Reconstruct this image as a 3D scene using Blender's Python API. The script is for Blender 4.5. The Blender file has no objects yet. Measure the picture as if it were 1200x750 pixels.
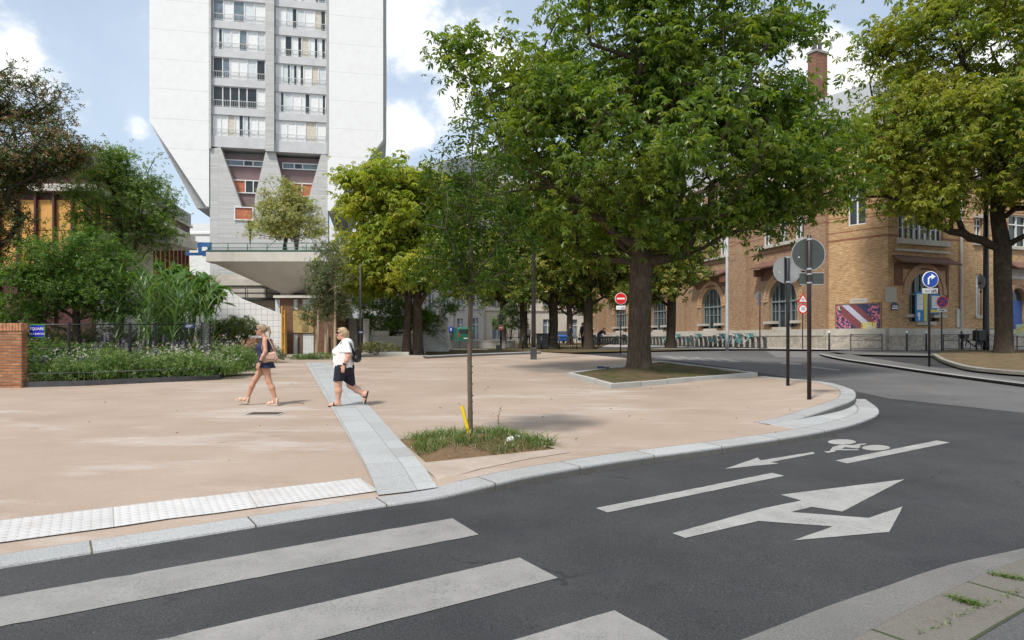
import bpy, bmesh, math, random
import numpy as np
from mathutils import Vector, Matrix
from mathutils.geometry import tessellate_polygon, delaunay_2d_cdt

S = bpy.context.scene
COL = S.collection
R = math.radians
F, HY, CAMZ = 800.0, 395.0, 1.74      # focal length in photo pixels, horizon row, eye height
SLOPE, YK = 0.0224, 44.0              # the square climbs gently, then levels off


def zg(y):
    return SLOPE * min(y, YK)


def G(px, py, off=0.0):
    """ground point seen at a photo pixel (ground lifted by off)"""
    d = (CAMZ - off) / ((py - HY) / F + SLOPE)
    if d > YK or d <= 0:
        d = (CAMZ - off - SLOPE * YK) / max((py - HY) / F, 1e-4)
    return Vector(((px - 600) / F * d, d, zg(d) + off))


def at(px, py, d):
    return Vector(((px - 600) / F * d, d, CAMZ - (py - HY) / F * d))


def gx(px, d):
    return (px - 600) / F * d


def smooth(a, b, x):
    t = np.clip((x - a) / (b - a), 0, 1)
    return t * t * (3 - 2 * t)


# ------------------------------------------------------------------ tagging
def tag(o, label=None, cat=None, group=None, kind=None):
    if label: o['label'] = label
    if cat: o['category'] = cat
    if group: o['group'] = group
    if kind: o['kind'] = kind
    return o


def thing(name, label, cat, loc=(0, 0, 0), rz=0.0, group=None):
    o = bpy.data.objects.new(name, None)
    o.empty_display_size = 0.3
    COL.objects.link(o)
    o.location = loc
    o.rotation_euler = (0, 0, rz)
    return tag(o, label, cat, group)


def copy_tree(o, parent=None):
    c = o.copy()
    COL.objects.link(c)
    if parent is not None:
        c.parent = parent
    for ch in list(o.children):
        copy_tree(ch, c)
    return c


SPLIT = {'pilaster', 'tile_panel', 'canopy_bracket', 'ledge', 'tiled_canopy', 'brick_pier', 'mushroom_cap', 'column', 'pillar', 'facade_panel', 'sloping_wing', 'sill', 'chimney_pot', 'white_patch', 'lettering_line', 'text_line', 'temple_arm', 'step', 'clamp', 'stiffener', 'brace', 'white_drawing', 'meter_box', 'upright', 'crossbar', 'notice', 'coping_brick', 'spandrel', 'walker_mark', 'chimney', 'beam', 'plinth', 'plinth_coping', 'cross_bar', 'band', 'roof_edge'}


# ------------------------------------------------------------------ mesh builder
class MB:
    def __init__(self):
        self.v, self.f, self.m, self.uv = [], [], [], []
        self.smooth = []

    def face(self, idx, mat=0, uv=None, sm=False):
        self.f.append(tuple(idx)); self.m.append(mat); self.uv.append(uv); self.smooth.append(sm)

    def quad(self, a, b, c, d, mat=0, uv=None):
        n = len(self.v)
        self.v += [tuple(a), tuple(b), tuple(c), tuple(d)]
        self.face((n, n + 1, n + 2, n + 3), mat, uv)

    def poly(self, pts, mat=0, uv=None):
        n = len(self.v)
        self.v += [tuple(p) for p in pts]
        self.face(range(n, n + len(pts)), mat, uv)

    def box(self, lo, hi, mat=0, M=None, bevel=0.0):
        x0, y0, z0 = lo; x1, y1, z1 = hi
        if bevel > 0:
            b = bevel
            pts = []
            for (x, sx) in ((x0, 1), (x1, -1)):
                for (y, sy) in ((y0, 1), (y1, -1)):
                    for (z, sz) in ((z0, 1), (z1, -1)):
                        pts += [(x + sx * b, y + sy * b, z), (x + sx * b, y, z + sz * b), (x, y + sy * b, z + sz * b)]
            bm = bmesh.new()
            for p in pts: bm.verts.new(p)
            bmesh.ops.convex_hull(bm, input=bm.verts)
            bmesh.ops.dissolve_limit(bm, angle_limit=0.02, verts=bm.verts, edges=bm.edges)
            self.bm(bm, mat, M)
            return
        n = len(self.v)
        P = [(x0, y0, z0), (x1, y0, z0), (x1, y1, z0), (x0, y1, z0), (x0, y0, z1), (x1, y0, z1), (x1, y1, z1), (x0, y1, z1)]
        if M is not None: P = [tuple(M @ Vector(p)) for p in P]
        self.v += P
        dx, dy, dz = x1 - x0, y1 - y0, z1 - z0
        for q, (a, b) in (((0, 3, 2, 1), (dy, dx)), ((4, 5, 6, 7), (dx, dy)), ((0, 1, 5, 4), (dx, dz)), ((1, 2, 6, 5), (dy, dz)), ((2, 3, 7, 6), (dx, dz)), ((3, 0, 4, 7), (dy, dz))):
            self.face([n + i for i in q], mat, [(0, 0), (a, 0), (a, b), (0, b)])

    def bm(self, bm, mat=0, M=None, sm=False):
        n = len(self.v)
        bm.verts.index_update()
        self.v += [tuple(M @ v.co) if M is not None else tuple(v.co) for v in bm.verts]
        for f in bm.faces:
            self.face([n + v.index for v in f.verts], mat, None, sm)
        bm.free()

    def tube(self, path, rad, seg=8, mat=0, cap=True, sm=True, flat=1.0):
        path = [Vector(p) for p in path]
        k = len(path)
        rads = rad if isinstance(rad, (list, tuple)) else [rad] * k
        n0 = len(self.v)
        t0 = (path[1] - path[0]).normalized()
        ref = Vector((0, 0, 1)) if abs(t0.z) < 0.9 else Vector((1, 0, 0))
        nrm = t0.cross(ref).normalized()
        for i, p in enumerate(path):
            if i == 0: t = path[1] - path[0]
            elif i == k - 1: t = path[-1] - path[-2]
            else: t = path[i + 1] - path[i - 1]
            if t.length < 1e-9: t = Vector((0, 0, 1))
            t.normalize()
            nrm = (nrm - t * nrm.dot(t))
            if nrm.length < 1e-6: nrm = t.orthogonal()
            nrm.normalize()
            b = t.cross(nrm)
            for j in range(seg):
                a = 2 * math.pi * j / seg
                self.v.append(tuple(p + (nrm * math.cos(a) + b * math.sin(a) * flat) * rads[i]))
        for i in range(k - 1):
            for j in range(seg):
                a = n0 + i * seg + j; b_ = n0 + i * seg + (j + 1) % seg
                self.face((a, b_, b_ + seg, a + seg), mat, None, sm)
        if cap:
            self.face([n0 + j for j in range(seg)][::-1], mat)
            self.face([n0 + (k - 1) * seg + j for j in range(seg)], mat)

    def lathe(self, prof, seg=20, mat=0, M=None, sm=True, cap=True):
        n0 = len(self.v)
        for r, z in prof:
            for j in range(seg):
                a = 2 * math.pi * j / seg
                p = Vector((r * math.cos(a), r * math.sin(a), z))
                self.v.append(tuple(M @ p if M is not None else p))
        for i in range(len(prof) - 1):
            for j in range(seg):
                a = n0 + i * seg + j; b = n0 + i * seg + (j + 1) % seg
                self.face((a, b, b + seg, a + seg), mat, None, sm)
        if cap:
            self.face([n0 + j for j in range(seg)][::-1], mat)
            self.face([n0 + (len(prof) - 1) * seg + j for j in range(seg)], mat)

    def prism(self, pts2, depth, M=None, mat=0, side=None):
        """extrude a 2-D outline (x, z) from y=0 to y=depth"""
        n = len(pts2)
        area = sum(pts2[i][0] * pts2[(i + 1) % n][1] - pts2[(i + 1) % n][0] * pts2[i][1] for i in range(n))
        if area < 0: pts2 = pts2[::-1]
        T = lambda p, y: tuple(M @ Vector((p[0], y, p[1]))) if M is not None else (p[0], y, p[1])
        tris = tessellate_polygon([[Vector((p[0], p[1], 0)) for p in pts2]])
        n0 = len(self.v)
        self.v += [T(p, 0) for p in pts2] + [T(p, depth) for p in pts2]
        for t in tris:
            a, b, c = t
            if (pts2[b][0] - pts2[a][0]) * (pts2[c][1] - pts2[a][1]) - (pts2[c][0] - pts2[a][0]) * (pts2[b][1] - pts2[a][1]) < 0: b, c = c, b
            self.face((n0 + a, n0 + b, n0 + c), mat, [pts2[a], pts2[b], pts2[c]])
            self.face((n0 + n + a, n0 + n + c, n0 + n + b), mat, [pts2[a], pts2[c], pts2[b]])
        for i in range(n):
            j = (i + 1) % n
            L = math.dist(pts2[i], pts2[j])
            self.face((n0 + i, n0 + n + i, n0 + n + j, n0 + j), mat if side is None else side, [(0, 0), (depth, 0), (depth, L), (0, L)])

    def wall(self, outer, holes, depth, M, mat=0, reveal=None):
        """flat wall in local xz with openings and reveals going to local y=depth"""
        polys = [outer] + holes
        flat = [p for pl in polys for p in pl]
        tris = tessellate_polygon([[Vector((p[0], p[1], 0)) for p in pl] for pl in polys])
        n0 = len(self.v)
        self.v += [tuple(M @ Vector((p[0], 0, p[1]))) for p in flat]
        for a, b, c in tris:
            if (flat[b][0] - flat[a][0]) * (flat[c][1] - flat[a][1]) - (flat[c][0] - flat[a][0]) * (flat[b][1] - flat[a][1]) < 0: b, c = c, b
            self.face((n0 + a, n0 + b, n0 + c), mat, [flat[a], flat[b], flat[c]])
        for h in holes:
            for i in range(len(h)):
                p, q = h[i], h[(i + 1) % len(h)]
                L = math.dist(p, q)
                self.quad(M @ Vector((p[0], 0, p[1])), M @ Vector((q[0], 0, q[1])), M @ Vector((q[0], depth, q[1])), M @ Vector((p[0], depth, p[1])),
                          mat if reveal is None else reveal, [(0, 0), (L, 0), (L, depth), (0, depth)])

    def build(self, name, mats, parent=None, loc=None, sm_all=None):
        if name in SPLIT and parent is not None:
            # countable pieces become parts of their own
            up = list(range(len(self.v)))

            def find(i):
                while up[i] != i: up[i] = up[up[i]]; i = up[i]
                return i
            for f in self.f:
                for k in f[1:]: up[find(k)] = find(f[0])
            comps = {}
            for i, f in enumerate(self.f): comps.setdefault(find(f[0]), []).append(i)
            if len(comps) > 1:
                res = []
                for fs in comps.values():
                    q = MB(); mp = {}
                    for i in fs:
                        q.face([mp.setdefault(k, len(mp)) for k in self.f[i]], self.m[i], self.uv[i], self.smooth[i])
                    q.v = [self.v[k] for k in mp]
                    res.append(q.build(name, mats, parent, loc, sm_all))
                return res[0]
        me = bpy.data.meshes.new(name)
        me.from_pydata(self.v, [], self.f)
        if not isinstance(mats, (list, tuple)): mats = [mats]
        for m in mats: me.materials.append(m)
        me.polygons.foreach_set('material_index', self.m)
        me.polygons.foreach_set('use_smooth', [bool(s) if sm_all is None else sm_all for s in self.smooth])
        if any(u is not None for u in self.uv):
            lay = me.uv_layers.new(name='UVMap')
            co = []
            for f, u in zip(self.f, self.uv):
                if u is None: co += [0.0] * (2 * len(f))
                else:
                    for p in u: co += [p[0], p[1]]
            lay.data.foreach_set('uv', co)
        me.update()
        o = bpy.data.objects.new(name, me)
        COL.objects.link(o)
        if parent is not None: o.parent = parent
        if loc is not None: o.location = loc
        return o


def np_mesh(name, verts, faces4, mat, parent=None, sm=False, loc=None):
    """fast mesh of quads (n,4) or tris (n,3)"""
    me = bpy.data.meshes.new(name)
    k = faces4.shape[1]
    me.vertices.add(len(verts)); me.vertices.foreach_set('co', np.ascontiguousarray(verts, dtype=np.float32).ravel())
    me.loops.add(faces4.size); me.loops.foreach_set('vertex_index', np.ascontiguousarray(faces4, dtype=np.int32).ravel())
    me.polygons.add(len(faces4)); me.polygons.foreach_set('loop_start', np.arange(0, faces4.size, k, dtype=np.int32))
    me.polygons.foreach_set('use_smooth', np.full(len(faces4), sm))
    mats = mat if isinstance(mat, (list, tuple)) else [mat]
    for m in mats: me.materials.append(m)
    me.update(calc_edges=True)
    me.validate()
    o = bpy.data.objects.new(name, me)
    COL.objects.link(o)
    if parent is not None: o.parent = parent
    if loc is not None: o.location = loc
    return o


def frame(origin, xdir, ydir=None):
    """local x along xdir (horizontal), z up, y into the wall (left-hand of facing viewer)"""
    x = Vector(xdir).normalized()
    z = Vector((0, 0, 1))
    y = z.cross(x)
    M = Matrix(((x.x, y.x, z.x, origin[0]), (x.y, y.y, z.y, origin[1]), (x.z, y.z, z.z, origin[2]), (0, 0, 0, 1)))
    return M


def sheet(name, poly, off, mat, zoff=None, spacing=0.6, holes=(), parent=None, uvdir=None, uvo=(0, 0)):
    """ground-following sheet inside a plan polygon"""
    pts = []
    edges = []

    def ring(pl):
        st = len(pts)
        out = []
        for i in range(len(pl)):
            a, b = Vector(pl[i][:2]), Vector(pl[(i + 1) % len(pl)][:2])
            n = max(1, int((b - a).length / spacing))
            for k in range(n):
                out.append(a.lerp(b, k / n))
        # kink row
        pts.extend(out)
        m = len(out)
        edges.extend([(st + i, st + (i + 1) % m) for i in range(m)])
        return out
    r0 = ring(poly)
    for h in holes: ring(h)
    xs = [p.x for p in r0]; ys = [p.y for p in r0]
    nx = max(1, int((max(xs) - min(xs)) / spacing)); ny = max(1, int((max(ys) - min(ys)) / spacing))
    if nx * ny < 40000:
        for i in range(1, nx):
            for j in range(1, ny):
                pts.append(Vector((min(xs) + (i + 0.5 * (j % 2)) * (max(xs) - min(xs)) / nx, min(ys) + j * (max(ys) - min(ys)) / ny)))
    vs, es, fs, *_ = delaunay_2d_cdt(pts, edges, [], 2 if holes else 1, 1e-5)
    used = set()
    if holes:
        keep = []
        for f in fs:
            c = sum((vs[i] for i in f), Vector((0, 0))) / len(f)
            if any(inside(c, h) for h in holes): continue
            if not inside(c, poly): continue
            keep.append(f)
        fs = keep
    mb = MB()
    for v in vs:
        mb.v.append((v.x, v.y, zg(v.y) + off + (float(zoff(v.x, v.y)) if zoff else 0.0)))
    for f in fs:
        f = list(f)
        a, b, c = vs[f[0]], vs[f[1]], vs[f[2]]
        if (b - a).cross(c - a) < 0: f = f[::-1]
        uv = None
        if uvdir is not None:
            u = Vector(uvdir).normalized(); w = Vector((-u.y, u.x))
            uv = [((vs[i] - Vector(uvo)).dot(u), (vs[i] - Vector(uvo)).dot(w)) for i in f]
        mb.face(f, 0, uv, True)
    return mb.build(name, mat, parent)


def inside(p, poly):
    x, y = p[0], p[1]
    c = False
    n = len(poly)
    for i in range(n):
        x0, y0 = poly[i][0], poly[i][1]; x1, y1 = poly[(i + 1) % n][0], poly[(i + 1) % n][1]
        if (y0 > y) != (y1 > y) and x < (x1 - x0) * (y - y0) / (y1 - y0) + x0: c = not c
    return c


def text_bm(s, size, M, mb, mat=0, depth=0.0, align='CENTER'):
    cu = bpy.data.curves.new('lettering', 'FONT')
    cu.body = s; cu.size = size; cu.align_x = align; cu.align_y = 'CENTER'; cu.resolution_u = 3
    o = bpy.data.objects.new('lettering', cu)
    COL.objects.link(o)
    dg = bpy.context.evaluated_depsgraph_get()
    me = bpy.data.meshes.new_from_object(o.evaluated_get(dg))
    n = len(mb.v)
    for v in me.vertices:
        mb.v.append(tuple(M @ Vector((v.co.x, 0, v.co.y))))
    for p in me.polygons:
        mb.face([n + i for i in p.vertices][::1], mat)
    bpy.data.objects.remove(o); bpy.data.meshes.remove(me); bpy.data.curves.remove(cu)


# ------------------------------------------------------------------ materials
def new_mat(name):
    m = bpy.data.materials.new(name)
    m.use_nodes = True
    nt = m.node_tree
    for n in list(nt.nodes):
        nt.nodes.remove(n)
    out = nt.nodes.new('ShaderNodeOutputMaterial')
    return m, nt, out


def N(nt, typ, **kw):
    n = nt.nodes.new(typ)
    for k, v in kw.items():
        if k.startswith('i_'):
            n.inputs[k[2:].replace('_', ' ')].default_value = v
        else:
            setattr(n, k, v)
    return n


def L(nt, a, b):
    nt.links.new(a, b)


def rgb(c):
    return (c[0], c[1], c[2], 1.0)


def noise_fac(nt, scale, detail=4, rough=0.6, vec=None, lo=0.35, hi=0.65, stretch=None):
    n = N(nt, 'ShaderNodeTexNoise')
    n.inputs['Scale'].default_value = scale; n.inputs['Detail'].default_value = detail; n.inputs['Roughness'].default_value = rough
    if vec is None:
        tc = N(nt, 'ShaderNodeTexCoord'); vec = tc.outputs['Object']
    if stretch is not None:
        mp = N(nt, 'ShaderNodeMapping'); mp.inputs['Scale'].default_value = stretch
        L(nt, vec, mp.inputs['Vector']); vec = mp.outputs['Vector']
    L(nt, vec, n.inputs['Vector'])
    mr = N(nt, 'ShaderNodeMapRange')
    mr.inputs['From Min'].default_value = lo; mr.inputs['From Max'].default_value = hi
    L(nt, n.outputs['Fac'], mr.inputs['Value'])
    return mr.outputs['Result']


def mix(nt, fac, a, b, blend='MIX'):
    m = N(nt, 'ShaderNodeMix', data_type='RGBA', blend_type=blend)
    if isinstance(fac, (int, float)): m.inputs[0].default_value = fac
    else: L(nt, fac, m.inputs[0])
    for sock, v in ((m.inputs[6], a), (m.inputs[7], b)):
        if isinstance(v, (tuple, list)): sock.default_value = rgb(v)
        else: L(nt, v, sock)
    return m.outputs[2]


MATS = {}


def pmat(name, col, rough=0.7, var=0.12, scale=3.0, bump=0.0, bscale=60.0, metal=0.0, spec=0.5, dirt=None, dscale=0.8, coat=0.0):
    if name in MATS: return MATS[name]
    m, nt, out = new_mat(name)
    p = N(nt, 'ShaderNodeBsdfPrincipled')
    p.inputs['Roughness'].default_value = rough; p.inputs['Metallic'].default_value = metal
    p.inputs['Specular IOR Level'].default_value = spec; p.inputs['Coat Weight'].default_value = coat
    f = noise_fac(nt, scale, 5, 0.65)
    c = mix(nt, f, tuple(x * (1 - var) for x in col), tuple(min(1, x * (1 + var)) for x in col))
    if dirt is not None:
        f2 = noise_fac(nt, dscale, 6, 0.7, lo=0.5, hi=0.75)
        c = mix(nt, f2, c, dirt)
    L(nt, c, p.inputs['Base Color'])
    if bump > 0:
        tc = N(nt, 'ShaderNodeTexCoord')
        n = N(nt, 'ShaderNodeTexNoise'); n.inputs['Scale'].default_value = bscale; n.inputs['Detail'].default_value = 4
        L(nt, tc.outputs['Object'], n.inputs['Vector'])
        b = N(nt, 'ShaderNodeBump'); b.inputs['Strength'].default_value = bump; b.inputs['Distance'].default_value = 0.02
        L(nt, n.outputs['Fac'], b.inputs['Height']); L(nt, b.outputs['Normal'], p.inputs['Normal'])
    L(nt, p.outputs['BSDF'], out.inputs['Surface'])
    MATS[name] = m
    return m


def glass_mat(name, col=(0.03, 0.04, 0.045), rough=0.08):
    if name in MATS: return MATS[name]
    m = pmat(name, col, rough, 0.3, 1.2, spec=0.45)
    return m


def brick_mat(name, c1, c2, mortar, bw=0.22, bh=0.065, msize=0.008, bands=None, band_col=(0.2, 0.06, 0.04), wear=(0.3, 0.22, 0.15), wearamt=0.3):
    """brickwork on metre UVs; bands = list of (z0, z1) darker courses"""
    m, nt, out = new_mat(name)
    p = N(nt, 'ShaderNodeBsdfPrincipled'); p.inputs['Roughness'].default_value = 0.85; p.inputs['Specular IOR Level'].default_value = 0.2
    uv = N(nt, 'ShaderNodeUVMap')
    b = N(nt, 'ShaderNodeTexBrick')
    b.inputs['Scale'].default_value = 1.0; b.inputs['Brick Width'].default_value = bw; b.inputs['Row Height'].default_value = bh
    b.inputs['Mortar Size'].default_value = msize; b.inputs['Mortar Smooth'].default_value = 0.3; b.inputs['Bias'].default_value = -0.1
    b.inputs['Color1'].default_value = rgb(c1); b.inputs['Color2'].default_value = rgb(c2); b.inputs['Mortar'].default_value = rgb(mortar)
    L(nt, uv.outputs['UV'], b.inputs['Vector'])
    col = b.outputs['Color']
    # per-brick value noise
    f = noise_fac(nt, 9.0, 2, 0.5, vec=uv.outputs['UV'], lo=0.3, hi=0.7, stretch=(0.22, 2.4, 1))
    col = mix(nt, f, mix(nt, 1.0, col, (0.64, 0.58, 0.54), 'MULTIPLY'), mix(nt, 1.0, col, (1.15, 1.15, 1.12), 'MULTIPLY'))
    fg = noise_fac(nt, 0.22, 5, 0.65, vec=uv.outputs['UV'], lo=0.35, hi=0.65)
    col = mix(nt, fg, mix(nt, 1.0, col, (0.86, 0.84, 0.82), 'MULTIPLY'), col)
    if bands:
        sep = N(nt, 'ShaderNodeSeparateXYZ'); L(nt, uv.outputs['UV'], sep.inputs[0])
        tot = None
        for z0, z1 in bands:
            a = N(nt, 'ShaderNodeMath', operation='COMPARE'); L(nt, sep.outputs['Y'], a.inputs[0])
            a.inputs[1].default_value = (z0 + z1) / 2; a.inputs[2].default_value = (z1 - z0) / 2
            if tot is None: tot = a.outputs[0]
            else:
                s = N(nt, 'ShaderNodeMath', operation='MAXIMUM'); L(nt, tot, s.inputs[0]); L(nt, a.outputs[0], s.inputs[1]); tot = s.outputs[0]
        k = N(nt, 'ShaderNodeMath', operation='MULTIPLY'); L(nt, tot, k.inputs[0]); k.inputs[1].default_value = 0.8
        col = mix(nt, k.outputs[0], col, band_col)
    f2 = noise_fac(nt, 0.5, 5, 0.7, vec=uv.outputs['UV'], lo=0.45, hi=0.75)
    k2 = N(nt, 'ShaderNodeMath', operation='MULTIPLY'); L(nt, f2, k2.inputs[0]); k2.inputs[1].default_value = wearamt
    col = mix(nt, k2.outputs[0], col, wear)
    L(nt, col, p.inputs['Base Color'])
    bp = N(nt, 'ShaderNodeBump'); bp.inputs['Strength'].default_value = 0.5; bp.inputs['Distance'].default_value = 0.01
    inv = N(nt, 'ShaderNodeMath', operation='SUBTRACT'); inv.inputs[0].default_value = 1.0; L(nt, b.outputs['Fac'], inv.inputs[1])
    L(nt, inv.outputs[0], bp.inputs['Height']); L(nt, bp.outputs['Normal'], p.inputs['Normal'])
    L(nt, p.outputs['BSDF'], out.inputs['Surface'])
    return m


def grid_mat(name, col, line, sx, sy, w=0.02, rough=0.5, var=0.05, offset=0.0):
    """tiles / panels with joints on metre UVs"""
    m, nt, out = new_mat(name)
    p = N(nt, 'ShaderNodeBsdfPrincipled'); p.inputs['Roughness'].default_value = rough
    uv = N(nt, 'ShaderNodeUVMap')
    b = N(nt, 'ShaderNodeTexBrick'); b.offset = offset
    b.inputs['Scale'].default_value = 1.0; b.inputs['Brick Width'].default_value = sx; b.inputs['Row Height'].default_value = sy
    b.inputs['Mortar Size'].default_value = w / 2; b.inputs['Mortar Smooth'].default_value = 0.1
    b.inputs['Color1'].default_value = rgb(tuple(c * (1 - var) for c in col)); b.inputs['Color2'].default_value = rgb(tuple(min(1, c * (1 + var)) for c in col)); b.inputs['Mortar'].default_value = rgb(line)
    L(nt, uv.outputs['UV'], b.inputs['Vector'])
    f = noise_fac(nt, 1.3, 6, 0.7, lo=0.45, hi=0.8)
    c = mix(nt, f, b.outputs['Color'], mix(nt, 1.0, b.outputs['Color'], (0.9, 0.89, 0.87), 'MULTIPLY'))
    L(nt, c, p.inputs['Base Color'])
    L(nt, p.outputs['BSDF'], out.inputs['Surface'])
    return m


def leaf_mat(name, cols, trans=0.35, gloss=0.06, patch=None, pscale=0.5, plo=0.45, phi=0.6):
    """leaf colours drawn per leaf from a ramp; patch = second colour in large natural clumps"""
    m, nt, out = new_mat(name)
    geo = N(nt, 'ShaderNodeNewGeometry')
    ramp = N(nt, 'ShaderNodeValToRGB')
    els = ramp.color_ramp.elements
    while len(els) < len(cols): els.new(0.5)
    for i, c in enumerate(cols):
        els[i].position = i / (len(cols) - 1); els[i].color = rgb(c)
    L(nt, geo.outputs['Random Per Island'], ramp.inputs['Fac'])
    col = ramp.outputs['Color']
    if patch is not None:
        f = noise_fac(nt, pscale, 3, 0.6, lo=plo, hi=phi)
        col = mix(nt, f, col, patch)
    d = N(nt, 'ShaderNodeBsdfDiffuse'); L(nt, col, d.inputs['Color'])
    t = N(nt, 'ShaderNodeBsdfTranslucent')
    tc = mix(nt, 1.0, col, (1.5, 1.6, 0.55), 'MULTIPLY')
    L(nt, tc, t.inputs['Color'])
    g = N(nt, 'ShaderNodeBsdfGlossy'); g.inputs['Roughness'].default_value = 0.42; g.inputs['Color'].default_value = (0.9, 0.95, 0.9, 1)
    m1 = N(nt, 'ShaderNodeMixShader'); m1.inputs[0].default_value = trans
    L(nt, d.outputs[0], m1.inputs[1]); L(nt, t.outputs[0], m1.inputs[2])
    m2 = N(nt, 'ShaderNodeMixShader'); m2.inputs[0].default_value = gloss
    L(nt, m1.outputs[0], m2.inputs[1]); L(nt, g.outputs[0], m2.inputs[2])
    L(nt, m2.outputs[0], out.inputs['Surface'])
    return m


def bark_mat(name, c1, c2, scale=6.0, bump=0.6):
    m, nt, out = new_mat(name)
    p = N(nt, 'ShaderNodeBsdfPrincipled'); p.inputs['Roughness'].default_value = 0.9; p.inputs['Specular IOR Level'].default_value = 0.15
    f = noise_fac(nt, scale, 6, 0.7, stretch=(3, 3, 0.5), lo=0.3, hi=0.7)
    c = mix(nt, f, c1, c2)
    f2 = noise_fac(nt, 1.2, 3, 0.6, lo=0.55, hi=0.75)
    c = mix(nt, f2, c, tuple(x * 1.35 for x in c2))
    L(nt, c, p.inputs['Base Color'])
    b = N(nt, 'ShaderNodeBump'); b.inputs['Strength'].default_value = bump; b.inputs['Distance'].default_value = 0.05
    L(nt, f, b.inputs['Height']); L(nt, b.outputs['Normal'], p.inputs['Normal'])
    L(nt, p.outputs['BSDF'], out.inputs['Surface'])
    return m
# ================================================================== camera, light, sky
cam = bpy.data.cameras.new('camera'); camo = bpy.data.objects.new('camera', cam); COL.objects.link(camo)
camo.location = (0, 0, CAMZ); camo.rotation_euler = (R(90), 0, 0)
cam.sensor_width = 36; cam.lens = 24; cam.shift_y = 20 / 1200; cam.clip_end = 5000; cam.clip_start = 0.1
S.camera = camo

SUN_EL, SUN_AZ = R(56), R(213)        # azimuth of the sun, clockwise from +Y
sd = Vector((math.sin(SUN_AZ) * math.cos(SUN_EL), math.cos(SUN_AZ) * math.cos(SUN_EL), math.sin(SUN_EL)))
sl = bpy.data.lights.new('sun', 'SUN'); sl.energy = 3.3; sl.angle = R(7); sl.color = (1.0, 0.955, 0.89)
so = bpy.data.objects.new('sun', sl); COL.objects.link(so)
so.rotation_euler = sd.to_track_quat('Z', 'Y').to_euler(); so.location = sd * 60

W = bpy.data.worlds.new('World'); S.world = W; W.use_nodes = True
wt = W.node_tree
for n in list(wt.nodes): wt.nodes.remove(n)
wo = wt.nodes.new('ShaderNodeOutputWorld'); bg = wt.nodes.new('ShaderNodeBackground'); bg.inputs['Strength'].default_value = 0.115
sky = wt.nodes.new('ShaderNodeTexSky'); sky.sky_type = 'NISHITA'; sky.sun_disc = False
sky.sun_elevation = SUN_EL; sky.sun_rotation = SUN_AZ; sky.air_density = 1.0; sky.dust_density = 1.6; sky.ozone_density = 1.0
tcw = wt.nodes.new('ShaderNodeTexCoord')


def cdir(px, py):
    return Vector(((px - 600) / F, 1.0, (HY - py) / F)).normalized()


blobs = [(12, 68, .040, 1.0), (48, 92, .026, .8), (485, 42, .062, 1.0), (545, 62, .045, .9), (465, 152, .036, 1.0), (528, 114, .034, .9), (590, 80, .035, .8),
         (965, 66, .030, 1.1), (640, 110, .04, .9), (560, 200, .04, .8), (1000, 130, .06, 1.0), (880, 150, .06, .8), (240, 215, .02, .7), (160, 152, .012, .6), (100, 130, .014, .5),
         (1150, 90, .06, .8), (-100, 60, .07, 1.0), (1350, 60, .1, 1.0), (455, 8, .02, .8)]
acc = None
for px, py, sg, amp in blobs:
    d = N(wt, 'ShaderNodeVectorMath', operation='DISTANCE'); L(wt, tcw.outputs['Generated'], d.inputs[0]); d.inputs[1].default_value = cdir(px, py)
    mr = N(wt, 'ShaderNodeMapRange', interpolation_type='SMOOTHSTEP'); mr.inputs['From Min'].default_value = sg * 2.2; mr.inputs['From Max'].default_value = 0.0
    mr.inputs['To Min'].default_value = 0.0; mr.inputs['To Max'].default_value = amp
    L(wt, d.outputs['Value'], mr.inputs['Value'])
    if acc is None: acc = mr.outputs['Result']
    else:
        s = N(wt, 'ShaderNodeMath', operation='MAXIMUM'); L(wt, acc, s.inputs[0]); L(wt, mr.outputs['Result'], s.inputs[1]); acc = s.outputs[0]
n1 = N(wt, 'ShaderNodeTexNoise'); n1.inputs['Scale'].default_value = 11.0; n1.inputs['Detail'].default_value = 9; n1.inputs['Roughness'].default_value = 0.62
mpw = N(wt, 'ShaderNodeMapping'); mpw.inputs['Scale'].default_value = (1, 1, 1.5); mpw.inputs['Location'].default_value = (3.1, 0.4, 1.7)
L(wt, tcw.outputs['Generated'], mpw.inputs['Vector']); L(wt, mpw.outputs['Vector'], n1.inputs['Vector'])
# wide field of cloud elsewhere in the sky
n2 = N(wt, 'ShaderNodeTexNoise'); n2.inputs['Scale'].default_value = 2.6; n2.inputs['Detail'].default_value = 7; n2.inputs['Roughness'].default_value = 0.6
L(wt, mpw.outputs['Vector'], n2.inputs['Vector'])
sep = N(wt, 'ShaderNodeSeparateXYZ'); L(wt, tcw.outputs['Generated'], sep.inputs[0])
beh = N(wt, 'ShaderNodeMapRange'); beh.inputs['From Min'].default_value = 0.75; beh.inputs['From Max'].default_value = 0.3; beh.inputs['To Min'].default_value = 0.0; beh.inputs['To Max'].default_value = 0.9
L(wt, sep.outputs['Y'], beh.inputs['Value'])
fld = N(wt, 'ShaderNodeMath', operation='MULTIPLY'); L(wt, n2.outputs['Fac'], fld.inputs[0]); L(wt, beh.outputs['Result'], fld.inputs[1])
mx = N(wt, 'ShaderNodeMath', operation='MAXIMUM'); L(wt, acc, mx.inputs[0]); L(wt, fld.outputs[0], mx.inputs[1])
nn = N(wt, 'ShaderNodeMapRange'); nn.inputs['From Min'].default_value = 0.3; nn.inputs['From Max'].default_value = 0.7; nn.inputs['To Min'].default_value = -0.55; nn.inputs['To Max'].default_value = 0.5
L(wt, n1.outputs['Fac'], nn.inputs['Value'])
ad = N(wt, 'ShaderNodeMath', operation='ADD'); L(wt, mx.outputs[0], ad.inputs[0]); L(wt, nn.outputs['Result'], ad.inputs[1])
cf = N(wt, 'ShaderNodeMapRange', interpolation_type='SMOOTHSTEP'); cf.inputs['From Min'].default_value = 0.18; cf.inputs['From Max'].default_value = 0.95
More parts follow.
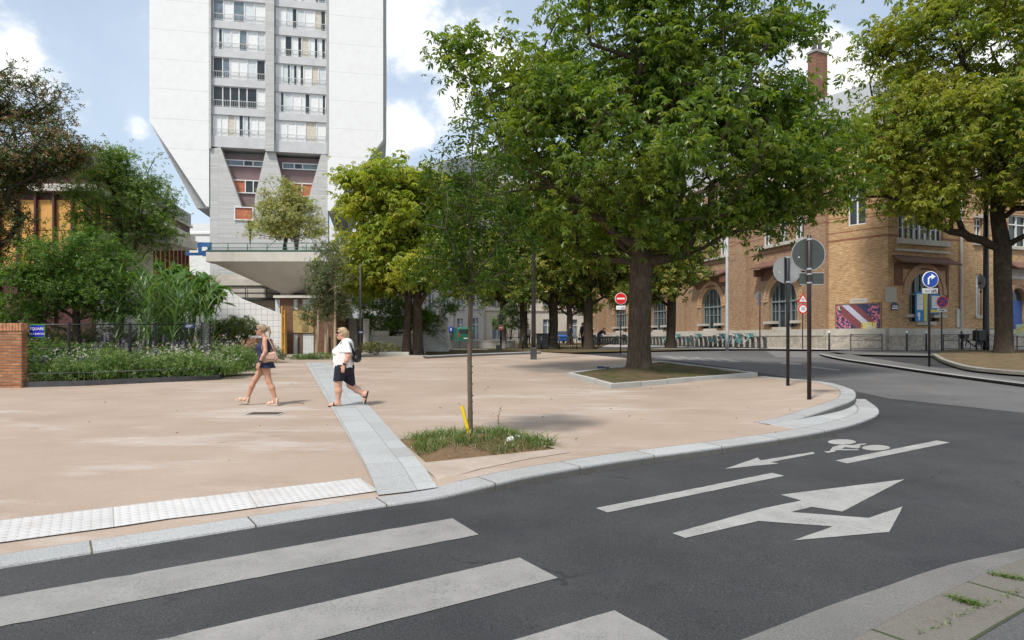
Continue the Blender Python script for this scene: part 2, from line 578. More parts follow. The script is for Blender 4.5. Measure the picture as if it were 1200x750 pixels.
L(wt, ad.outputs[0], cf.inputs['Value'])
# thin veil
ve = N(wt, 'ShaderNodeMapRange'); ve.inputs['From Min'].default_value = 0.35; ve.inputs['From Max'].default_value = 0.75; ve.inputs['To Min'].default_value = 0.33; ve.inputs['To Max'].default_value = 0.58
L(wt, n2.outputs['Fac'], ve.inputs['Value'])
veil = mix(wt, ve.outputs['Result'], sky.outputs['Color'], (6.0, 7.0, 8.2))
veil = mix(wt, 1.0, veil, (1.15, 1.12, 1.08), 'MULTIPLY')
# cloud shading: brighter towards dense parts
cc = mix(wt, cf.outputs['Result'], (7.2, 7.5, 7.9), (9.2, 9.2, 9.1))
fin = mix(wt, cf.outputs['Result'], veil, cc)
L(wt, fin, bg.inputs['Color']); L(wt, bg.outputs[0], wo.inputs['Surface'])

S.view_settings.view_transform = 'Standard'; S.view_settings.look = 'None'; S.view_settings.gamma = 1.0; S.view_settings.exposure = 0.30
S.cycles.max_bounces = 7; S.cycles.diffuse_bounces = 3; S.cycles.glossy_bounces = 2; S.cycles.transmission_bounces = 4; S.cycles.transparent_max_bounces = 6
S.cycles.use_denoising = True; S.cycles.caustics_reflective = False; S.cycles.caustics_refractive = False

# ================================================================== ground materials
def asphalt(name, col, speck=0.6, patchy=0.5, light=None):
    m, nt, out = new_mat(name)
    p = N(nt, 'ShaderNodeBsdfPrincipled'); p.inputs['Roughness'].default_value = 0.82; p.inputs['Specular IOR Level'].default_value = 0.3
    f = noise_fac(nt, 85, 3, 0.85, lo=0.34, hi=0.66)
    c = mix(nt, f, tuple(x * (1 - speck) for x in col), tuple(x * (1 + speck) for x in col))
    f2 = noise_fac(nt, 0.7, 6, 0.65, lo=0.35, hi=0.7)
    c = mix(nt, f2, c, mix(nt, 1.0, c, (1 + patchy, 1 + patchy, 1 + patchy * 0.9), 'MULTIPLY'))
    f3 = noise_fac(nt, 0.16, 6, 0.65, lo=0.42, hi=0.62, stretch=(1.0, 0.55, 1))
    c = mix(nt, f3, c, mix(nt, 1.0, c, (1.42, 1.41, 1.37), 'MULTIPLY'))
    f4 = noise_fac(nt, 62, 2, 0.6, lo=0.70, hi=0.76)
    c = mix(nt, f4, c, (0.16, 0.155, 0.15))
    # dust swept along, rough dark fret, dried spots, hairline cracks
    f5 = noise_fac(nt, 0.8, 8, 0.75, lo=0.52, hi=0.8, stretch=(0.35, 1.0, 1))
    k5 = N(nt, 'ShaderNodeMath', operation='MULTIPLY'); L(nt, f5, k5.inputs[0]); k5.inputs[1].default_value = 0.35
    c = mix(nt, k5.outputs[0], c, tuple(min(1, x * 2.6) for x in col))
    f6 = noise_fac(nt, 1.9, 7, 0.8, lo=0.62, hi=0.68)
    k6 = N(nt, 'ShaderNodeMath', operation='MULTIPLY'); L(nt, f6, k6.inputs[0]); k6.inputs[1].default_value = 0.5
    c = mix(nt, k6.outputs[0], c, tuple(x * 0.5 for x in col))
    vo = N(nt, 'ShaderNodeTexVoronoi', feature='DISTANCE_TO_EDGE'); vo.inputs['Scale'].default_value = 0.33
    tcv = N(nt, 'ShaderNodeTexCoord'); nv = N(nt, 'ShaderNodeTexNoise'); nv.inputs['Scale'].default_value = 1.7; nv.inputs['Detail'].default_value = 5
    L(nt, tcv.outputs['Object'], nv.inputs['Vector'])
    va = N(nt, 'ShaderNodeVectorMath', operation='ADD'); L(nt, tcv.outputs['Object'], va.inputs[0]); L(nt, nv.outputs['Color'], va.inputs[1]); L(nt, va.outputs[0], vo.inputs['Vector'])
    mc = N(nt, 'ShaderNodeMapRange'); mc.inputs['From Min'].default_value = 0.006; mc.inputs['From Max'].default_value = 0.001; L(nt, vo.outputs['Distance'], mc.inputs['Value'])
    fm = noise_fac(nt, 0.35, 3, 0.5, lo=0.5, hi=0.6)
    km = N(nt, 'ShaderNodeMath', operation='MULTIPLY'); L(nt, mc.outputs['Result'], km.inputs[0]); L(nt, fm, km.inputs[1])
    c = mix(nt, km.outputs[0], c, tuple(x * 0.35 for x in col))
    L(nt, c, p.inputs['Base Color'])
    tc = N(nt, 'ShaderNodeTexCoord')
    n = N(nt, 'ShaderNodeTexVoronoi'); n.inputs['Scale'].default_value = 110
    L(nt, tc.outputs['Object'], n.inputs['Vector'])
    b = N(nt, 'ShaderNodeBump'); b.inputs['Strength'].default_value = 0.45; b.inputs['Distance'].default_value = 0.006
    L(nt, n.outputs['Distance'], b.inputs['Height']); L(nt, b.outputs['Normal'], p.inputs['Normal'])
    L(nt, p.outputs['BSDF'], out.inputs['Surface'])
    return m


M_ASPH = asphalt('new_asphalt', (0.0305, 0.0305, 0.0325))
M_ASPH_OLD = asphalt('old_asphalt', (0.105, 0.102, 0.098), 0.35, 0.2)
M_ASPH_MID = asphalt('worn_asphalt', (0.085, 0.083, 0.084), 0.35, 0.2)


def plaza_mat():
    m, nt, out = new_mat('beige_stabilised_sand')
    p = N(nt, 'ShaderNodeBsdfPrincipled'); p.inputs['Roughness'].default_value = 0.9; p.inputs['Specular IOR Level'].default_value = 0.2
    f = noise_fac(nt, 0.45, 6, 0.6, lo=0.3, hi=0.7)
    c = mix(nt, f, (0.315, 0.24, 0.185), (0.385, 0.305, 0.245))
    # pale lime blooms, drawn out along the sweeping direction
    f2 = noise_fac(nt, 0.9, 7, 0.68, lo=0.52, hi=0.70, stretch=(0.35, 1.1, 1))
    k = N(nt, 'ShaderNodeMath', operation='MULTIPLY'); L(nt, f2, k.inputs[0]); k.inputs[1].default_value = 0.85
    c = mix(nt, k.outputs[0], c, (0.47, 0.43, 0.395))
    f3 = noise_fac(nt, 1.8, 6, 0.7, lo=0.54, hi=0.74, stretch=(0.3, 1.0, 1))
    k3 = N(nt, 'ShaderNodeMath', operation='MULTIPLY'); L(nt, f3, k3.inputs[0]); k3.inputs[1].default_value = 0.5
    c = mix(nt, k3.outputs[0], c, (0.255, 0.19, 0.142))
    f4 = noise_fac(nt, 70, 3, 0.8, lo=0.35, hi=0.65)
    c = mix(nt, f4, mix(nt, 1.0, c, (0.84, 0.84, 0.84), 'MULTIPLY'), mix(nt, 1.0, c, (1.1, 1.1, 1.1), 'MULTIPLY'))
    f5 = noise_fac(nt, 3.2, 2, 0.4, lo=0.755, hi=0.775)
    k5 = N(nt, 'ShaderNodeMath', operation='MULTIPLY'); L(nt, f5, k5.inputs[0]); k5.inputs[1].default_value = 0.35
    c = mix(nt, k5.outputs[0], c, (0.15, 0.12, 0.10))
    L(nt, c, p.inputs['Base Color'])
    tc = N(nt, 'ShaderNodeTexCoord')
    n = N(nt, 'ShaderNodeTexNoise'); n.inputs['Scale'].default_value = 90
    L(nt, tc.outputs['Object'], n.inputs['Vector'])
    b = N(nt, 'ShaderNodeBump'); b.inputs['Strength'].default_value = 0.2; b.inputs['Distance'].default_value = 0.01
    L(nt, n.outputs['Fac'], b.inputs['Height']); L(nt, b.outputs['Normal'], p.inputs['Normal'])
    L(nt, p.outputs['BSDF'], out.inputs['Surface'])
    return m


def granite_mat(name, col, sx=1.0, sy=0.6, w=0.012, speck=0.28, offset=0.5, line=(0.25, 0.24, 0.22)):
    m, nt, out = new_mat(name)
    p = N(nt, 'ShaderNodeBsdfPrincipled'); p.inputs['Roughness'].default_value = 0.75; p.inputs['Specular IOR Level'].default_value = 0.3
    uv = N(nt, 'ShaderNodeUVMap')
    b = N(nt, 'ShaderNodeTexBrick'); b.offset = offset
    b.inputs['Scale'].default_value = 1.0; b.inputs['Brick Width'].default_value = sx; b.inputs['Row Height'].default_value = sy
    b.inputs['Mortar Size'].default_value = w / 2; b.inputs['Mortar Smooth'].default_value = 0.2
    b.inputs['Color1'].default_value = rgb(tuple(c * 0.92 for c in col)); b.inputs['Color2'].default_value = rgb(tuple(c * 1.08 for c in col)); b.inputs['Mortar'].default_value = rgb(line)
    L(nt, uv.outputs['UV'], b.inputs['Vector'])
    f = noise_fac(nt, 75, 3, 0.85, lo=0.38, hi=0.62)
    c = mix(nt, f, mix(nt, 1.0, b.outputs['Color'], (1 - speck,) * 3, 'MULTIPLY'), mix(nt, 1.0, b.outputs['Color'], (1 + speck * .6,) * 3, 'MULTIPLY'))
    f2 = noise_fac(nt, 1.1, 6, 0.7, lo=0.5, hi=0.8)
    c = mix(nt, f2, c, mix(nt, 1.0, c, (0.86, 0.84, 0.81), 'MULTIPLY'))
    L(nt, c, p.inputs['Base Color']); L(nt, p.outputs['BSDF'], out.inputs['Surface'])
    return m


def kerb_mat(name, col, dirty=(0.10, 0.095, 0.085)):
    """granite kerb: joints every metre along U, grime on the road face (V > 0.3 m)"""
    m, nt, out = new_mat(name)
    p = N(nt, 'ShaderNodeBsdfPrincipled'); p.inputs['Roughness'].default_value = 0.8; p.inputs['Specular IOR Level'].default_value = 0.3
    uv = N(nt, 'ShaderNodeUVMap')
    b = N(nt, 'ShaderNodeTexBrick'); b.offset = 0.0
    b.inputs['Scale'].default_value = 1.0; b.inputs['Brick Width'].default_value = 1.25; b.inputs['Row Height'].default_value = 3.0
    b.inputs['Mortar Size'].default_value = 0.009; b.inputs['Color1'].default_value = rgb(tuple(c * .86 for c in col)); b.inputs['Color2'].default_value = rgb(tuple(c * 1.08 for c in col)); b.inputs['Mortar'].default_value = rgb((0.12, 0.10, 0.08))
    L(nt, uv.outputs['UV'], b.inputs['Vector'])
    f = noise_fac(nt, 75, 3, 0.85, lo=0.38, hi=0.62)
    c = mix(nt, f, mix(nt, 1.0, b.outputs['Color'], (0.68,) * 3, 'MULTIPLY'), mix(nt, 1.0, b.outputs['Color'], (1.2,) * 3, 'MULTIPLY'))
    f2 = noise_fac(nt, 1.6, 5, 0.7, lo=0.45, hi=0.8)
    c = mix(nt, f2, c, mix(nt, 1.0, c, (0.84, 0.82, 0.79), 'MULTIPLY'))
    sp = N(nt, 'ShaderNodeSeparateXYZ'); L(nt, uv.outputs['UV'], sp.inputs[0])
    mr = N(nt, 'ShaderNodeMapRange'); mr.inputs['From Min'].default_value = 0.292; mr.inputs['From Max'].default_value = 0.315; mr.inputs['To Max'].default_value = 0.85
    L(nt, sp.outputs['Y'], mr.inputs['Value'])
    f3 = noise_fac(nt, 7, 5, 0.75, lo=0.3, hi=0.75)
    c = mix(nt, mr.outputs['Result'], c, mix(nt, f3, dirty, tuple(x * 1.7 for x in dirty)))
    L(nt, c, p.inputs['Base Color']); L(nt, p.outputs['BSDF'], out.inputs['Surface'])
    return m


def paint_mat(name, col=(0.37, 0.365, 0.35), wear=0.3):
    m, nt, out = new_mat(name)
    p = N(nt, 'ShaderNodeBsdfPrincipled'); p.inputs['Roughness'].default_value = 0.7; p.inputs['Specular IOR Level'].default_value = 0.3
    f = noise_fac(nt, 2.2, 6, 0.7, lo=0.3, hi=0.75)
    c = mix(nt, f, col, tuple(x * (1 - wear) for x in col))
    f2 = noise_fac(nt, 60, 4, 0.85, lo=0.48, hi=0.60)
    f3 = noise_fac(nt, 2.6, 5, 0.7, lo=0.35, hi=0.7)
    k = N(nt, 'ShaderNodeMath', operation='MULTIPLY'); L(nt, f2, k.inputs[0]); L(nt, f3, k.inputs[1])
    c = mix(nt, k.outputs[0], c, (0.10, 0.10, 0.10))
    f4 = noise_fac(nt, 1.3, 8, 0.8, lo=0.60, hi=0.74, stretch=(1, 2.2, 1))
    c = mix(nt, f4, c, (0.22, 0.215, 0.205))
    L(nt, c, p.inputs['Base Color']); L(nt, p.outputs['BSDF'], out.inputs['Surface'])
    return m


M_PLAZA = plaza_mat()
M_GRAN = granite_mat('pale_granite_slabs', (0.37, 0.38, 0.377), 0.62, 0.42)
M_KERB = kerb_mat('granite_kerb', (0.37, 0.375, 0.372), (0.068, 0.063, 0.054))
M_KERB2 = kerb_mat('weathered_kerb', (0.30, 0.28, 0.25), (0.13, 0.12, 0.10))
M_PAINT = paint_mat('road_paint')
M_PAINT_D = paint_mat('worn_road_paint', (0.29, 0.283, 0.27), 0.3)


def soil_mat(name, c1, c2, c3, sc=14):
    m, nt, out = new_mat(name)
    p = N(nt, 'ShaderNodeBsdfPrincipled'); p.inputs['Roughness'].default_value = 0.95; p.inputs['Specular IOR Level'].default_value = 0.1
    f = noise_fac(nt, sc, 6, 0.75, lo=0.3, hi=0.7)
    c = mix(nt, f, c1, c2)
    f2 = noise_fac(nt, 1.5, 5, 0.7, lo=0.42, hi=0.62)
    c = mix(nt, f2, c, c3)
    L(nt, c, p.inputs['Base Color'])
    b = N(nt, 'ShaderNodeBump'); b.inputs['Strength'].default_value = 0.8; b.inputs['Distance'].default_value = 0.04
    L(nt, f, b.inputs['Height']); L(nt, b.outputs['Normal'], p.inputs['Normal'])
    L(nt, p.outputs['BSDF'], out.inputs['Surface'])
    return m


M_SOIL = soil_mat('dry_soil', (0.12, 0.075, 0.045), (0.30, 0.20, 0.12), (0.22, 0.15, 0.085))
M_SOIL_G = soil_mat('soil_with_moss', (0.10, 0.07, 0.045), (0.19, 0.135, 0.08), (0.075, 0.085, 0.03), 9)
M_SAND = soil_mat('sandy_soil', (0.13, 0.095, 0.06), (0.25, 0.185, 0.11), (0.12, 0.095, 0.05), 10)
M_CONC = pmat('plain_concrete', (0.42, 0.40, 0.37), 0.85, 0.12, 2.0, 0.15, 50, dirt=(0.27, 0.25, 0.22))
M_GREY_ST = pmat('dark_grey_steel', (0.055, 0.055, 0.058), 0.55, 0.2)
M_BLACK = pmat('black_paint', (0.012, 0.012, 0.013), 0.4, 0.2)
M_BROWN = pmat('dark_brown_paint', (0.022, 0.013, 0.012), 0.4, 0.2)
M_ALU = pmat('brushed_aluminium', (0.42, 0.43, 0.43), 0.4, 0.1, 4, metal=0.6)
M_WHITE = pmat('white_paint', (0.80, 0.80, 0.79), 0.5, 0.05)

# ================================================================== ground and road
gr = MB()
ys = [-60, -20, 0, 20, YK, 70, 140, 400, 4000]
xs = [-4000, -150, -60, 0, 60, 150, 4000]
for y in ys:
    for x in xs: gr.v.append((x, y, zg(y) - 0.20))
for j in range(len(ys) - 1):
    for i in range(len(xs) - 1):
        a = j * len(xs) + i
        gr.face((a, a + 1, a + 1 + len(xs), a + len(xs)))
o = gr.build('ground', M_ASPH_OLD); tag(o, 'grey asphalt ground running to the horizon', 'ground', kind='structure')

ROFF = -0.10
road = sheet('road', [(-22, -9), (60, -9), (60, 43.9), (60, 44.1), (60, 100), (-30, 100), (-30, 44.1), (-30, 43.9), (-22, 20)], ROFF, M_ASPH, spacing=2.5)
tag(road, 'dark new asphalt street curving round the square', 'road', kind='structure')

# ---- kerb line round the square (photo pixels of its top outer edge)
KL = [(150, 640, -.083), (300, 616, -.083), (450, 592, -.08), (520, 580.5, -.062), (565, 570, -.03), (610, 559, 0), (700, 543.5, 0), (760, 534.5, 0), (840, 524, 0), (930, 511, 0), (990, 499.5, 0),
      (1020, 490, 0), (1029.5, 484, 0), (1028, 477.5, 0), (1015, 468, 0)]
kpts = [G(*k) for k in KL]
d0 = (kpts[0] - kpts[1]); d0.z = 0; d0.normalize()
kpts = [kpts[0] + d0 * 14, kpts[0] + d0 * 7] + kpts
for p in kpts[:2]: p.z = zg(p.y)


def resample(pts, step, closed=False):
    P = [Vector((p[0], p[1])) for p in pts]
    # Catmull-Rom
    out = []
    n = len(P)
    for i in range(n - 1):
        p0 = P[max(i - 1, 0)]; p1 = P[i]; p2 = P[i + 1]; p3 = P[min(i + 2, n - 1)]
        k = max(1, int((p2 - p1).length / step))
        for j in range(k):
            t = j / k
            out.append(0.5 * ((2 * p1) + (p2 - p0) * t + (2 * p0 - 5 * p1 + 4 * p2 - p3) * t * t + (3 * p1 - p0 - 3 * p2 + p3) * t ** 3))
    out.append(P[-1])
    return out


def offset_line(P, d):
    out = []
    for i, p in enumerate(P):
        a = P[max(i - 1, 0)]; b = P[min(i + 1, len(P) - 1)]
        t = (b - a).normalized()
        out.append(p + Vector((-t.y, t.x)) * d)
    return out


KO = resample(kpts, 0.3)               # outer edge, square lies on the left of travel
KI = offset_line(KO, 0.36)
kx = np.array([p.x for p in KO]); ky = np.array([p.y for p in KO])


def zp(x, y):
    """height of the square's surface over the general slope: dropped kerb at the crossing, raised tip"""
    d = float(np.sqrt((kx - x) ** 2 + (ky - y) ** 2).min())
    # position along the kerb measured by x of the nearest point
    i = int(((kx - x) ** 2 + (ky - y) ** 2).argmin())
    drop = -0.083 * (1 - float(smooth(-1.15, 0.25, kx[i]))) * (1 - float(smooth(0.1, 1.6, d)))
    if y > 12.0: drop = 0.0
    tip = 0.12 * float(smooth(4.7, 6.6, x)) * float(1 - smooth(17.5, 22, y)) * float(smooth(10, 12.5, y))
    return drop + tip


def loft_kerb(name, PO, mat, zf, drop, width, label, parent=None, face=0.30):
    """kerb stones: inner top, outer top (small rounded arris), outer foot"""
    rows = [(offset_line(PO, width), 0.0, 0.0), (offset_line(PO, 0.02), 0.0, width - .02), (offset_line(PO, 0.006), -0.006, width - 0.006), (PO, -0.022, width + 0.01), (PO, -drop, width + 0.01 + drop)]
    mb = MB(); s = 0.0; arc = []
    for i, p in enumerate(PO):
        if i: s += (PO[i] - PO[i - 1]).length
        arc.append(s)
    n = len(PO)
    for (P, dz, v) in rows:
        for i, p in enumerate(P):
            mb.v.append((p.x, p.y, zg(p.y) + zf(PO[i].x, PO[i].y) + dz))
    for r in range(len(rows) - 1):
        v0, v1 = rows[r][2], rows[r + 1][2]
        k = face / width
        for i in range(n - 1):
            a = r * n + i
            mb.face((a, a + n, a + n + 1, a + 1), 0, [(arc[i], v0 * (0.28 / width) if r < 2 else v0 - width + .28), (arc[i], v1 * (0.28 / width) if r < 1 else v1 - width + .28), (arc[i + 1], v1 * (0.28 / width) if r < 1 else v1 - width + .28), (arc[i + 1], v0 * (0.28 / width) if r < 2 else v0 - width + .28)], False)
    for i in (0, n - 1): mb.face([r * n + i for r in range(len(rows))][::1 if i else -1], 0, [(arc[i], .1)] * len(rows))
    o = mb.build(name, mat, parent)
    if label: tag(o, label, 'kerb', kind='structure')
    return o


def zkerb(x, y):
    i = int(((kx - x) ** 2 + (ky - y) ** 2).argmin())
    return -0.083 * (1 - float(smooth(-1.15, 0.25, kx[i]))) if y < 12 else 0.0


loft_kerb('kerb', KO, M_KERB, lambda x, y: zkerb(x, y) + 0.004, 0.20, 0.37, 'pale granite kerb sweeping round the square')

# inner raised kerb at the tip, from its tapered start to the back of the square
IL = [(903, 497.5), (926, 493), (950, 488.5), (980, 482.5), (997, 476.5), (1003, 470.5), (1000, 463), (985, 457), (966, 452), (945, 448), (921, 444), (897, 441)]
ipts = [G(a, b, .0) for a, b in IL]
IKO = resample(ipts, 0.25)
sidx = 0


def zinner(x, y):
    return zp(x, y) + 0.003


loft_kerb('kerb', IKO, M_KERB, zinner, 0.30, 0.32, 'raised inner granite kerb at the tip of the square')

# ---- the square
KIv = [p for p in offset_line(KO, 0.32)]
front = [p for p in KIv if p.x < IKO[0].x + 0.3]
inner = offset_line(IKO, 0.27)
inner = [p for p in inner if p.x > 3.5]
back = [G(880, 437), G(840, 431.5), (G(780, 424)), G(693, 416), G(635, 412.6), G(520, 416.5), G(490, 418), G(425, 417.5), G(340, 417.5), G(296, 419)]
bp_ = [Vector((p.x, p.y)) for p in back]
leftside = [Vector((-14.5, 31)), Vector((-20, 26)), Vector((-24, 18)), Vector((-24, 5))]
plaza_poly = front + inner + bp_ + leftside
pit = [Vector(G(a, b).xy) for a, b in ((467.5, 515), (499, 541.5), (650, 526), (604, 509))]
bed_tree = [Vector(G(a, b).xy) for a, b in ((664, 441.5), (717, 456), (888, 441.2), (775, 426.5))]
plaza = sheet('plaza', plaza_poly, 0.0, M_PLAZA, zp, 0.4, holes=[pit, bed_tree])
tag(plaza, 'beige stabilised sand square between the street and the tower', 'square', kind='structure')
# lighter shelf between the two kerbs
shelf = [p for p in KIv if p.x > IKO[0].x - 0.6] + [p for p in reversed(offset_line(IKO, 0.01)) if p.y < 16.2]
sheet('kerb_shelf', shelf, -0.004, M_GRAN, zkerb, 0.4, uvdir=(1, .3)).update_tag()
tag(bpy.data.objects['kerb_shelf'], 'flat granite shelf between the two kerbs at the tip', 'kerb', kind='structure')

# granite band across the square
band = [G(358, 425.5), G(386, 424.5), G(513, 571.5, -.05), G(443, 581, -.07)]
bv = (band[1] + band[0]) / 2 - (band[2] + band[3]) / 2
o = sheet('granite_band', [Vector(p.xy) for p in band], 0.016, M_GRAN, zp, 0.3, parent=None, uvdir=(bv.x, bv.y), uvo=band[3].xy)
tag(o, 'pale granite slab band crossing the square', 'paving', kind='structure')
# pale cement apron between band, pit and kerb
ap = [G(478, 536), G(500, 543), G(648, 527.5), G(668, 530.5), G(620, 538), G(514, 563, -.03)]
o = sheet('cement_apron', [Vector(p.xy) for p in ap], 0.006, pmat('cement_apron', (0.36, 0.295, 0.245), 0.9, 0.12, 2.5, dirt=(0.32, 0.25, 0.195), dscale=1.2), zp, 0.25)
tag(o, 'pale cement apron beside the young tree pit', 'paving', kind='structure')

# tactile warning strip
t0, t1, t2, t3 = G(0, 613, -.03), G(422, 561.5, -.03), G(443, 574, -.045), G(0, 637, -.06)
e0 = (t0 - t1).normalized(); 
tp = [t1, t2, t3 + (t3 - t2).normalized() * 6, t0 + e0 * 6]


def tact_mat():
    m, nt, out = new_mat('white_tactile_paving')
    p = N(nt, 'ShaderNodeBsdfPrincipled'); p.inputs['Roughness'].default_value = 0.6
    uv = N(nt, 'ShaderNodeUVMap')
    v = N(nt, 'ShaderNodeVectorMath', operation='FRACTION')
    sc = N(nt, 'ShaderNodeVectorMath', operation='SCALE'); sc.inputs[3].default_value = 1 / 0.075
    L(nt, uv.outputs['UV'], sc.inputs[0]); L(nt, sc.outputs[0], v.inputs[0])
    d = N(nt, 'ShaderNodeVectorMath', operation='DISTANCE'); L(nt, v.outputs[0], d.inputs[0]); d.inputs[1].default_value = (0.5, 0.5, 0)
    mr = N(nt, 'ShaderNodeMapRange', interpolation_type='SMOOTHSTEP'); mr.inputs['From Min'].default_value = 0.36; mr.inputs['From Max'].default_value = 0.22
    L(nt, d.outputs['Value'], mr.inputs['Value'])
    g = N(nt, 'ShaderNodeTexBrick'); g.offset = 0; g.inputs['Scale'].default_value = 1; g.inputs['Brick Width'].default_value = 1.2; g.inputs['Row Height'].default_value = 3; g.inputs['Mortar Size'].default_value = .006
    g.inputs['Color1'].default_value = (.53, .52, .51, 1); g.inputs['Color2'].default_value = (.48, .47, .46, 1); g.inputs['Mortar'].default_value = (.3, .28, .26, 1)
    L(nt, uv.outputs['UV'], g.inputs['Vector'])
    f = noise_fac(nt, 3, 6, 0.75, lo=0.45, hi=0.8)
    c = mix(nt, f, g.outputs['Color'], mix(nt, 1.0, g.outputs['Color'], (.80, .77, .74), 'MULTIPLY'))
    k = N(nt, 'ShaderNodeMath', operation='MULTIPLY'); L(nt, mr.outputs['Result'], k.inputs[0]); k.inputs[1].default_value = .35
    c = mix(nt, k.outputs[0], c, (.44, .43, .41))
    L(nt, c, p.inputs['Base Color'])
    b = N(nt, 'ShaderNodeBump'); b.inputs['Strength'].default_value = 0.9; b.inputs['Distance'].default_value = 0.006
    L(nt, mr.outputs['Result'], b.inputs['Height']); L(nt, b.outputs['Normal'], p.inputs['Normal'])
    L(nt, p.outputs['BSDF'], out.inputs['Surface'])
    return m


o = sheet('tactile_strip', [Vector(p.xy) for p in tp], 0.014, tact_mat(), zp, 0.4, uvdir=(t1 - t0).xy, uvo=t1.xy)
tag(o, 'white tactile warning strip with studs along the dropped kerb', 'paving', kind='structure')

# ---- road markings: parts of the road
RJ = random.Random(77)


def ragged(P, step=0.09, amp=0.0016):
    """thermoplastic edges are never straight: fine chips and wander along the outline"""
    out = []
    for i in range(len(P)):
        a, b = P[i], P[(i + 1) % len(P)]
        n = max(1, int((b - a).length / step)) if a.y < 15 else 1
        t = (b - a).normalized() if (b - a).length > 0 else Vector((1, 0)); nn_ = Vector((-t.y, t.x))
        for k in range(n):
            j = 0 if k == 0 else RJ.gauss(0, amp) + (RJ.uniform(-.014, .010) if RJ.random() < .05 else 0)
            out.append(a.lerp(b, k / n) + nn_ * j)
    return out


def marking(name, pts, mat=None, spacing=1.5):
    return sheet(name, ragged([Vector(G(a, b, ROFF).xy) for a, b in pts]), ROFF + 0.005, mat or M_PAINT, None, spacing, parent=road)


def ext(name, a, b, c, d, back, mat):
    """stripe a-b (near end edge), c-d on the left running out of frame"""
    A, B, C, D = [Vector(G(*p, ROFF).xy) for p in (a, b, c, d)]
    u = ((C - B).normalized() + (D - A).normalized()).normalized()
    return sheet(name, ragged([A, B, B + u * back, A + u * back]), ROFF + 0.005, mat, None, 1.0, parent=road)


ext('crossing_stripe', (530, 608), (561, 627), (0, 735), (0, 701), 7.5, M_PAINT_D)
ext('crossing_stripe', (609, 654), (654, 678), (380, 749), (188, 749), 7.5, M_PAINT_D)
ext('crossing_stripe', (720, 716), (784, 751), (700, 778), (612, 750), 7.5, M_PAINT_D)
A_, B_ = Vector(G(560, 626, ROFF).xy), Vector(G(609, 654, ROFF).xy)
for k in (1, 2):
    p = Vector(G(784, 751, ROFF).xy) + Vector(G(720, 716, ROFF).xy) - Vector(G(654, 678, ROFF).xy)
    q = p + (Vector(G(784, 751, ROFF).xy) - Vector(G(720, 716, ROFF).xy))
    sft = (k - 1) * (p - Vector(G(720, 716, ROFF).xy))
    u = (Vector(G(0, 701, ROFF).xy) - Vector(G(530, 608, ROFF).xy)).normalized()
    sheet('crossing_stripe', [p + sft, q + sft, q + sft + u * 7, p + sft + u * 7], ROFF + 0.005, M_PAINT_D, None, 1.0, parent=road)
marking('lane_dash', ((698, 596), (905, 554.5), (919, 558), (712, 601)), M_PAINT)
marking('lane_dash', ((979, 540), (1098, 516.5), (1113, 519), (993, 543.5)), M_PAINT)
# bike arrow
marking('cycle_arrow', ((849, 550), (888, 536.6), (891, 539.8), (953, 530), (955, 532), (903, 542), (913, 543.5)), M_PAINT)
# two-way turn arrow
marking('turn_arrow', ((788, 625.5), (893, 596.5), (939, 587), (915, 580.2), (1060, 562), (987, 600), (951, 594.5), (927, 600.5), (1018, 607.5), (1058, 594), (1042, 624), (929, 634), (976, 617.5), (889, 611), (803, 631)), M_PAINT)
# bicycle symbol: two wheels and the frame
def ell(cx, cy, rx, ry, n=22):
    return [(cx + rx * math.cos(2 * math.pi * i / n), cy + ry * math.sin(2 * math.pi * i / n)) for i in range(n)]


bs = marking('bicycle_symbol', ell(986.6, 518.2, 16.5, 3.1), M_PAINT, 3)
marking('bicycle_symbol', ell(1026.5, 525, 16.5, 3.2), M_PAINT, 3)
marking('bicycle_symbol', ((965, 529.5), (972, 529), (976, 524), (986, 521.5), (1000, 522), (1006, 520.5), (1015, 520), (1015, 521), (1007, 522.5), (1009, 523.8), (1005, 526), (990, 524.4), (986, 526.5), (1006, 527), (1006, 528), (979, 528), (979, 529.6), (970, 531)), M_PAINT, 3)
# far markings: cycle lane zebra behind the planter and the crossing by the school
for i in range(5):
    a = 771 + i * 16
    marking('crossing_bar', ((a, 417.2 + i * .85), (a + 14, 417.0 + i * .85), (a + 36, 421.0 + i * .75), (a + 22, 421.4 + i * .75)), M_PAINT_D)
for i in range(6):
    a = 905 + i * 2
    y = 411.8 + i * 1.25
    marking('crossing_bar', ((a - 5, y), (a + 70, y + .25), (a + 73, y + .85), (a - 8, y + .6)), M_PAINT_D)
marking('lane_dash', ((950, 429), (985, 433.4), (983, 434.4), (944, 430)), M_PAINT_D)
marking('turn_arrow', ((914, 425.5), (926, 424), (925, 425.2), (940, 426), (940, 427.2), (924, 427), (924, 428)), M_PAINT_D)
marking('lane_dash', ((640, 411.5), (905, 407.6), (905, 408.8), (740, 412.3)), M_PAINT_D)

# lighter older carriageway beyond the new surfacing
o = sheet('old_carriageway', [Vector(p.xy) for p in (G(952, 447, ROFF), G(1040, 467, ROFF), G(1200, 484, ROFF), G(1330, 494, ROFF), G(1330, 442, ROFF), G(1100, 431, ROFF), G(980, 415.5, ROFF), G(905, 410.5, ROFF), G(720, 413.4, ROFF), G(850, 430, ROFF))], ROFF + 0.003, M_ASPH_MID, None, 1.5)
tag(o, 'lighter worn asphalt of the street beyond the tip', 'road', kind='structure')

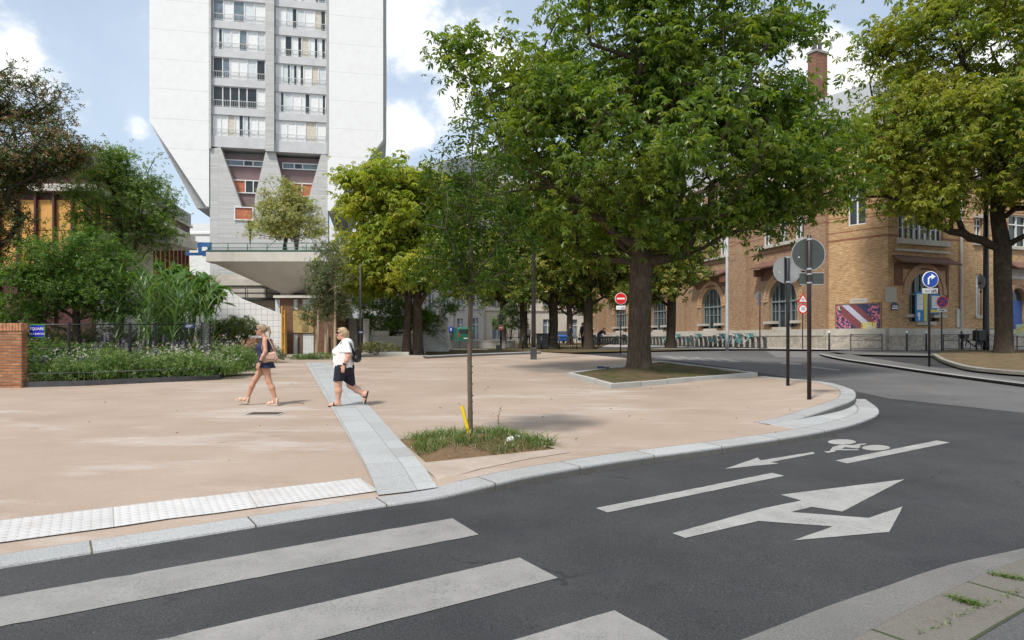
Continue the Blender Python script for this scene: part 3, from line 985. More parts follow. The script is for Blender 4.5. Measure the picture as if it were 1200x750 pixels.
# ---- near pavement at lower right
q = [Vector(G(a, b).xy) for a, b in ((985, 750), (1050, 715), (1108, 688), (1160, 664), (1200, 650))]
gut = [Vector(G(a, b, ROFF).xy) for a, b in ((870, 750), (970, 711), (1040, 687), (1110, 663), (1200, 643))]
u0 = (q[0] - q[1]).normalized(); u1 = (q[-1] - q[-2]).normalized()
q = [q[0] + u0 * 5] + q + [q[-1] + u1 * 3 + Vector((0, .15)), q[-1] + u1 * 14 + Vector((1.5, 2.5))]
ug = (gut[0] - gut[1]).normalized(); ug1 = (gut[-1] - gut[-2]).normalized()
gut = [gut[0] + ug * 5] + gut + [gut[-1] + ug1 * 3, gut[-1] + ug1 * 14 + Vector((1.2, 2.0))]
QO = resample(q, 0.3)[::-1]             # pavement on the left of travel
GO = resample(gut, 0.3)
sheet('gutter', GO + [p for p in QO], ROFF + 0.004, asphalt('gutter_concrete', (0.125, 0.122, 0.118), 0.3, 0.15), None, 0.5)
tag(bpy.data.objects['gutter'], 'grey concrete gutter along the near kerb', 'gutter', kind='structure')
loft_kerb('kerb', QO, granite_mat('old_kerb_stone', (0.155, 0.143, 0.123), 1.25, 3.0, 0.03, 0.25, 0.0, (0.05, 0.06, 0.03)), lambda x, y: -0.02, 0.14, 0.42, 'worn granite kerb stones at the near right pavement')
inn = offset_line(QO, 0.41)
o = sheet('pavement', [Vector((40, -9)), Vector((40, 20))] + inn + [Vector((inn[-1].x, -9))], -0.024, asphalt('pavement_asphalt', (0.075, 0.074, 0.077), .35, .15), None, 1.0)
tag(o, 'dark asphalt pavement in the near right corner', 'pavement', kind='structure')

# ---- far right pavement (island with the blue sign) and its kerb
FL = [(965, 414.5), (981, 418.2), (1000, 421.5), (1020, 424.3), (1060, 430), (1092, 434.6), (1140, 441), (1200, 448.5), (1290, 459)]
fpts = [Vector(G(a, b).xy) for a, b in FL]
FO = resample(fpts, 0.4)[::-1]
FO = FO if (FO[0].x > FO[-1].x) else FO[::-1]
FOk = FO[::-1]
loft_kerb('kerb', FOk, kerb_mat('clean_kerb', (.33, .33, .32), (.22, .21, .195)), lambda x, y: 0.0, 0.16, 0.30, 'granite kerb under the blue turn sign pavement')
inn2 = offset_line(FOk, 0.29)
o = sheet('pavement', inn2 + [Vector((46, 22)), Vector((46, 47)), Vector((36, 44.5)), Vector((24, 41.5)), Vector(G(1000, 410.2).xy), Vector(G(972, 411.5).xy)], -0.003, M_ASPH_OLD, None, 1.0)
tag(o, 'worn asphalt pavement around the right hand tree', 'pavement', kind='structure')
# tree bed on it
TB = [(1092, 414.2), (1098, 418), (1106, 421.8), (1130, 428.6), (1165, 432.5), (1200, 435), (1290, 441)]
tb = resample([Vector(G(a, b, .1).xy) for a, b in TB], 0.3)
loft_kerb('kerb', tb, M_KERB2, lambda x, y: 0.10, 0.13, 0.20, 'weathered kerb round the sandy tree bed at right')
ti = offset_line(tb, 0.19)
o = sheet('tree_bed', ti + [Vector((38, 30)), Vector((38, 40)), Vector(G(1110, 411.5).xy)], 0.085, M_SAND, lambda x, y: 0.03 * math.sin(x * 1.7) * math.sin(y * 1.3), 0.6)
tag(o, 'sandy soil bed under the right hand tree', 'soil', kind='structure')

# ---- strip beyond the square: low kerb, soil strip under the row of trees
o = sheet('tree_strip', [Vector(G(505, 416.6).xy), Vector(G(636, 411.9).xy), Vector(G(668, 413).xy), Vector(G(905, 408.2).xy), Vector((20.5, 46)), Vector((8, 99)), Vector((-16, 99)), Vector((-9, 44))], -0.005, M_SOIL_G, None, 1.5)
tag(o, 'brown soil strip under the row of street trees', 'soil', kind='structure')
bk = resample([Vector(G(a, b, .12).xy) for a, b in ((500, 417.3), (560, 414.6), (634, 412.0))], 0.5)
bk2 = bk
loft_kerb('kerb', bk2, M_KERB, lambda x, y: 0.12, 0.2, 0.35, 'low pale kerb closing the back of the square')

o = sheet('forecourt', [Vector((-32, 31)), Vector((-2.5, 31)), Vector((-1.5, 43.8)), Vector((-9.5, 44.2)), Vector((-12, 62)), Vector((-32, 62))], -0.006, pmat('pale_forecourt_paving', (.40, .36, .31), .9, .12, .8), None, 2.0)
tag(o, 'pale paved forecourt under the terrace and pavilion', 'paving', kind='structure')
o = sheet('pavement', [Vector(G(700, 409.2).xy), Vector(G(905, 409.2).xy), Vector(G(960, 409.9).xy), Vector(G(1040, 410.4).xy), Vector(G(1150, 411.2).xy), Vector(G(1290, 413).xy), Vector((56, 54)), Vector((24, 47)), Vector((20, 52)), Vector((12, 82))], 0.012, pmat('pale_school_pavement', (.33, .31, .285), .9, .15, .9, dirt=(.24, .225, .205)), None, 1.5)
tag(o, 'pale pavement along the foot of the school', 'pavement', kind='structure')
# ---- big tree bed
mb = MB()
ring = bed_tree
cx = sum((p.x for p in ring)) / 4; cy = sum((p.y for p in ring)) / 4
orient = sum(ring[i].x * ring[(i + 1) % 4].y - ring[(i + 1) % 4].x * ring[i].y for i in range(4))
bedroot = thing('tree_planter', 'granite edged soil bed around the big chestnut trunk', 'planter', (cx, cy, zg(cy)))
tag(bedroot, kind=None)


def inset(poly, d):
    n = len(poly); out = []
    c = sum(poly, Vector((0, 0))) / n
    for i in range(n):
        a, b, e = poly[i - 1], poly[i], poly[(i + 1) % n]
        t1, t2 = (b - a).normalized(), (e - b).normalized()
        n1, n2 = Vector((-t1.y, t1.x)), Vector((-t2.y, t2.x))
        if n1.dot(c - b) < 0: n1 = -n1
        if n2.dot(c - b) < 0: n2 = -n2
        m = (n1 + n2).normalized()
        out.append(b + m * d / max(0.3, m.dot(n1)))
    return out


ri = inset(ring, 0.17)
H = 0.13
for i in range(4):
    a, b, c, d = ring[i], ring[(i + 1) % 4], ri[(i + 1) % 4], ri[i]
    Lh = (b - a).length
    k = max(1, round(Lh / 1.2))
    for j in range(k):
        f0, f1 = (j + .006) / k, (j + .994) / k
        a0, b0, c0, e0_ = a.lerp(b, f0), a.lerp(b, f1), d.lerp(c, f1), d.lerp(c, f0)
        P = lambda p, h: Vector((p.x - cx, p.y - cy, zg(p.y) + zp(p.x, p.y) * 0 + h - zg(cy)))
        h = H + 0.006 * math.sin(i * 3 + j * 2.1)
        lo, hi = [P(p, -.1) for p in (a0, b0, c0, e0_)], [P(p, h) for p in (a0, b0, c0, e0_)]
        n0 = len(mb.v); mb.v += [tuple(v) for v in lo + hi]
        fs = [(4, 5, 6, 7), (0, 1, 5, 4), (1, 2, 6, 5), (2, 3, 7, 6), (3, 0, 4, 7)]
        for f in fs:
            f = [n0 + x for x in f]
            mb.face(f if orient > 0 else f[::-1])
mb.build('granite_edging', pmat('granite_edging', (0.40, 0.395, 0.37), 0.8, 0.2, 90, dirt=(0.3, 0.28, 0.24)), bedroot)
o = sheet('soil', [p - Vector((cx, cy)) for p in inset(ring, 0.165)], 0, M_SOIL_G, None, 0.35, parent=bedroot)
for v in o.data.vertices:
    X, Y = v.co.x + cx, v.co.y + cy
    rr = math.hypot(X - gx(748, 22.3), Y - 22.3)
    v.co.z = zg(Y) - zg(cy) + 0.10 + 0.14 * math.exp(-(rr / 1.1) ** 2) + 0.025 * math.sin(X * 3.1 + Y) * math.cos(Y * 2.3)
# ================================================================== vegetation
LEAF_BIG = leaf_mat('chestnut_leaves', [(0.054, 0.102, 0.012), (0.088, 0.15, 0.016), (0.135, 0.20, 0.022), (0.205, 0.245, 0.03)], 0.5, 0.025, (0.19, 0.225, 0.026), 0.35, 0.52, 0.72)
LEAF_RIGHT = leaf_mat('yellowing_chestnut_leaves', [(0.075, 0.13, 0.014), (0.125, 0.185, 0.02), (0.20, 0.245, 0.027), (0.32, 0.30, 0.038)], 0.5, 0.025, (0.27, 0.275, 0.034), 0.30, 0.42, 0.62)
LEAF_YEL = leaf_mat('autumn_chestnut_leaves', [(0.13, 0.20, 0.022), (0.20, 0.265, 0.03), (0.30, 0.34, 0.04), (0.45, 0.41, 0.08)], 0.5, 0.02, (0.38, 0.38, 0.055), 0.5, 0.48, 0.68)
LEAF_MID = leaf_mat('street_chestnut_leaves', [(0.06, 0.115, 0.016), (0.11, 0.165, 0.024), (0.22, 0.235, 0.036), (0.38, 0.31, 0.08)], 0.46, 0.03, (0.32, 0.28, 0.06), 0.4, 0.5, 0.7)
LEAF_YOUNG = leaf_mat('small_dark_leaves', [(0.035, 0.066, 0.010), (0.055, 0.098, 0.014), (0.09, 0.14, 0.02)], 0.42, 0.015)
LEAF_MAG = leaf_mat('glossy_magnolia_leaves', [(0.028, 0.055, 0.010), (0.05, 0.09, 0.016), (0.09, 0.13, 0.024), (0.17, 0.10, 0.035), (0.24, 0.13, 0.045)], 0.2, 0.06)
LEAF_ASH = leaf_mat('grey_green_leaves', [(0.085, 0.145, 0.026), (0.135, 0.205, 0.038), (0.195, 0.27, 0.055)], 0.4, 0.03)
LEAF_LAUREL = leaf_mat('laurel_leaves', [(0.042, 0.095, 0.010), (0.08, 0.155, 0.018), (0.15, 0.24, 0.03)], 0.36, 0.03)
LEAF_REED = leaf_mat('reed_blades', [(0.075, 0.15, 0.045), (0.12, 0.21, 0.07), (0.21, 0.30, 0.12)], 0.38, 0.05)
LEAF_SILK = leaf_mat('feathery_leaves', [(0.07, 0.16, 0.03), (0.12, 0.23, 0.045)], 0.4, 0.03)
LEAF_GOLD = leaf_mat('pale_gold_leaves', [(0.13, 0.155, 0.035), (0.22, 0.24, 0.06), (0.38, 0.36, 0.12), (0.50, 0.46, 0.20)], 0.4, 0.05)
LEAF_BIRCH = leaf_mat('small_grey_green_leaves', [(0.06, 0.085, 0.03), (0.10, 0.13, 0.05), (0.15, 0.17, 0.07)], 0.35, 0.05)
LEAF_IVY = leaf_mat('hedge_leaves', [(0.055, 0.095, 0.018), (0.10, 0.145, 0.028), (0.19, 0.19, 0.045)], 0.34, 0.03)
LEAF_BED = leaf_mat('bed_foliage', [(0.055, 0.115, 0.024), (0.10, 0.18, 0.038), (0.16, 0.235, 0.06), (0.21, 0.26, 0.10)], 0.38, 0.03)
LEAF_GRASS = leaf_mat('weed_grass', [(0.05, 0.10, 0.02), (0.08, 0.15, 0.03), (0.14, 0.19, 0.05), (0.25, 0.22, 0.09)], 0.35, 0.04)
PETAL_PURPLE = leaf_mat('purple_flowers', [(0.16, 0.12, 0.30), (0.27, 0.20, 0.42), (0.33, 0.27, 0.45)], 0.3, 0.02)
PETAL_WHITE = leaf_mat('white_flowers', [(0.62, 0.58, 0.58), (0.72, 0.66, 0.68), (0.66, 0.58, 0.60)], 0.3, 0.02)
PETAL_RED = leaf_mat('red_flowers', [(0.45, 0.08, 0.06), (0.55, 0.16, 0.12), (0.5, 0.10, 0.12)], 0.3, 0.02)
BARK_BIG = bark_mat('chestnut_bark', (0.05, 0.036, 0.026), (0.175, 0.135, 0.10), 7, 0.9)
BARK_DARK = bark_mat('dark_bark', (0.03, 0.022, 0.016), (0.10, 0.078, 0.058), 7)
BARK_YOUNG = bark_mat('young_bark', (0.08, 0.062, 0.045), (0.19, 0.15, 0.11), 14, 0.3)
BARK_PALE = bark_mat('pale_bark', (0.30, 0.22, 0.14), (0.52, 0.42, 0.30), 14, 0.3)


def rot_from_normals(nrm, rng):
    """random spin frames whose local z is nrm: returns (n,3,3)"""
    n = len(nrm)
    r = rng.normal(size=(n, 3))
    x = r - nrm * (r * nrm).sum(1, keepdims=True)
    x /= np.linalg.norm(x, axis=1, keepdims=True) + 1e-9
    y = np.cross(nrm, x)
    return np.stack([x, y, nrm], axis=2)


def palmate(k=6):
    """horse-chestnut leaf: k drooping leaflets from one point"""
    v = [(0, 0, 0)]; f = []
    for i in range(k):
        a = math.pi * 2 * (i + 0.5) / (k + 1.0) - math.pi * 0.86
        ln = 1.0 if 1 <= i <= k - 2 else 0.7
        c, s = math.cos(a), math.sin(a)
        w = 0.19 * ln
        n = len(v)
        v += [(c * .62 * ln - s * w, s * .62 * ln + c * w, -0.14 - .05 * i), (c * .92 * ln, s * .92 * ln, -0.62 * ln), (c * .62 * ln + s * w, s * .62 * ln - c * w, -0.16)]
        f.append((0, n + 2, n + 1, n))
    return np.array(v), np.array(f)


def simple_leaf(l=1.0, w=0.34, fold=0.08):
    v = [(0, 0, 0), (0.45 * l, -w / 2, fold), (l, 0, -0.12 * l), (0.45 * l, w / 2, fold)]
    return np.array(v), np.array([(0, 1, 2, 3)])


def sprig(n=5, l=0.5, w=0.2):
    """short twig with n small leaves, one island"""
    v = [(0, 0, 0)]; f = []
    for i in range(n):
        a = i * 2.4; h = i / n
        c, s = math.cos(a), math.sin(a)
        b = len(v)
        v += [(c * .5 * l - s * w / 2, s * .5 * l + c * w / 2, h * .5), (c * l, s * l, h * .5 - 0.1), (c * .5 * l + s * w / 2, s * .5 * l - c * w / 2, h * .5)]
        f.append((0, b + 2, b + 1, b))
    return np.array(v), np.array(f)


def leaf_cloud(name, centres, normals, size, rng, mat, tmpl, parent, var=0.35, loc=None):
    tv, tf = tmpl
    n = len(centres)
    nrm = normals / (np.linalg.norm(normals, axis=1, keepdims=True) + 1e-9)
    Rm = rot_from_normals(nrm, rng)
    s = size * (1 + rng.uniform(-var, var, n))
    V = np.einsum('nij,kj->nki', Rm, tv) * s[:, None, None] + centres[:, None, :]
    k = len(tv)
    Fc = (tf[None] + (np.arange(n) * k)[:, None, None]).reshape(-1, tf.shape[1])
    return np_mesh(name, V.reshape(-1, 3), Fc, mat, parent, loc=loc)


def crown_points(rng, n, lobes):
    """points in a union of ellipsoid lobes [(centre, radii)], biased to the shell"""
    vols = np.array([l[1][0] * l[1][1] * l[1][2] for l in lobes]); vols = vols / vols.sum()
    which = rng.choice(len(lobes), n, p=vols)
    d = rng.normal(size=(n, 3)); d /= np.linalg.norm(d, axis=1, keepdims=True)
    r = rng.uniform(0.12, 1.0, n) ** 0.42
    P = np.array([lobes[i][0] for i in which], dtype=float) + d * r[:, None] * np.array([lobes[i][1] for i in which], dtype=float)
    return P


def skeleton(rng, trunk, targets, bf=0.35, step=0.55, wob=0.12):
    """trunk polyline + greedy tree joining the targets (distance plus path length)"""
    nodes = [np.array(trunk[0], float)]; par = [-1]; pl = [0.0]
    for p in trunk[1:]:
        nodes.append(np.array(p, float)); par.append(len(nodes) - 2); pl.append(pl[-1] + np.linalg.norm(nodes[-1] - nodes[-2]))
    first = max(1, len(trunk) // 2 if len(trunk) > 3 else len(trunk) - 1)
    top = nodes[-1]
    order = np.argsort(np.linalg.norm(targets - nodes[min(first, len(nodes) - 1)], axis=1))
    cap = len(nodes) + len(targets) * 12
    A = np.zeros((cap, 3)); PLN = np.full(cap, 1e9)
    for i, p in enumerate(nodes):
        A[i] = p; PLN[i] = pl[i] if i >= first else 1e6
    n = len(nodes)
    tips = []
    for ti in order:
        t = targets[ti]
        d = np.linalg.norm(A[:n] - t, axis=1)
        # dislike attaching to a node above the target
        up = np.maximum(0, A[:n, 2] - t[2]) * 0.5
        c = d + bf * PLN[:n] + up
        j = int(c.argmin())
        a = A[j].copy(); L_ = d[j]
        k = max(1, int(L_ / step))
        sag = np.array([0, 0, 0.10 * L_])
        prev = j
        for q in range(1, k + 1):
            u = q / k
            p = a + (t - a) * u + sag * math.sin(math.pi * u) * 0.6
            if q < k: p = p + rng.normal(size=3) * wob * step
            if n >= cap: break
            A[n] = p; PLN[n] = PLN[prev] + np.linalg.norm(p - A[prev]); par.append(prev)
            prev = n; n += 1
        tips.append(prev)
    return A[:n], np.array(par), tips


def tree_mesh(mb, A, par, r_base, r_tip, expo, seg_big=10, flare=1.5, root_len=0.9, off=(0, 0, 0)):
    n = len(A)
    cnt = np.zeros(n)
    haschild = np.zeros(n, bool)
    for i in range(n):
        if par[i] >= 0: haschild[par[i]] = True
    cnt[~haschild] = 1
    for i in range(n - 1, 0, -1): cnt[par[i]] += cnt[i]
    rad = np.maximum(r_tip, r_base * (cnt / cnt[0]) ** expo)
    kids = [[] for _ in range(n)]
    for i in range(1, n): kids[par[i]].append(i)
    stack = [(0, None)]
    while stack:
        s, parent = stack.pop()
        chain = [s]
        cur = s
        while kids[cur]:
            ks = sorted(kids[cur], key=lambda i: -cnt[i])
            for o_ in ks[1:]: stack.append((o_, cur))
            cur = ks[0]; chain.append(cur)
        path = [A[i] for i in chain]; rr = [rad[i] for i in chain]
        if parent is not None:
            path = [A[parent]] + path; rr = [min(rad[parent] * 0.92, rr[0] * 1.25)] + rr
        if len(path) < 2: continue
        if parent is None:
            z0 = path[0][2]
            rr = [r * (1 + (flare - 1) * max(0, 1 - (p[2] - z0) / root_len) ** 2) for r, p in zip(rr, path)]
        big = rr[0]
        seg = seg_big if big > 0.12 else (6 if big > 0.04 else 4)
        mb.tube([Vector(p) - Vector(off) for p in path], [float(r) for r in rr], seg, cap=False)
    return rad


def tree(name, label, cat, base, trunk, lobes, ntargets, nleaf, leafsize, tmpl, leafmat, barkmat, r_base, seed, group=None, clump=0.75, bf=0.32, expo=0.5, upn=0.9, r_tip=0.012, step=0.6, extra_targets=None, flat=0.6, thin=None, flare=1.5, orient_out=0.5):
    """trunk/lobes are given relative to base"""
    rng = np.random.default_rng(seed)
    T = crown_points(rng, ntargets, lobes)
    if thin is not None: T = T[[not thin(p) for p in T]]
    if extra_targets is not None: T = np.vstack([T, np.array(extra_targets, float)])
    A, par, tips = skeleton(rng, trunk, T, bf, step)
    root = thing(name, label, cat, base, 0, group)
    mb = MB()
    rad = tree_mesh(mb, A, par, r_base, r_tip, expo, flare=flare)
    mb.build('trunk', barkmat, root)
    # leaves gather round the outer nodes
    cand = np.where(rad < max(0.045, r_tip * 2.2))[0]
    cand = cand[A[cand][:, 2] > trunk[-1][2] * 0.35]
    w = np.ones(len(cand)); tipset = np.isin(cand, tips); w[tipset] = 4.0
    w *= rng.gamma(0.8, 1.0, len(cand)) + .05
    pick = rng.choice(len(cand), nleaf, p=w / w.sum())
    C = A[cand[pick]] + rng.normal(size=(nleaf, 3)) * clump * np.array([0.55, 0.55, 0.55 * flat])
    ctr = np.mean(T, axis=0)
    out = (C - ctr); out /= np.linalg.norm(out, axis=1, keepdims=True) + 1e-9
    nr = rng.normal(size=(nleaf, 3)) * 0.55 + np.array([0, 0, upn]) + out * orient_out
    leaf_cloud('crown', C, nr, leafsize, rng, leafmat, tmpl, root)
    return root


PALM = palmate(6)
LEAF = simple_leaf()
SPRIG = sprig()

# ---- the big chestnut in its planter
b = Vector((gx(749, 22.6), 22.6, zg(22.6) + 0.18))
tr = [(0, 0, -0.25), (0, 0, .2), (.0, .0, .8), (0.02, 0, 1.7), (0.05, .05, 2.6), (0.08, .0, 3.5), (0.05, 0.05, 4.2), (0.15, 0.1, 5.4), (0.1, .15, 7.0), (0.25, 0.1, 8.8)]
lob = [((0, 0, 7.4), (5.2, 5.0, 3.6)), ((0.2, 0, 10.2), (4.2, 4.2, 3.4)), ((3.6, -0.5, 6.5), (3.2, 3.2, 2.5)), ((-3.4, -0.3, 6.2), (2.6, 3.0, 2.6)), ((-3.6, 0, 9.6), (2.2, 2.4, 1.6)), ((-5.4, -.3, 10.5), (1.3, 1.4, .9)), ((-5.0, -.2, 7.6), (1.4, 1.6, 1.3)), ((2.4, 0.0, 11.0), (3.4, 3.0, 2.2)),
       ((0, 0, 4.9), (4.0, 3.6, 1.3)), ((5.3, 0, 7.0), (1.7, 2.2, 1.9)), ((5.2, 0, 7.9), (1.7, 2.2, 1.6)), ((0.8, -2.0, 4.6), (3.2, 1.6, 1.1))]
lob = [(c, r) for c, r in lob]
tree('chestnut_tree', 'huge green horse chestnut spreading over its granite edged planter', 'tree', b, tr, lob, 460, 18500, 0.20, PALM, LEAF_BIG, BARK_BIG, 0.375, 11, clump=0.95, bf=0.28, flare=1.5)

# ---- the right hand chestnut
b = Vector((gx(1176, 36.3), 36.3, zg(36.3) + 0.08))
tr = [(0, 0, -0.25), (0, 0, .2), (0.02, 0, 1.2), (0, 0, 2.6), (-.05, 0, 4.0), (-.05, 0, 5.6), (-.2, .2, 7.4), (-.3, 0, 9.5), (-.4, 0, 11.8)]
lob = [((-2.0, -.5, 11.0), (5.6, 5.5, 4.2)), ((-2.6, -.5, 15.0), (5.0, 4.8, 3.2)), ((-5.0, -1, 10.8), (3.6, 3.6, 3.4)), ((-4.0, -1.5, 8.4), (2.6, 3.0, 2.0)), ((2.5, -1.5, 11), (4.5, 5, 4.0)), ((1.6, -3.0, 8.4), (3.4, 3.0, 2.2)), ((4, 0, 14.5), (4, 4, 3)), ((-6.8, -1, 10.4), (2.3, 2.4, 2.5)), ((-7.3, -1, 8.0), (2.0, 2.2, 1.3)), ((-4.6, -2, 7.5), (1.8, 1.8, .9)), ((-2.5, -.5, 17.3), (4.6, 4.5, 2.6))]
tree('chestnut_tree', 'yellow green chestnut tree on the sandy bed at the right edge', 'tree', b, tr, lob, 580, 23000, 0.245, PALM, LEAF_RIGHT, BARK_DARK, 0.43, 23, clump=1.15, bf=0.26, extra_targets=[(-4.2, -.5, 6.6), (-5.0, -1, 6.8), (-3.0, -.3, 6.4)])

# ---- the twin stemmed yellowing chestnut beyond the square
b = Vector((gx(483, 36), 36, zg(36)))
tr = [(-0.28, 0, -0.1), (-.28, 0, 1.0), (-.22, 0, 2.0), (-.2, 0, 2.9), (-.1, 0, 4.2), (.1, 0, 6.0), (0, 0, 8.0)]
lob = [((0, 0, 5.4), (3.3, 3.0, 2.2)), ((-0.6, 0, 7.8), (2.9, 2.8, 2.4)), ((-2.2, 0, 5.0), (2.2, 2.2, 1.7)), ((1.3, 0, 6.6), (2.0, 2.4, 2.6)), ((-1.6, -.5, 9.0), (1.8, 1.8, 1.3)), ((2.2, 0, 4.6), (1.8, 2, 1.3))]
t = tree('chestnut_tree', 'yellowing twin stemmed chestnut beyond the square beside the stairs', 'tree', b, tr, lob, 320, 10500, 0.26, PALM, LEAF_YEL, BARK_DARK, 0.20, 31, clump=0.8)
mb = MB()
mb.tube([(.32, 0, -.1), (.3, 0, .5), (.3, 0, 1.6), (.25, 0, 2.6), (.3, .1, 3.8), (.5, .1, 5.5), (.6, .1, 7.4)], [.34, .27, .24, .23, .17, .11, .04], 12)
mb.tube([(.28, 0, 2.4), (.75, -.1, 3.3), (1.15, -.2, 4.3), (1.5, -.2, 5.6)], [.13, .12, .09, .03], 8)
mb.build('second_stem', BARK_DARK, t)

# ---- row of street trees before the school
row = [(613, 45.5, 0.26, 'slim dark trunked chestnut behind the lamp post left of the black railings'), (648, 44.5, .30, 'forked chestnut behind the black railings beside the blue car'), (690, 43.5, .30, 'pale yellow leaved chestnut with forked trunk left of the no entry sign'),
       (748, 46.0, .30, 'chestnut in the row hidden mostly behind the big planter tree'), (786, 45.2, .28, 'green leaved chestnut standing among the bike docks')]
protos = []
for v in range(2):
    rr_ = 0.30
    tr = [(0, 0, -0.15), (0, 0, .6), (.05, 0, 1.6), (0.02, .05, 2.7), (.1, 0, 3.7), (0.1, .1, 5.2), (.2, 0, 6.8)]
    lob = [((0, 0, 6.4), (3.0, 2.8, 2.4)), ((.4, 0, 8.6), (2.6, 2.6, 2.0)), ((-1.5, -.3, 5.1), (1.8, 1.8, 1.3)), ((1.5, -.2, 5.0), (1.8, 1.9, 1.4))] if v == 0 else [((0, 0, 6.0), (2.7, 2.7, 2.2)), ((-.4, 0, 8.2), (2.4, 2.4, 2.0)), ((-1.5, -.8, 4.5), (1.7, 1.7, 1.4)), ((1.2, -.6, 4.3), (1.6, 1.7, 1.3))]
    protos.append((tr, lob))
first = {}
for i, (px, d, r, lab) in enumerate(row):
    v = [0, 1, 1, 0, 1][i]
    b = Vector((gx(px, d), d, zg(d) - .005))
    if v not in first:
        tr, lob = protos[v]
        o = tree('street_tree', lab, 'tree', b, tr, lob, 180, 5200, 0.28, PALM, LEAF_MID, BARK_DARK, r, 50 + v, group='chestnut trees in a row before the school', clump=0.85)
        first[v] = o
    else:
        o = copy_tree(first[v]); o.location = b; o.rotation_euler.z = 1.3 * i; o['label'] = lab
# more of the row running back along the street
for i, (px, d) in enumerate(((590, 62), (668, 66))):
    o = copy_tree(first[i % 2]); o.location = (gx(px, d), d, zg(d)); o.rotation_euler.z = 2.1 + i
    o['label'] = ['far chestnut standing beyond the green van', 'far chestnut beyond the parked blue car'][i]

# ---- young staked tree in the front pit
YB = Vector((gx(551, 10.0), 10.0, zg(10.0)))
tr = [(0, 0, -.1), (0.0, 0, .5), (-.01, 0, 1.1), (.0, 0, 1.7), (0.01, 0, 2.3), (.02, 0, 2.9), (.0, .03, 3.5), (.03, .0, 4.1), (.04, 0, 4.7)]
lob = [((0, 0, 3.1), (.85, .8, 1.0)), ((.08, 0, 3.8), (.8, .75, .8)), ((0.3, 0, 2.6), (.8, .65, .6)), ((-.3, 0, 2.7), (.6, .6, .55)), ((-.1, 0, 4.3), (.45, .4, .5)), ((.05, 0, 2.2), (.5, .45, .4))]
t = tree('young_tree', 'slim young tree with sparse small dark leaves in the front weed pit', 'tree', YB, tr, lob, 260, 6600, 0.085, LEAF, LEAF_YOUNG, BARK_YOUNG, 0.038, 71, clump=0.16, bf=0.5, expo=0.42, r_tip=0.0035, step=0.18, flat=1.0, upn=0.3, flare=1.35)
mb = MB()
rngk = random.Random(5)
for i in range(26):
    z = 0.15 + i * 0.085; a = rngk.uniform(0, 6.28)
    mb.lathe([(0.002, -0.012), (0.014, 0.0), (0.002, 0.012)], 6, 0, Matrix.Translation((0.038 * math.cos(a), 0.038 * math.sin(a), z)))
mb.build('bark_knots', BARK_YOUNG, t)['kind'] = 'stuff'

# ---- three small staked birches by the brick pavilion
bl = ['slender birch with pale stake left of its two neighbours', 'middle slender birch by the brick pavilion', 'rightmost slender birch before the dark underpass']
bt = None
for i, (px, d) in enumerate(((371, 33.4), (382, 33.0), (393, 32.4))):
    b = Vector((gx(px, d), d, zg(d)))
    if bt is None:
        tr = [(0, 0, -.1), (0, 0, .8), (.02, 0, 1.6), (0, 0, 2.4), (.03, 0, 3.2), (0, 0, 4.0)]
        lob = [((0, 0, 3.0), (.85, .8, 1.1)), ((.1, 0, 3.9), (.75, .7, 1.0)), ((-.2, 0, 2.3), (.7, .6, .7))]
        bt = tree('birch_tree', bl[0], 'tree', b, tr, lob, 110, 1500, 0.15, SPRIG, LEAF_BIRCH, BARK_PALE, 0.055, 81, group='slender birches by the brick pavilion', clump=0.3, step=0.3, r_tip=0.006, flat=1)
    else:
        o = copy_tree(bt); o.location = b; o.rotation_euler.z = 2.0 * i; o['label'] = bl[i]; o.scale = (1.15, 1.15, 1.1 + .05 * i)

# ---- left: magnolia, ash, laurel, reeds, silk tree
b = Vector((gx(-35, 27), 27, zg(27)))
tr = [(0, 0, -.1), (0, 0, 1.5), (0.1, 0, 3.0), (0, 0, 4.5), (.1, 0, 6.5), (0.2, 0, 8.4)]
lob = [((1.7, 0, 10.5), (1.8, 1.8, 1.25)), ((2.5, -.2, 8.4), (2.3, 1.8, 1.0)), ((.4, 0, 7.7), (1.8, 2.0, 2.0)), ((1.0, 0, 5.4), (1.2, 1.3, 1.4)), ((-.6, 0, 9.4), (1.6, 1.8, 1.8)), ((-.8, 0, 5), (1.4, 1.6, 1.5))]
tree('magnolia_tree', 'dark glossy magnolia with rusty leaf undersides at the left edge', 'tree', b, tr, lob, 320, 12500, 0.25, SPRIG, LEAF_MAG, BARK_DARK, 0.25, 91, clump=0.7)
b = Vector((gx(140, 31), 31, zg(31)))
tr = [(0, 0, -.1), (0, 0, 1.5), (0.1, 0, 3.0), (.1, 0, 4.5), (0, 0, 6.5)]
lob = [((-.1, 0, 7.3), (2.0, 2.0, 1.8)), ((1.2, 0, 6.7), (1.5, 1.6, 1.6)), ((-.5, 0, 8.8), (1.4, 1.5, 1.0)), ((.7, 0, 8.5), (1.3, 1.3, 1.0)), ((1.0, 0, 5.4), (1.3, 1.3, 1.0))]
tree('ash_tree', 'light grey green leafy tree before the ochre panelled building', 'tree', b, tr, lob, 250, 8500, 0.20, SPRIG, LEAF_ASH, BARK_DARK, 0.18, 93, clump=0.55)
b = Vector((gx(90, 24), 24, zg(24)))
tr = [(0.1, 0, -.1), (0.1, 0, .6), (0.0, 0, 1.2), (0, 0, 1.8), (0, 0, 2.6)]
lob = [((0, 0, 3.4), (2.1, 1.9, 1.35)), ((-1.3, -.2, 2.7), (1.3, 1.3, 1.1)), ((1.2, -.2, 2.8), (1.2, 1.3, 1.1)), ((-.1, 0, 4.3), (1.4, 1.3, .9)), ((-2.2, 0, 1.9), (.8, .8, .7))]
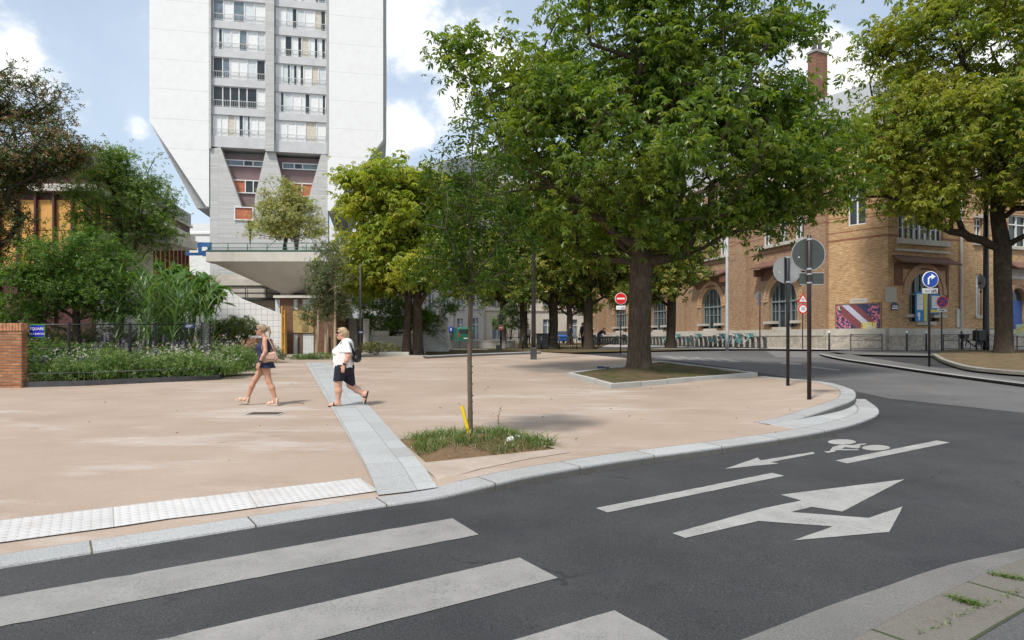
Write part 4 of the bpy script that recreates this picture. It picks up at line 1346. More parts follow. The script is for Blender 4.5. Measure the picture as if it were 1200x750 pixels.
tree('laurel_tree', 'rounded dark green laurel rising behind the wire fence', 'tree', b, tr, lob, 280, 14000, 0.16, SPRIG, LEAF_LAUREL, BARK_DARK, 0.12, 95, clump=0.42, step=.35)
b = Vector((gx(334, 46), 46, 7.4))
tr = [(0, 0, 0), (0, 0, .5), (.1, 0, 1.2), (0, 0, 2.2), (0, 0, 3.2)]
lob = [((0.1, 0, 2.4), (2.2, 2.0, 1.7)), ((-.3, 0, 3.6), (1.5, 1.5, 1.3)), ((1.2, 0, 1.7), (1.6, 1.5, 1.2)), ((-1.3, 0, 1.4), (1.3, 1.3, 1.1))]
tree('terrace_tree', 'pale golden rounded tree growing on the concrete terrace', 'tree', b, tr, lob, 220, 6000, 0.24, SPRIG, LEAF_GOLD, BARK_DARK, 0.12, 97, clump=0.5)
# dark shrub tree by the underpass
b = Vector((gx(458, 38.5), 38.5, zg(38.5)))
tr = [(0, 0, -.1), (.05, 0, .5), (0, 0, 1.0), (.0, 0, 1.8)]
lob = [((-.4, 0, 2.2), (1.7, 1.5, 1.2)), ((.8, 0, 1.7), (1.3, 1.2, 1.1)), ((-.9, 0, 2.9), (1.0, 1, .8)), ((2.3, 0.5, 2.4), (1.3, 1.0, 1.4))]
tree('evergreen_shrub', 'dark evergreen shrub beneath the yellowing chestnut by the concrete wall', 'shrub', b, tr, lob, 160, 4200, 0.21, SPRIG, LEAF_LAUREL, BARK_DARK, 0.1, 99, clump=0.45, step=.4)
# silk tree with pink flowers
b = Vector((gx(224, 28), 28, zg(28)))
tr = [(0, 0, -.1), (0, 0, .8), (.1, 0, 1.6), (.2, 0, 2.4)]
lob = [((.3, 0, 3.2), (1.1, 1.0, .5)), ((.9, -.3, 2.7), (.8, .8, .4)), ((-.6, 0, 3.4), (1.0, 1, .5))]


def frond():
    v = [(0, 0, 0)]; f = []
    for i in range(5):
        for s in (-1, 1):
            x = .15 + i * .19; n = len(v)
            v += [(x, s * .03, -x * x * .35), (x + .12, s * .36, -x * x * .35 - .1), (x + .2, s * .33, -x * x * .35 - .12)]
            f.append((0, n, n + 1, n + 2))
    return np.array(v), np.array(f)


FROND = frond()
st_ = tree('silk_tree', 'feathery leaved silk tree with pink flowers beside the white ramp', 'tree', b, tr, lob, 60, 650, 0.42, FROND, LEAF_SILK, BARK_DARK, 0.07, 101, clump=0.35, step=.35, r_tip=.008)
rng = np.random.default_rng(7)
C = crown_points(rng, 60, lob) + np.array([0, -.25, .12])
leaf_cloud('flowers', C, rng.normal(size=(60, 3)) + [0, 0, 1.0], .13, rng, PETAL_RED, SPRIG, st_)['kind'] = 'stuff'


def blades(rng, n, spread, hmin, hmax, wid, bend, segs=5, lean=0.25):
    """arching grass blades, origin-centred; returns verts, quads"""
    base = np.column_stack([rng.uniform(-1, 1, n) * spread[0], rng.uniform(-1, 1, n) * spread[1], np.zeros(n)])
    az = rng.uniform(0, 2 * np.pi, n); h = rng.uniform(hmin, hmax, n); bd = rng.uniform(0.3, 1.0, n) * bend
    dirv = np.column_stack([np.cos(az), np.sin(az), np.zeros(n)]); side = np.column_stack([-np.sin(az), np.cos(az), np.zeros(n)])
    V = np.zeros((n, (segs + 1) * 2, 3))
    for i in range(segs + 1):
        u = i / segs
        out = (lean * u + bd * u ** 2.4) * h
        z = h * (u - 0.42 * bd * u ** 3)
        w = wid * (1 - u ** 1.7) + 0.002
        c = base + dirv * out[:, None]; c[:, 2] += z
        V[:, i * 2] = c - side * w / 2; V[:, i * 2 + 1] = c + side * w / 2
    k = (segs + 1) * 2
    f = np.array([(i * 2, i * 2 + 1, i * 2 + 3, i * 2 + 2) for i in range(segs)])
    Fc = (f[None] + (np.arange(n) * k)[:, None, None]).reshape(-1, 4)
    return V, Fc


# giant reed: leafy stalks
rng = np.random.default_rng(12)
b = Vector((gx(196, 24.5), 24.5, zg(24.5)))
root = thing('giant_reed', 'tall clump of arching green giant reed behind the fence', 'reed', b)
ST = []; mbs = MB(); VV = []; FF = []; nv = 0
for i in range(46):
    x, y = rng.normal() * .75, rng.normal() * .6
    h = rng.uniform(2.0, 4.0); lx, ly = rng.normal() * .28 + x * .16, rng.normal() * .2
    path = [(x + lx * u * u, y + ly * u * u, h * u) for u in (0, .35, .7, 1.0)]
    mbs.tube(path, [.014, .012, .009, .003], 5, cap=False)
    m = 15
    V, Fc = blades(rng, m, (0.01, 0.01), .55, .95, .05, 1.3, 5, .55)
    for q in range(m):
        u = .28 + .72 * q / m
        V[q] += np.array([x + lx * u * u, y + ly * u * u, h * u * .98])
    VV.append(V.reshape(-1, 3)); FF.append(Fc + nv); nv += V.shape[0] * V.shape[1]
mbs.build('stalks', LEAF_REED, root)
np_mesh('blades', np.vstack(VV), np.vstack(FF), LEAF_REED, root)


def mound(name, label, cat, centre, lobes, nl, size, mat, seed, group=None, tmpl=None, parent=None, shell=0.55, stems=True, kind=None):
    """dense clipped or bushy shrub: leaf sprigs through the outer layer on short stems"""
    rng = np.random.default_rng(seed)
    root = thing(name, label, cat, centre, 0, group)
    vols = np.array([l[1][0] * l[1][1] * l[1][2] for l in lobes]) ** .67; vols /= vols.sum()
    w = rng.choice(len(lobes), nl, p=vols)
    d = rng.normal(size=(nl, 3)); d[:, 2] = np.abs(d[:, 2]) * .9 - .15; d /= np.linalg.norm(d, axis=1, keepdims=True)
    r = rng.uniform(shell, 1.0, nl) ** .6 * (1 + .12 * np.sin(d[:, 0] * 7 + d[:, 2] * 5 + w))
    P = np.array([lobes[i][0] for i in w]) + d * r[:, None] * np.array([lobes[i][1] for i in w])
    P[:, 2] = np.maximum(P[:, 2], 0.03)
    leaf_cloud('foliage', P, d * .8 + rng.normal(size=(nl, 3)) * .45 + np.array([0, 0, .35]), size, rng, mat, tmpl or SPRIG, root)
    if stems:
        mb = MB()
        for i in range(9):
            p = P[rng.integers(nl)]
            mb.tube([(p[0] * .15, p[1] * .15, -.03), (p[0] * .5, p[1] * .5, p[2] * .6), tuple(p)], [.02, .015, .006], 5, cap=False)
        mb.build('stems', BARK_DARK, root)
    return root


# hedges on the brick-red planter by the ramp
c = Vector((gx(262, 30.5), 30.5, zg(30.5)))
mound('hedge', 'rounded olive hedge spilling before the white tiled ramp', 'hedge', (gx(281, 30), 30, zg(30) + .35), [((0, 0, .9), (.85, .6, .75)), ((-.3, 0, .7), (.6, .6, .6))], 3000, .12, LEAF_IVY, 201)
mound('hedge', 'darker green hedge beside the slatted fence post', 'hedge', (gx(255, 29.4), 29.4, zg(29.4) + .2), [((0, 0, .9), (.85, .6, .8)), ((.4, 0, .7), (.6, .6, .7))], 3000, .12, LEAF_IVY, 202)
mound('shrub', 'grey green low shrubs at the foot of the ramp', 'shrub', (gx(290, 29.2), 29.2, zg(29.2)), [((0, 0, .2), (1.3, .5, .45)), ((.9, 0, .2), (.7, .5, .5)), ((-.9, -.3, .2), (.7, .5, .4))], 1700, .13, LEAF_BIRCH, 203)
for i, (px, d, w, h, m, lab) in enumerate(((45, 22.6, 1.3, 1.05, LEAF_LAUREL, 'leafy shrub behind the square name sign'), (100, 22.8, 1.3, .95, LEAF_BED, 'feathery green shrub behind the first fence post'), (150, 23.2, 1.3, .9, LEAF_IVY, 'olive shrub below the rounded laurel'), (205, 23.6, 1.4, .9, LEAF_LAUREL, 'dark shrub below the giant reed'),
                                        (10, 23.5, 1.8, 1.7, LEAF_MAG, 'dark bush behind the brick wall'), (-40, 23, 1.8, 1.6, LEAF_LAUREL, 'green bush behind the left end of the brick wall'), (60, 25.6, 1.8, 1.5, LEAF_IVY, 'bush in the shade under the laurel'), (130, 26.5, 1.6, 1.5, LEAF_MAG, 'dark bush between the laurel and the reed'))):
    mound('shrub', lab, 'shrub', (gx(px, d), d, zg(d)), [((0, 0, h * .5), (w, .8, h * .62)), ((w * .45, -.1, h * .4), (w * .5, .7, h * .5)), ((-w * .5, 0, h * .45), (w * .5, .7, h * .5))], 2200, .13, m, 210 + i, group='shrubs behind the wire fence')
mound('shrub', 'low green shrubs on the planting strip by the concrete wall', 'shrub', (gx(447, 36.2), 36.2, zg(36.2)), [((0, 0, .25), (1.0, .4, .4)), ((-.7, -.1, .25), (.5, .4, .45))], 700, .14, LEAF_GOLD, 231)
mound('shrub', 'low green border plants at the birch foot', 'shrub', (gx(381, 31.6), 31.6, zg(31.6)), [((0, 0, .05), (1.4, .3, .28)), ((-1, 0, .05), (.7, .3, .22))], 700, .12, LEAF_BED, 232)
mound('shrub', 'leafy shrub growing on the low concrete wall', 'shrub', (gx(597, 50), 50, 1.6), [((0, 0, .9), (1.3, .8, 1.4)), ((.4, 0, 1.9), (.8, .7, 1.2))], 1200, .24, LEAF_BED, 233)

# flower bed plants, each a clump
BED0 = [(24, 454), (257, 445), (281, 422)]


def flower_clump(seed, w, h, nb, nfl, fl):
    rng = np.random.default_rng(seed)
    root = thing('flowering_plant', 'x', 'plant', (0, 0, 0))
    P = rng.normal(size=(nb, 3)) * np.array([w * .45, w * .4, 0]); P[:, 2] = rng.uniform(0.03, h, nb) * (1 - .25 * np.minimum(1, np.abs(P[:, 0]) / w))
    d = P / np.array([w, w, h]); d[:, 2] += .2
    leaf_cloud('foliage', P, d + rng.normal(size=(nb, 3)) * .5, .085, rng, LEAF_BED, SPRIG, root)
    V, Fc = blades(rng, 60, (w * .6, w * .5), h * .6, h * 1.25, .012, .7)
    np_mesh('blades', V.reshape(-1, 3), Fc, LEAF_BED, root)
    if fl == 'spike':
        C = []
        for i in range(nfl):
            x, y = rng.normal() * w * .45, rng.normal() * w * .4; z0 = h * rng.uniform(.95, 1.25)
            for k in range(18):
                a = rng.uniform(0, 6.28); C.append((x + .016 * math.cos(a), y + .016 * math.sin(a), z0 + k * .009))
        C = np.array(C)
        leaf_cloud('flower_spikes', C, rng.normal(size=C.shape) + [0, 0, .3], .026, rng, PETAL_PURPLE, SPRIG, root)['kind'] = 'stuff'
    else:
        C = rng.normal(size=(nfl, 3)) * np.array([w * .5, w * .45, 0]); C[:, 2] = h * rng.uniform(.85, 1.35, nfl)
        leaf_cloud('blooms', C, rng.normal(size=C.shape) * .4 + [0, -.6, .8], .055, rng, PETAL_WHITE if fl == 'white' else PETAL_RED, SPRIG, root)['kind'] = 'stuff'
    return root


kinds = {'spike': [flower_clump(301, .5, .5, 420, 9, 'spike'), flower_clump(302, .45, .6, 380, 7, 'spike')], 'white': [flower_clump(303, .55, .5, 480, 34, 'white'), flower_clump(304, .5, .6, 420, 26, 'white')], 'red': [flower_clump(305, .5, .7, 380, 24, 'red')]}
used_k = {k: 0 for k in kinds}
rr = random.Random(4)
lab_k = {'spike': ('bushy plant with purple flower spikes in the edged bed', 'purple spiked plants in the flower bed'), 'white': ('leafy plant dotted with small white flowers in the edged bed', 'white flowered plants in the flower bed'), 'red': ('tall plant with coral red flowers near the slatted fence post', 'red flowered plants in the flower bed')}
spots = []
for i in range(13):
    t = i / 12
    a = G(32 + 222 * t, 453.6 - 8.6 * t)
    for rowk in range(3):
        if rowk == 2 and t < .3: continue
        x = a.x + rr.uniform(-.15, .15) + rowk * .05 + .12; y = a.y + .5 + rowk * .75 + rr.uniform(-.12, .12)
        k = 'white' if (t > .5 and rr.random() < .75) else ('spike' if rr.random() < .72 else 'white')
        spots.append((x, y, k))
for i in range(9):
    t = i / 8
    a = G(257 + 24 * t, 445 - 22 * t)
    for q in range(2):
        x = a.x - .6 - q * .9 + rr.uniform(-.1, .1); y = a.y + .25 + rr.uniform(-.15, .15)
        spots.append((x, y, 'red' if (t > .35 and q == 1 and i % 2) else ('white' if rr.random() < .6 else 'spike')))
for x, y, k in spots:
    ls = kinds[k]; n = used_k[k]
    src = ls[n % len(ls)]
    o = src if n < len(ls) else copy_tree(src)
    used_k[k] += 1
    s = rr.uniform(.7, 1.5) * (1.0 + .1 * (k == 'red'))
    o.location = (x, y, zg(y) + .12); o.rotation_euler.z = rr.uniform(0, 6.28); o.scale = (s, s, s * rr.uniform(.85, 1.1))
    o['label'], o['group'] = lab_k[k]

# ground cover under the bed and garden
o = sheet('garden_soil', [Vector(G(23, 454.2).xy), Vector(G(257, 445.2).xy), Vector(G(281, 422.4).xy), Vector((-11.6, 33)), Vector((-40, 33)), Vector((-40, 17.9)), Vector((-13.6, 17.95))], .10, M_SOIL_G, None, 1.0)
tag(o, 'brown garden soil behind the low bed edging', 'soil', kind='structure')
rng = np.random.default_rng(40)
P = []
while len(P) < 5200:
    x, y = rng.uniform(-30, -8.9), rng.uniform(18.3, 31)
    if x > -13.2 + (y - 18.1) * .0 and y < 20.4 - (x + 8.8) * -.0 and y < 18.1 + (x + 13.2) * .53: continue
    if y > 20.5 and x > -8.9 - (y - 20.5) * .36: continue
    P.append((x, y, zg(y) + .12 + rng.uniform(0, .3)))
P = np.array(P)
o = leaf_cloud('ground_cover', P, rng.normal(size=P.shape) * .5 + [0, 0, 1], .12, rng, LEAF_BED, SPRIG, None)
tag(o, 'low green ground cover filling the fenced garden', 'ground cover', kind='stuff')

# ---- weeds in the young tree pit, on soil
pc = sum(pit, Vector((0, 0))) / 4


def soil_h(x, y):
    e = min(abs((b_ - a_).cross(Vector((x, y)) - a_)) / (b_ - a_).length for a_, b_ in zip(pit, pit[1:] + pit[:1]))
    return zg(y) - .03 + .045 * float(smooth(0, .08, e)) + .11 * float(smooth(.05, .5, e))


o = sheet('pit_soil', inset(pit, -.02), 0.0, M_SOIL, lambda x, y: soil_h(x, y) - zg(y) + .012 * math.sin(x * 9) * math.cos(y * 11), .1)
tag(o, 'crumbly brown soil mound in the young tree pit', 'soil', kind='structure')
rng = np.random.default_rng(21)


def in_poly_pts(poly, n, rng):
    xs = [p.x for p in poly]; ys_ = [p.y for p in poly]; out = []
    while len(out) < n:
        p = (rng.uniform(min(xs), max(xs)), rng.uniform(min(ys_), max(ys_)))
        if inside(p, poly): out.append(p)
    return np.array(out)




V, Fc = blades(rng, 2600, (0, 0), .05, .18, .008, 1.0, 3, .5)
pp = in_poly_pts(inset(pit, .02), 2600, rng)
keep = []
for q in range(2600):
    x, y = pp[q]
    V[q] += np.array([x, y, soil_h(x, y)])
    keep.append(math.sin(x * 5.1 + 1) + math.sin(y * 6.3) + (x - pc.x) * .9 + (y - pc.y) * 1.3 > -1.25)
keep = np.array(keep)
V = V[keep]; k = V.shape[1]; n = len(V)
Fc = (np.array([(i * 2, i * 2 + 1, i * 2 + 3, i * 2 + 2) for i in range(3)])[None] + (np.arange(n) * k)[:, None, None]).reshape(-1, 4)
o = np_mesh('pit_grass', V.reshape(-1, 3), Fc, LEAF_GRASS)
tag(o, 'short weedy grass on the soil of the young tree pit', 'grass', kind='stuff')
wl = [(640, 521, .30, .3, 46, 'arching tuft of coarse grass at the right corner of the tree pit'), (625, 516, .26, .25, 40, 'coarse grass tuft just right of the tall seeding weed'), (514, 515, .22, .2, 30, 'small leafy weed at the left of the yellow pipe'), (570, 512, .20, .25, 34, 'leafy weed just right of the young trunk'), (600, 516, .2, .2, 30, 'grass tuft in the middle right of the tree pit'), (490, 518, .16, .2, 24, 'short tuft at the left corner of the pit')]
for i, (px, py, h, sp, n, lab) in enumerate(wl):
    p = G(px, py)
    root = thing('weed', lab, 'weed', (p.x, p.y, soil_h(p.x, p.y) - .01), 0, 'weeds in the young tree pit')
    V, Fc = blades(rng, n, (sp * .35, sp * .3), h * .5, h, .014, 1.1, 5, .45)
    np_mesh('blades', V.reshape(-1, 3), Fc, LEAF_GRASS, root)
p = G(583, 511)
root = thing('weed', 'tall seeding weed standing up beside the young trunk', 'weed', (p.x, p.y, soil_h(p.x, p.y) - .01), 0, 'weeds in the young tree pit')
mb = MB(); mb.tube([(0, 0, 0), (.01, 0, .15), (.015, 0, .30), (.05, 0, .44)], [.004, .0035, .003, .0015], 5, cap=False); mb.build('stem', LEAF_GRASS, root)
C = np.array([(0.012 + .006 * rng.normal() + max(0, u - .6) * .1, .006 * rng.normal(), .05 + .38 * u) for u in rng.uniform(0.1, 1, 46)])
leaf_cloud('seed_heads', C, rng.normal(size=C.shape) + [0, 0, -.2], .028, rng, LEAF_GRASS, LEAF, root)

# moss and grass in planter, between near kerb stones
pp = in_poly_pts(inset(bed_tree, .25), 1300, rng)
V, Fc = blades(rng, 1300, (0, 0), .03, .10, .009, 1.0, 2, .6)
keep = []
for q in range(1300):
    x, y = pp[q]
    rq = math.hypot(x - gx(748, 22.3), y - 22.3)
    V[q] += np.array([x, y, zg(y) + .09 + .14 * math.exp(-(rq / 1.1) ** 2)])
    keep.append(rq > .7 and (x > gx(765, 22.5) or rng.random() < .12) and math.sin(x * 3) + math.cos(y * 3.4) > -.6)
V = V[np.array(keep)]; n = len(V); k = V.shape[1]
Fc = (np.array([(i * 2, i * 2 + 1, i * 2 + 3, i * 2 + 2) for i in range(2)])[None] + (np.arange(n) * k)[:, None, None]).reshape(-1, 4)
tag(np_mesh('planter_grass', V.reshape(-1, 3), Fc, LEAF_GRASS), 'sparse green grass on the planter soil', 'grass', kind='stuff')
for i, (a, bq, n, lab) in enumerate((((1106, 694), (1146, 706), 170, 'grass growing in the joint between the near kerb stones'), ((1160, 669), (1200, 677), 110, 'grass in the upper joint of the near kerb stones'), ((1070, 742), (1200, 686), 60, 'thin grass along the inner edge of the near kerb stones'))):
    A_, B_ = G(*a), G(*bq)
    V, Fc = blades(rng, n, (0, 0), .012, .04, .005, 1.0, 2, .7)
    for q in range(n):
        V[q] += np.array(A_.lerp(B_, float(rng.beta(2.2, 1.4)) if i == 0 else rng.random())) + np.array([rng.normal() * .015, rng.normal() * .015, -.02])
    tag(np_mesh('joint_grass', V.reshape(-1, 3), Fc, LEAF_GRASS), lab, 'grass', kind='stuff')
# ================================================================== buildings
M_TWHITE = grid_mat('white_facade_panels', (0.77, 0.77, 0.76), (0.60, 0.60, 0.59), 40.0, 2.75, 0.05, 0.7, 0.012)
M_TCONC = grid_mat('board_marked_concrete', (0.50, 0.50, 0.48), (0.40, 0.40, 0.385), 3.0, 0.16, 0.03, 0.85, 0.10)
M_SPAN = pmat('pale_grey_spandrel', (0.52, 0.525, 0.53), 0.7, 0.06, 1.0, dirt=(0.44, 0.445, 0.45))
M_SOFF = pmat('grey_concrete_soffit', (0.62, 0.595, 0.54), 0.85, 0.08, 0.6, dirt=(0.52, 0.49, 0.44), dscale=.3)
M_MAUVE = pmat('mauve_brown_render', (0.20, 0.135, 0.135), 0.8, 0.1, 1.0)
M_ORANGE = pmat('orange_brown_shutter', (0.42, 0.13, 0.06), 0.6, 0.15, 2.0)
M_CURT = [pmat('white_net_curtain', (0.74, 0.75, 0.74), 0.8, 0.1, 6.0), pmat('cream_curtain', (0.56, 0.52, 0.43), 0.8, 0.15, 5.0), pmat('pale_blind', (0.58, 0.62, 0.63), 0.5, 0.1, 4.0)]
M_GLASSD = glass_mat('dark_window_glass', (0.03, 0.04, 0.044), 0.1)
M_GLASSB = glass_mat('blue_grey_window_glass', (0.16, 0.21, 0.24), 0.08)
M_FRAME = pmat('white_window_frame', (0.72, 0.72, 0.71), 0.5, 0.05)
M_RAILW = pmat('pale_grey_railing', (0.55, 0.55, 0.54), 0.5, 0.1)
M_GREEN = pmat('green_painted_rail', (0.045, 0.13, 0.105), 0.5, 0.2)
M_CREAM = pmat('cream_concrete', (0.56, 0.53, 0.47), 0.85, 0.08, 1.0, dirt=(0.43, 0.40, 0.35), dscale=.7)


def railing(mb, a, b, h, posts, rails, r=.02, rp=.025):
    a, b = Vector(a), Vector(b)
    for i in range(posts + 1):
        p = a.lerp(b, i / posts); mb.tube([p, p + Vector((0, 0, h))], rp, 6)
    for k in rails: mb.tube([a + Vector((0, 0, h * k)), b + Vector((0, 0, h * k))], r, 6)


# ---------------- the white tower
TO = Vector((-33.5, 63, 0)); TD = Vector((5, 1, 0)).normalized()
TM = frame(TO, TD)
TL = TM.inverted()


def tl(px, py):
    """photo pixel to tower facade coordinates (u, z)"""
    k = (px - 600) / F
    nx, ny = -TD.y, TD.x
    t = (nx * TO.x + ny * TO.y) / (nx * k + ny)
    p = Vector((k * t, t, CAMZ - (py - HY) / F * t))
    q = TL @ p
    return (q.x, q.z)


tower = thing('tower_block', 'tall white residential tower on flaring concrete legs', 'tower', TO)
tower.matrix_world = TM
uL, uR = tl(175, 100)[0], tl(449, 100)[0]
u1, u2 = tl(245, 100)[0], tl(384, 100)[0]
TOP = 52.0
zc = tl(176, 142)[1]; zb = tl(242, 242)[1]
zcr = tl(448, 160)[1]; zbr = tl(385, 262)[1]
mb = MB()
mb.prism([(uL, TOP), (uL, zc), (u1 - .25, zb), (u1, zb), (u1, TOP)], 13.0)
mb.prism([(uR, TOP), (uR, zcr - .3), (u2 + .25, zb), (u2, zb), (u2, TOP)], 13.0)
mb.build('facade_panel', M_TWHITE, tower)
# the wider rear wings whose sloping undersides show outside the front panels
mb = MB()
mb.prism([(uL - .35, 44), (uL - .35, zc + .2), (uL + 3.7, zb + .1), (uL + 5, zb + .1), (uL + 5, 44)], 14.0, Matrix.Translation((0, 1.6, 0)))
mb.prism([(uR + .35, 44), (uR + .35, zcr + .2), (uR - 3.7, zb + .1), (uR - 5, zb + .1), (uR - 5, 44)], 14.0, Matrix.Translation((0, 1.6, 0)))
mb.build('sloping_wing', pmat('grey_wing_concrete', (.40, .40, .39), .85, .1), tower)
# core between
b0, b1 = tl(247.5, 100)[0], tl(311.5, 100)[0]
c0, c1 = tl(321.5, 100)[0], tl(382.5, 100)[0]
zs0 = tl(280, 171)[1]; zs1 = tl(350, 176)[1]
mb = MB()
mb.box((u1 + .003, 2.2, zs0 - .6), (u2 - .003, 12.5, TOP))
mb.build('core', M_SPAN, tower)
mb = MB()
for z in np.arange(zs0 + .1, TOP - 1, 2.75):
    pass
mb.box((b1, -.25, zs0 - .4), (c0, 2.2, TOP)); mb.box((u1 + .002, -.12, zs0 - .4), (b0, 2.2, TOP)); mb.box((c1, -.12, zs0 - .4), (u2 - .002, 2.2, TOP))
mb.build('pillar', M_TCONC, tower)
# window bands
rng2 = random.Random(9)
p0 = tl(280, 157)[1]
floors = 11
for bay, (a, b, zz) in enumerate(((b0, b1, tl(280, 159.5)[1]), (c0, c1, tl(350, 165.5)[1]))):
    sp = MB()
    for fl in range(floors):
        z0 = zz + fl * 2.72
        lo = z0 - .72 - (.35 if fl == 0 else 0)
        sp.box((a + .004, .16, lo), (b - .004, .30, z0 - .02))
        sp.box((a + .004, .30, lo), (b - .004, 2.2, lo + .2))
        w = MB()
        hwin = 2.0 if fl else 2.1
        n = rng2.choice((5, 6, 6, 7))
        xs_ = sorted([a + .1] + [a + .1 + (b - a - .2) * (i + rng2.uniform(-.12, .12)) / n for i in range(1, n)] + [b - .1])
        w.box((a + .02, .30, z0), (b - .02, .36, z0 + .06)); w.box((a + .02, .30, z0 + hwin - .06), (b - .02, .36, z0 + hwin))
        for x in xs_: w.box((x - .045, .29, z0 + .06), (x + .045, .355, z0 + hwin - .06))
        win = w.build('window', M_FRAME, tower)
        dark = MB(); 
        pan = [MB(), MB(), MB(), MB(), MB()]
        dk = (bay == 0 and fl == 1)
        for i in range(n):
            r = rng2.random()
            k = 3 if (dk and 0 < i < n - 1) or r < .05 else (4 if r < .13 else rng2.choice((0, 0, 0, 1, 2)))
            x0, x1 = xs_[i] + .045, xs_[i + 1] - .045
            if k < 3 and rng2.random() < .4:
                xm = x0 + (x1 - x0) * rng2.uniform(.5, .8)
                pan[k].quad((x0, .345, z0 + .06), (xm, .345, z0 + .06), (xm, .345, z0 + hwin - .06), (x0, .345, z0 + hwin - .06)); pan[3].quad((xm, .345, z0 + .06), (x1, .345, z0 + .06), (x1, .345, z0 + hwin - .06), (xm, .345, z0 + hwin - .06))
            else: pan[k].quad((x0, .345, z0 + .06), (x1, .345, z0 + .06), (x1, .345, z0 + hwin - .06), (x0, .345, z0 + hwin - .06))
        pb = MB()
        for k in range(5):
            n0 = len(pb.v); pb.v += pan[k].v
            for f in pan[k].f: pb.face([n0 + i for i in f], k)
        pb.build('pane', M_CURT + [M_GLASSD, M_GLASSB], win)
        rl = MB(); rl.box((a + .05, .16, z0 + .62), (b - .05, .2, z0 + .67)); rl.box((a + .05, .165, z0 + .08), (b - .05, .19, z0 + .11))
        x = a + .1
        while x < b - .05: rl.box((x, .172, z0 + .11), (x + .018, .188, z0 + .62)); x += .16
        rl.build('railing', M_RAILW, win)
        if fl < floors: w2 = MB()
        if rng2.random() < .5:
            ub = MB(); xx = rng2.uniform(a + .4, b - .9); ub.box((xx, -.01, z0 - .35), (xx + .01, -.005, z0 - .34))
    sp.build('spandrel', M_SPAN, tower)
# legs and the recessed storeys under the overhang
zt = 6.3
def T2(px, py): return tl(px, py)


mb = MB()
L0, L1 = T2(247, 170)[0] - .1, T2(258, 172)[0]
mb.prism([(L0, zs0 - .4), (L0, zt), (T2(298, 290)[0], zt), T2(290, 262), (T2(258, 182)[0], T2(258, 172)[1])], 2.0, Matrix.Translation((0, .1, 0)))
cx_ = (b1 + c0) / 2
mb.prism([(b1 - .05, zs0 - .4), T2(299, 228), (T2(288, 275)[0], zt), (T2(352, 275)[0], zt), T2(336, 230), (c0 + .05, zs0 - .4)], 2.0, Matrix.Translation((0, .15, 0)))
R1 = T2(383, 176)[0] + .1
mb.prism([(R1, zs0 - .4), (R1, zt), (T2(345, 292)[0], zt), T2(352, 265), (T2(376, 183)[0], zs0 - .4)], 2.0, Matrix.Translation((0, .1, 0)))
mb.box((L0 + .2, 2.3, 0.5), (R1 - .2, 6, zt + .9))
mb.box((L0 + .05, .3, .5), (R1 - .05, 2.0, zt + .3))
mb.build('leg', M_TCONC, tower)
mb = MB(); mb.box((L0 + .2, 1.2, zt + .9), (R1 - .2, 2.1, zs0 - .62)); mb.build('recessed_wall', M_MAUVE, tower)


def win_at(px0, py0, px1, py1, y, mats, parent, split=(.5,)):
    """small tower window: frame with panes"""
    a, zt_ = tl(px0, py0); b, zb_ = tl(px1, py1)
    w = MB(); t = .09
    w.box((a, y, zb_), (b, y + .12, zb_ + t)); w.box((a, y, zt_ - t), (b, y + .12, zt_)); w.box((a, y, zb_ + t), (a + t, y + .12, zt_ - t)); w.box((b - t, y, zb_ + t), (b, y + .12, zt_ - t))
    xs_ = [a + t]
    for s in split:
        x = a + (b - a) * s; w.box((x - t / 2, y, zb_ + t), (x + t / 2, y + .11, zt_ - t)); xs_.append(x)
    xs_.append(b - t)
    win = w.build('window', M_FRAME, parent)
    for i, m in enumerate(mats):
        p = MB(); p.quad((xs_[i], y + .09, zb_ + t), (xs_[i + 1], y + .09, zb_ + t), (xs_[i + 1], y + .09, zt_ - t), (xs_[i], y + .09, zt_ - t))
        p.build('shutter' if m is M_ORANGE else 'pane', m, win)


win_at(266, 207, 304, 224.5, 1.05, [M_ORANGE, M_GLASSD, M_GLASSD], tower, (.5, .75))
win_at(338, 211, 370, 229, 1.05, [M_ORANGE, M_ORANGE], tower, (.45,))
win_at(274.5, 242, 297, 258.5, -.02, [M_ORANGE], tower, ())
win_at(259, 183, 309, 193, 1.05, [M_GLASSB, M_GLASSD, M_GLASSB], tower, (.48, .7))
win_at(329, 187, 377, 197, 1.05, [M_GLASSB, M_GLASSD, M_GLASSB], tower, (.3, .5))

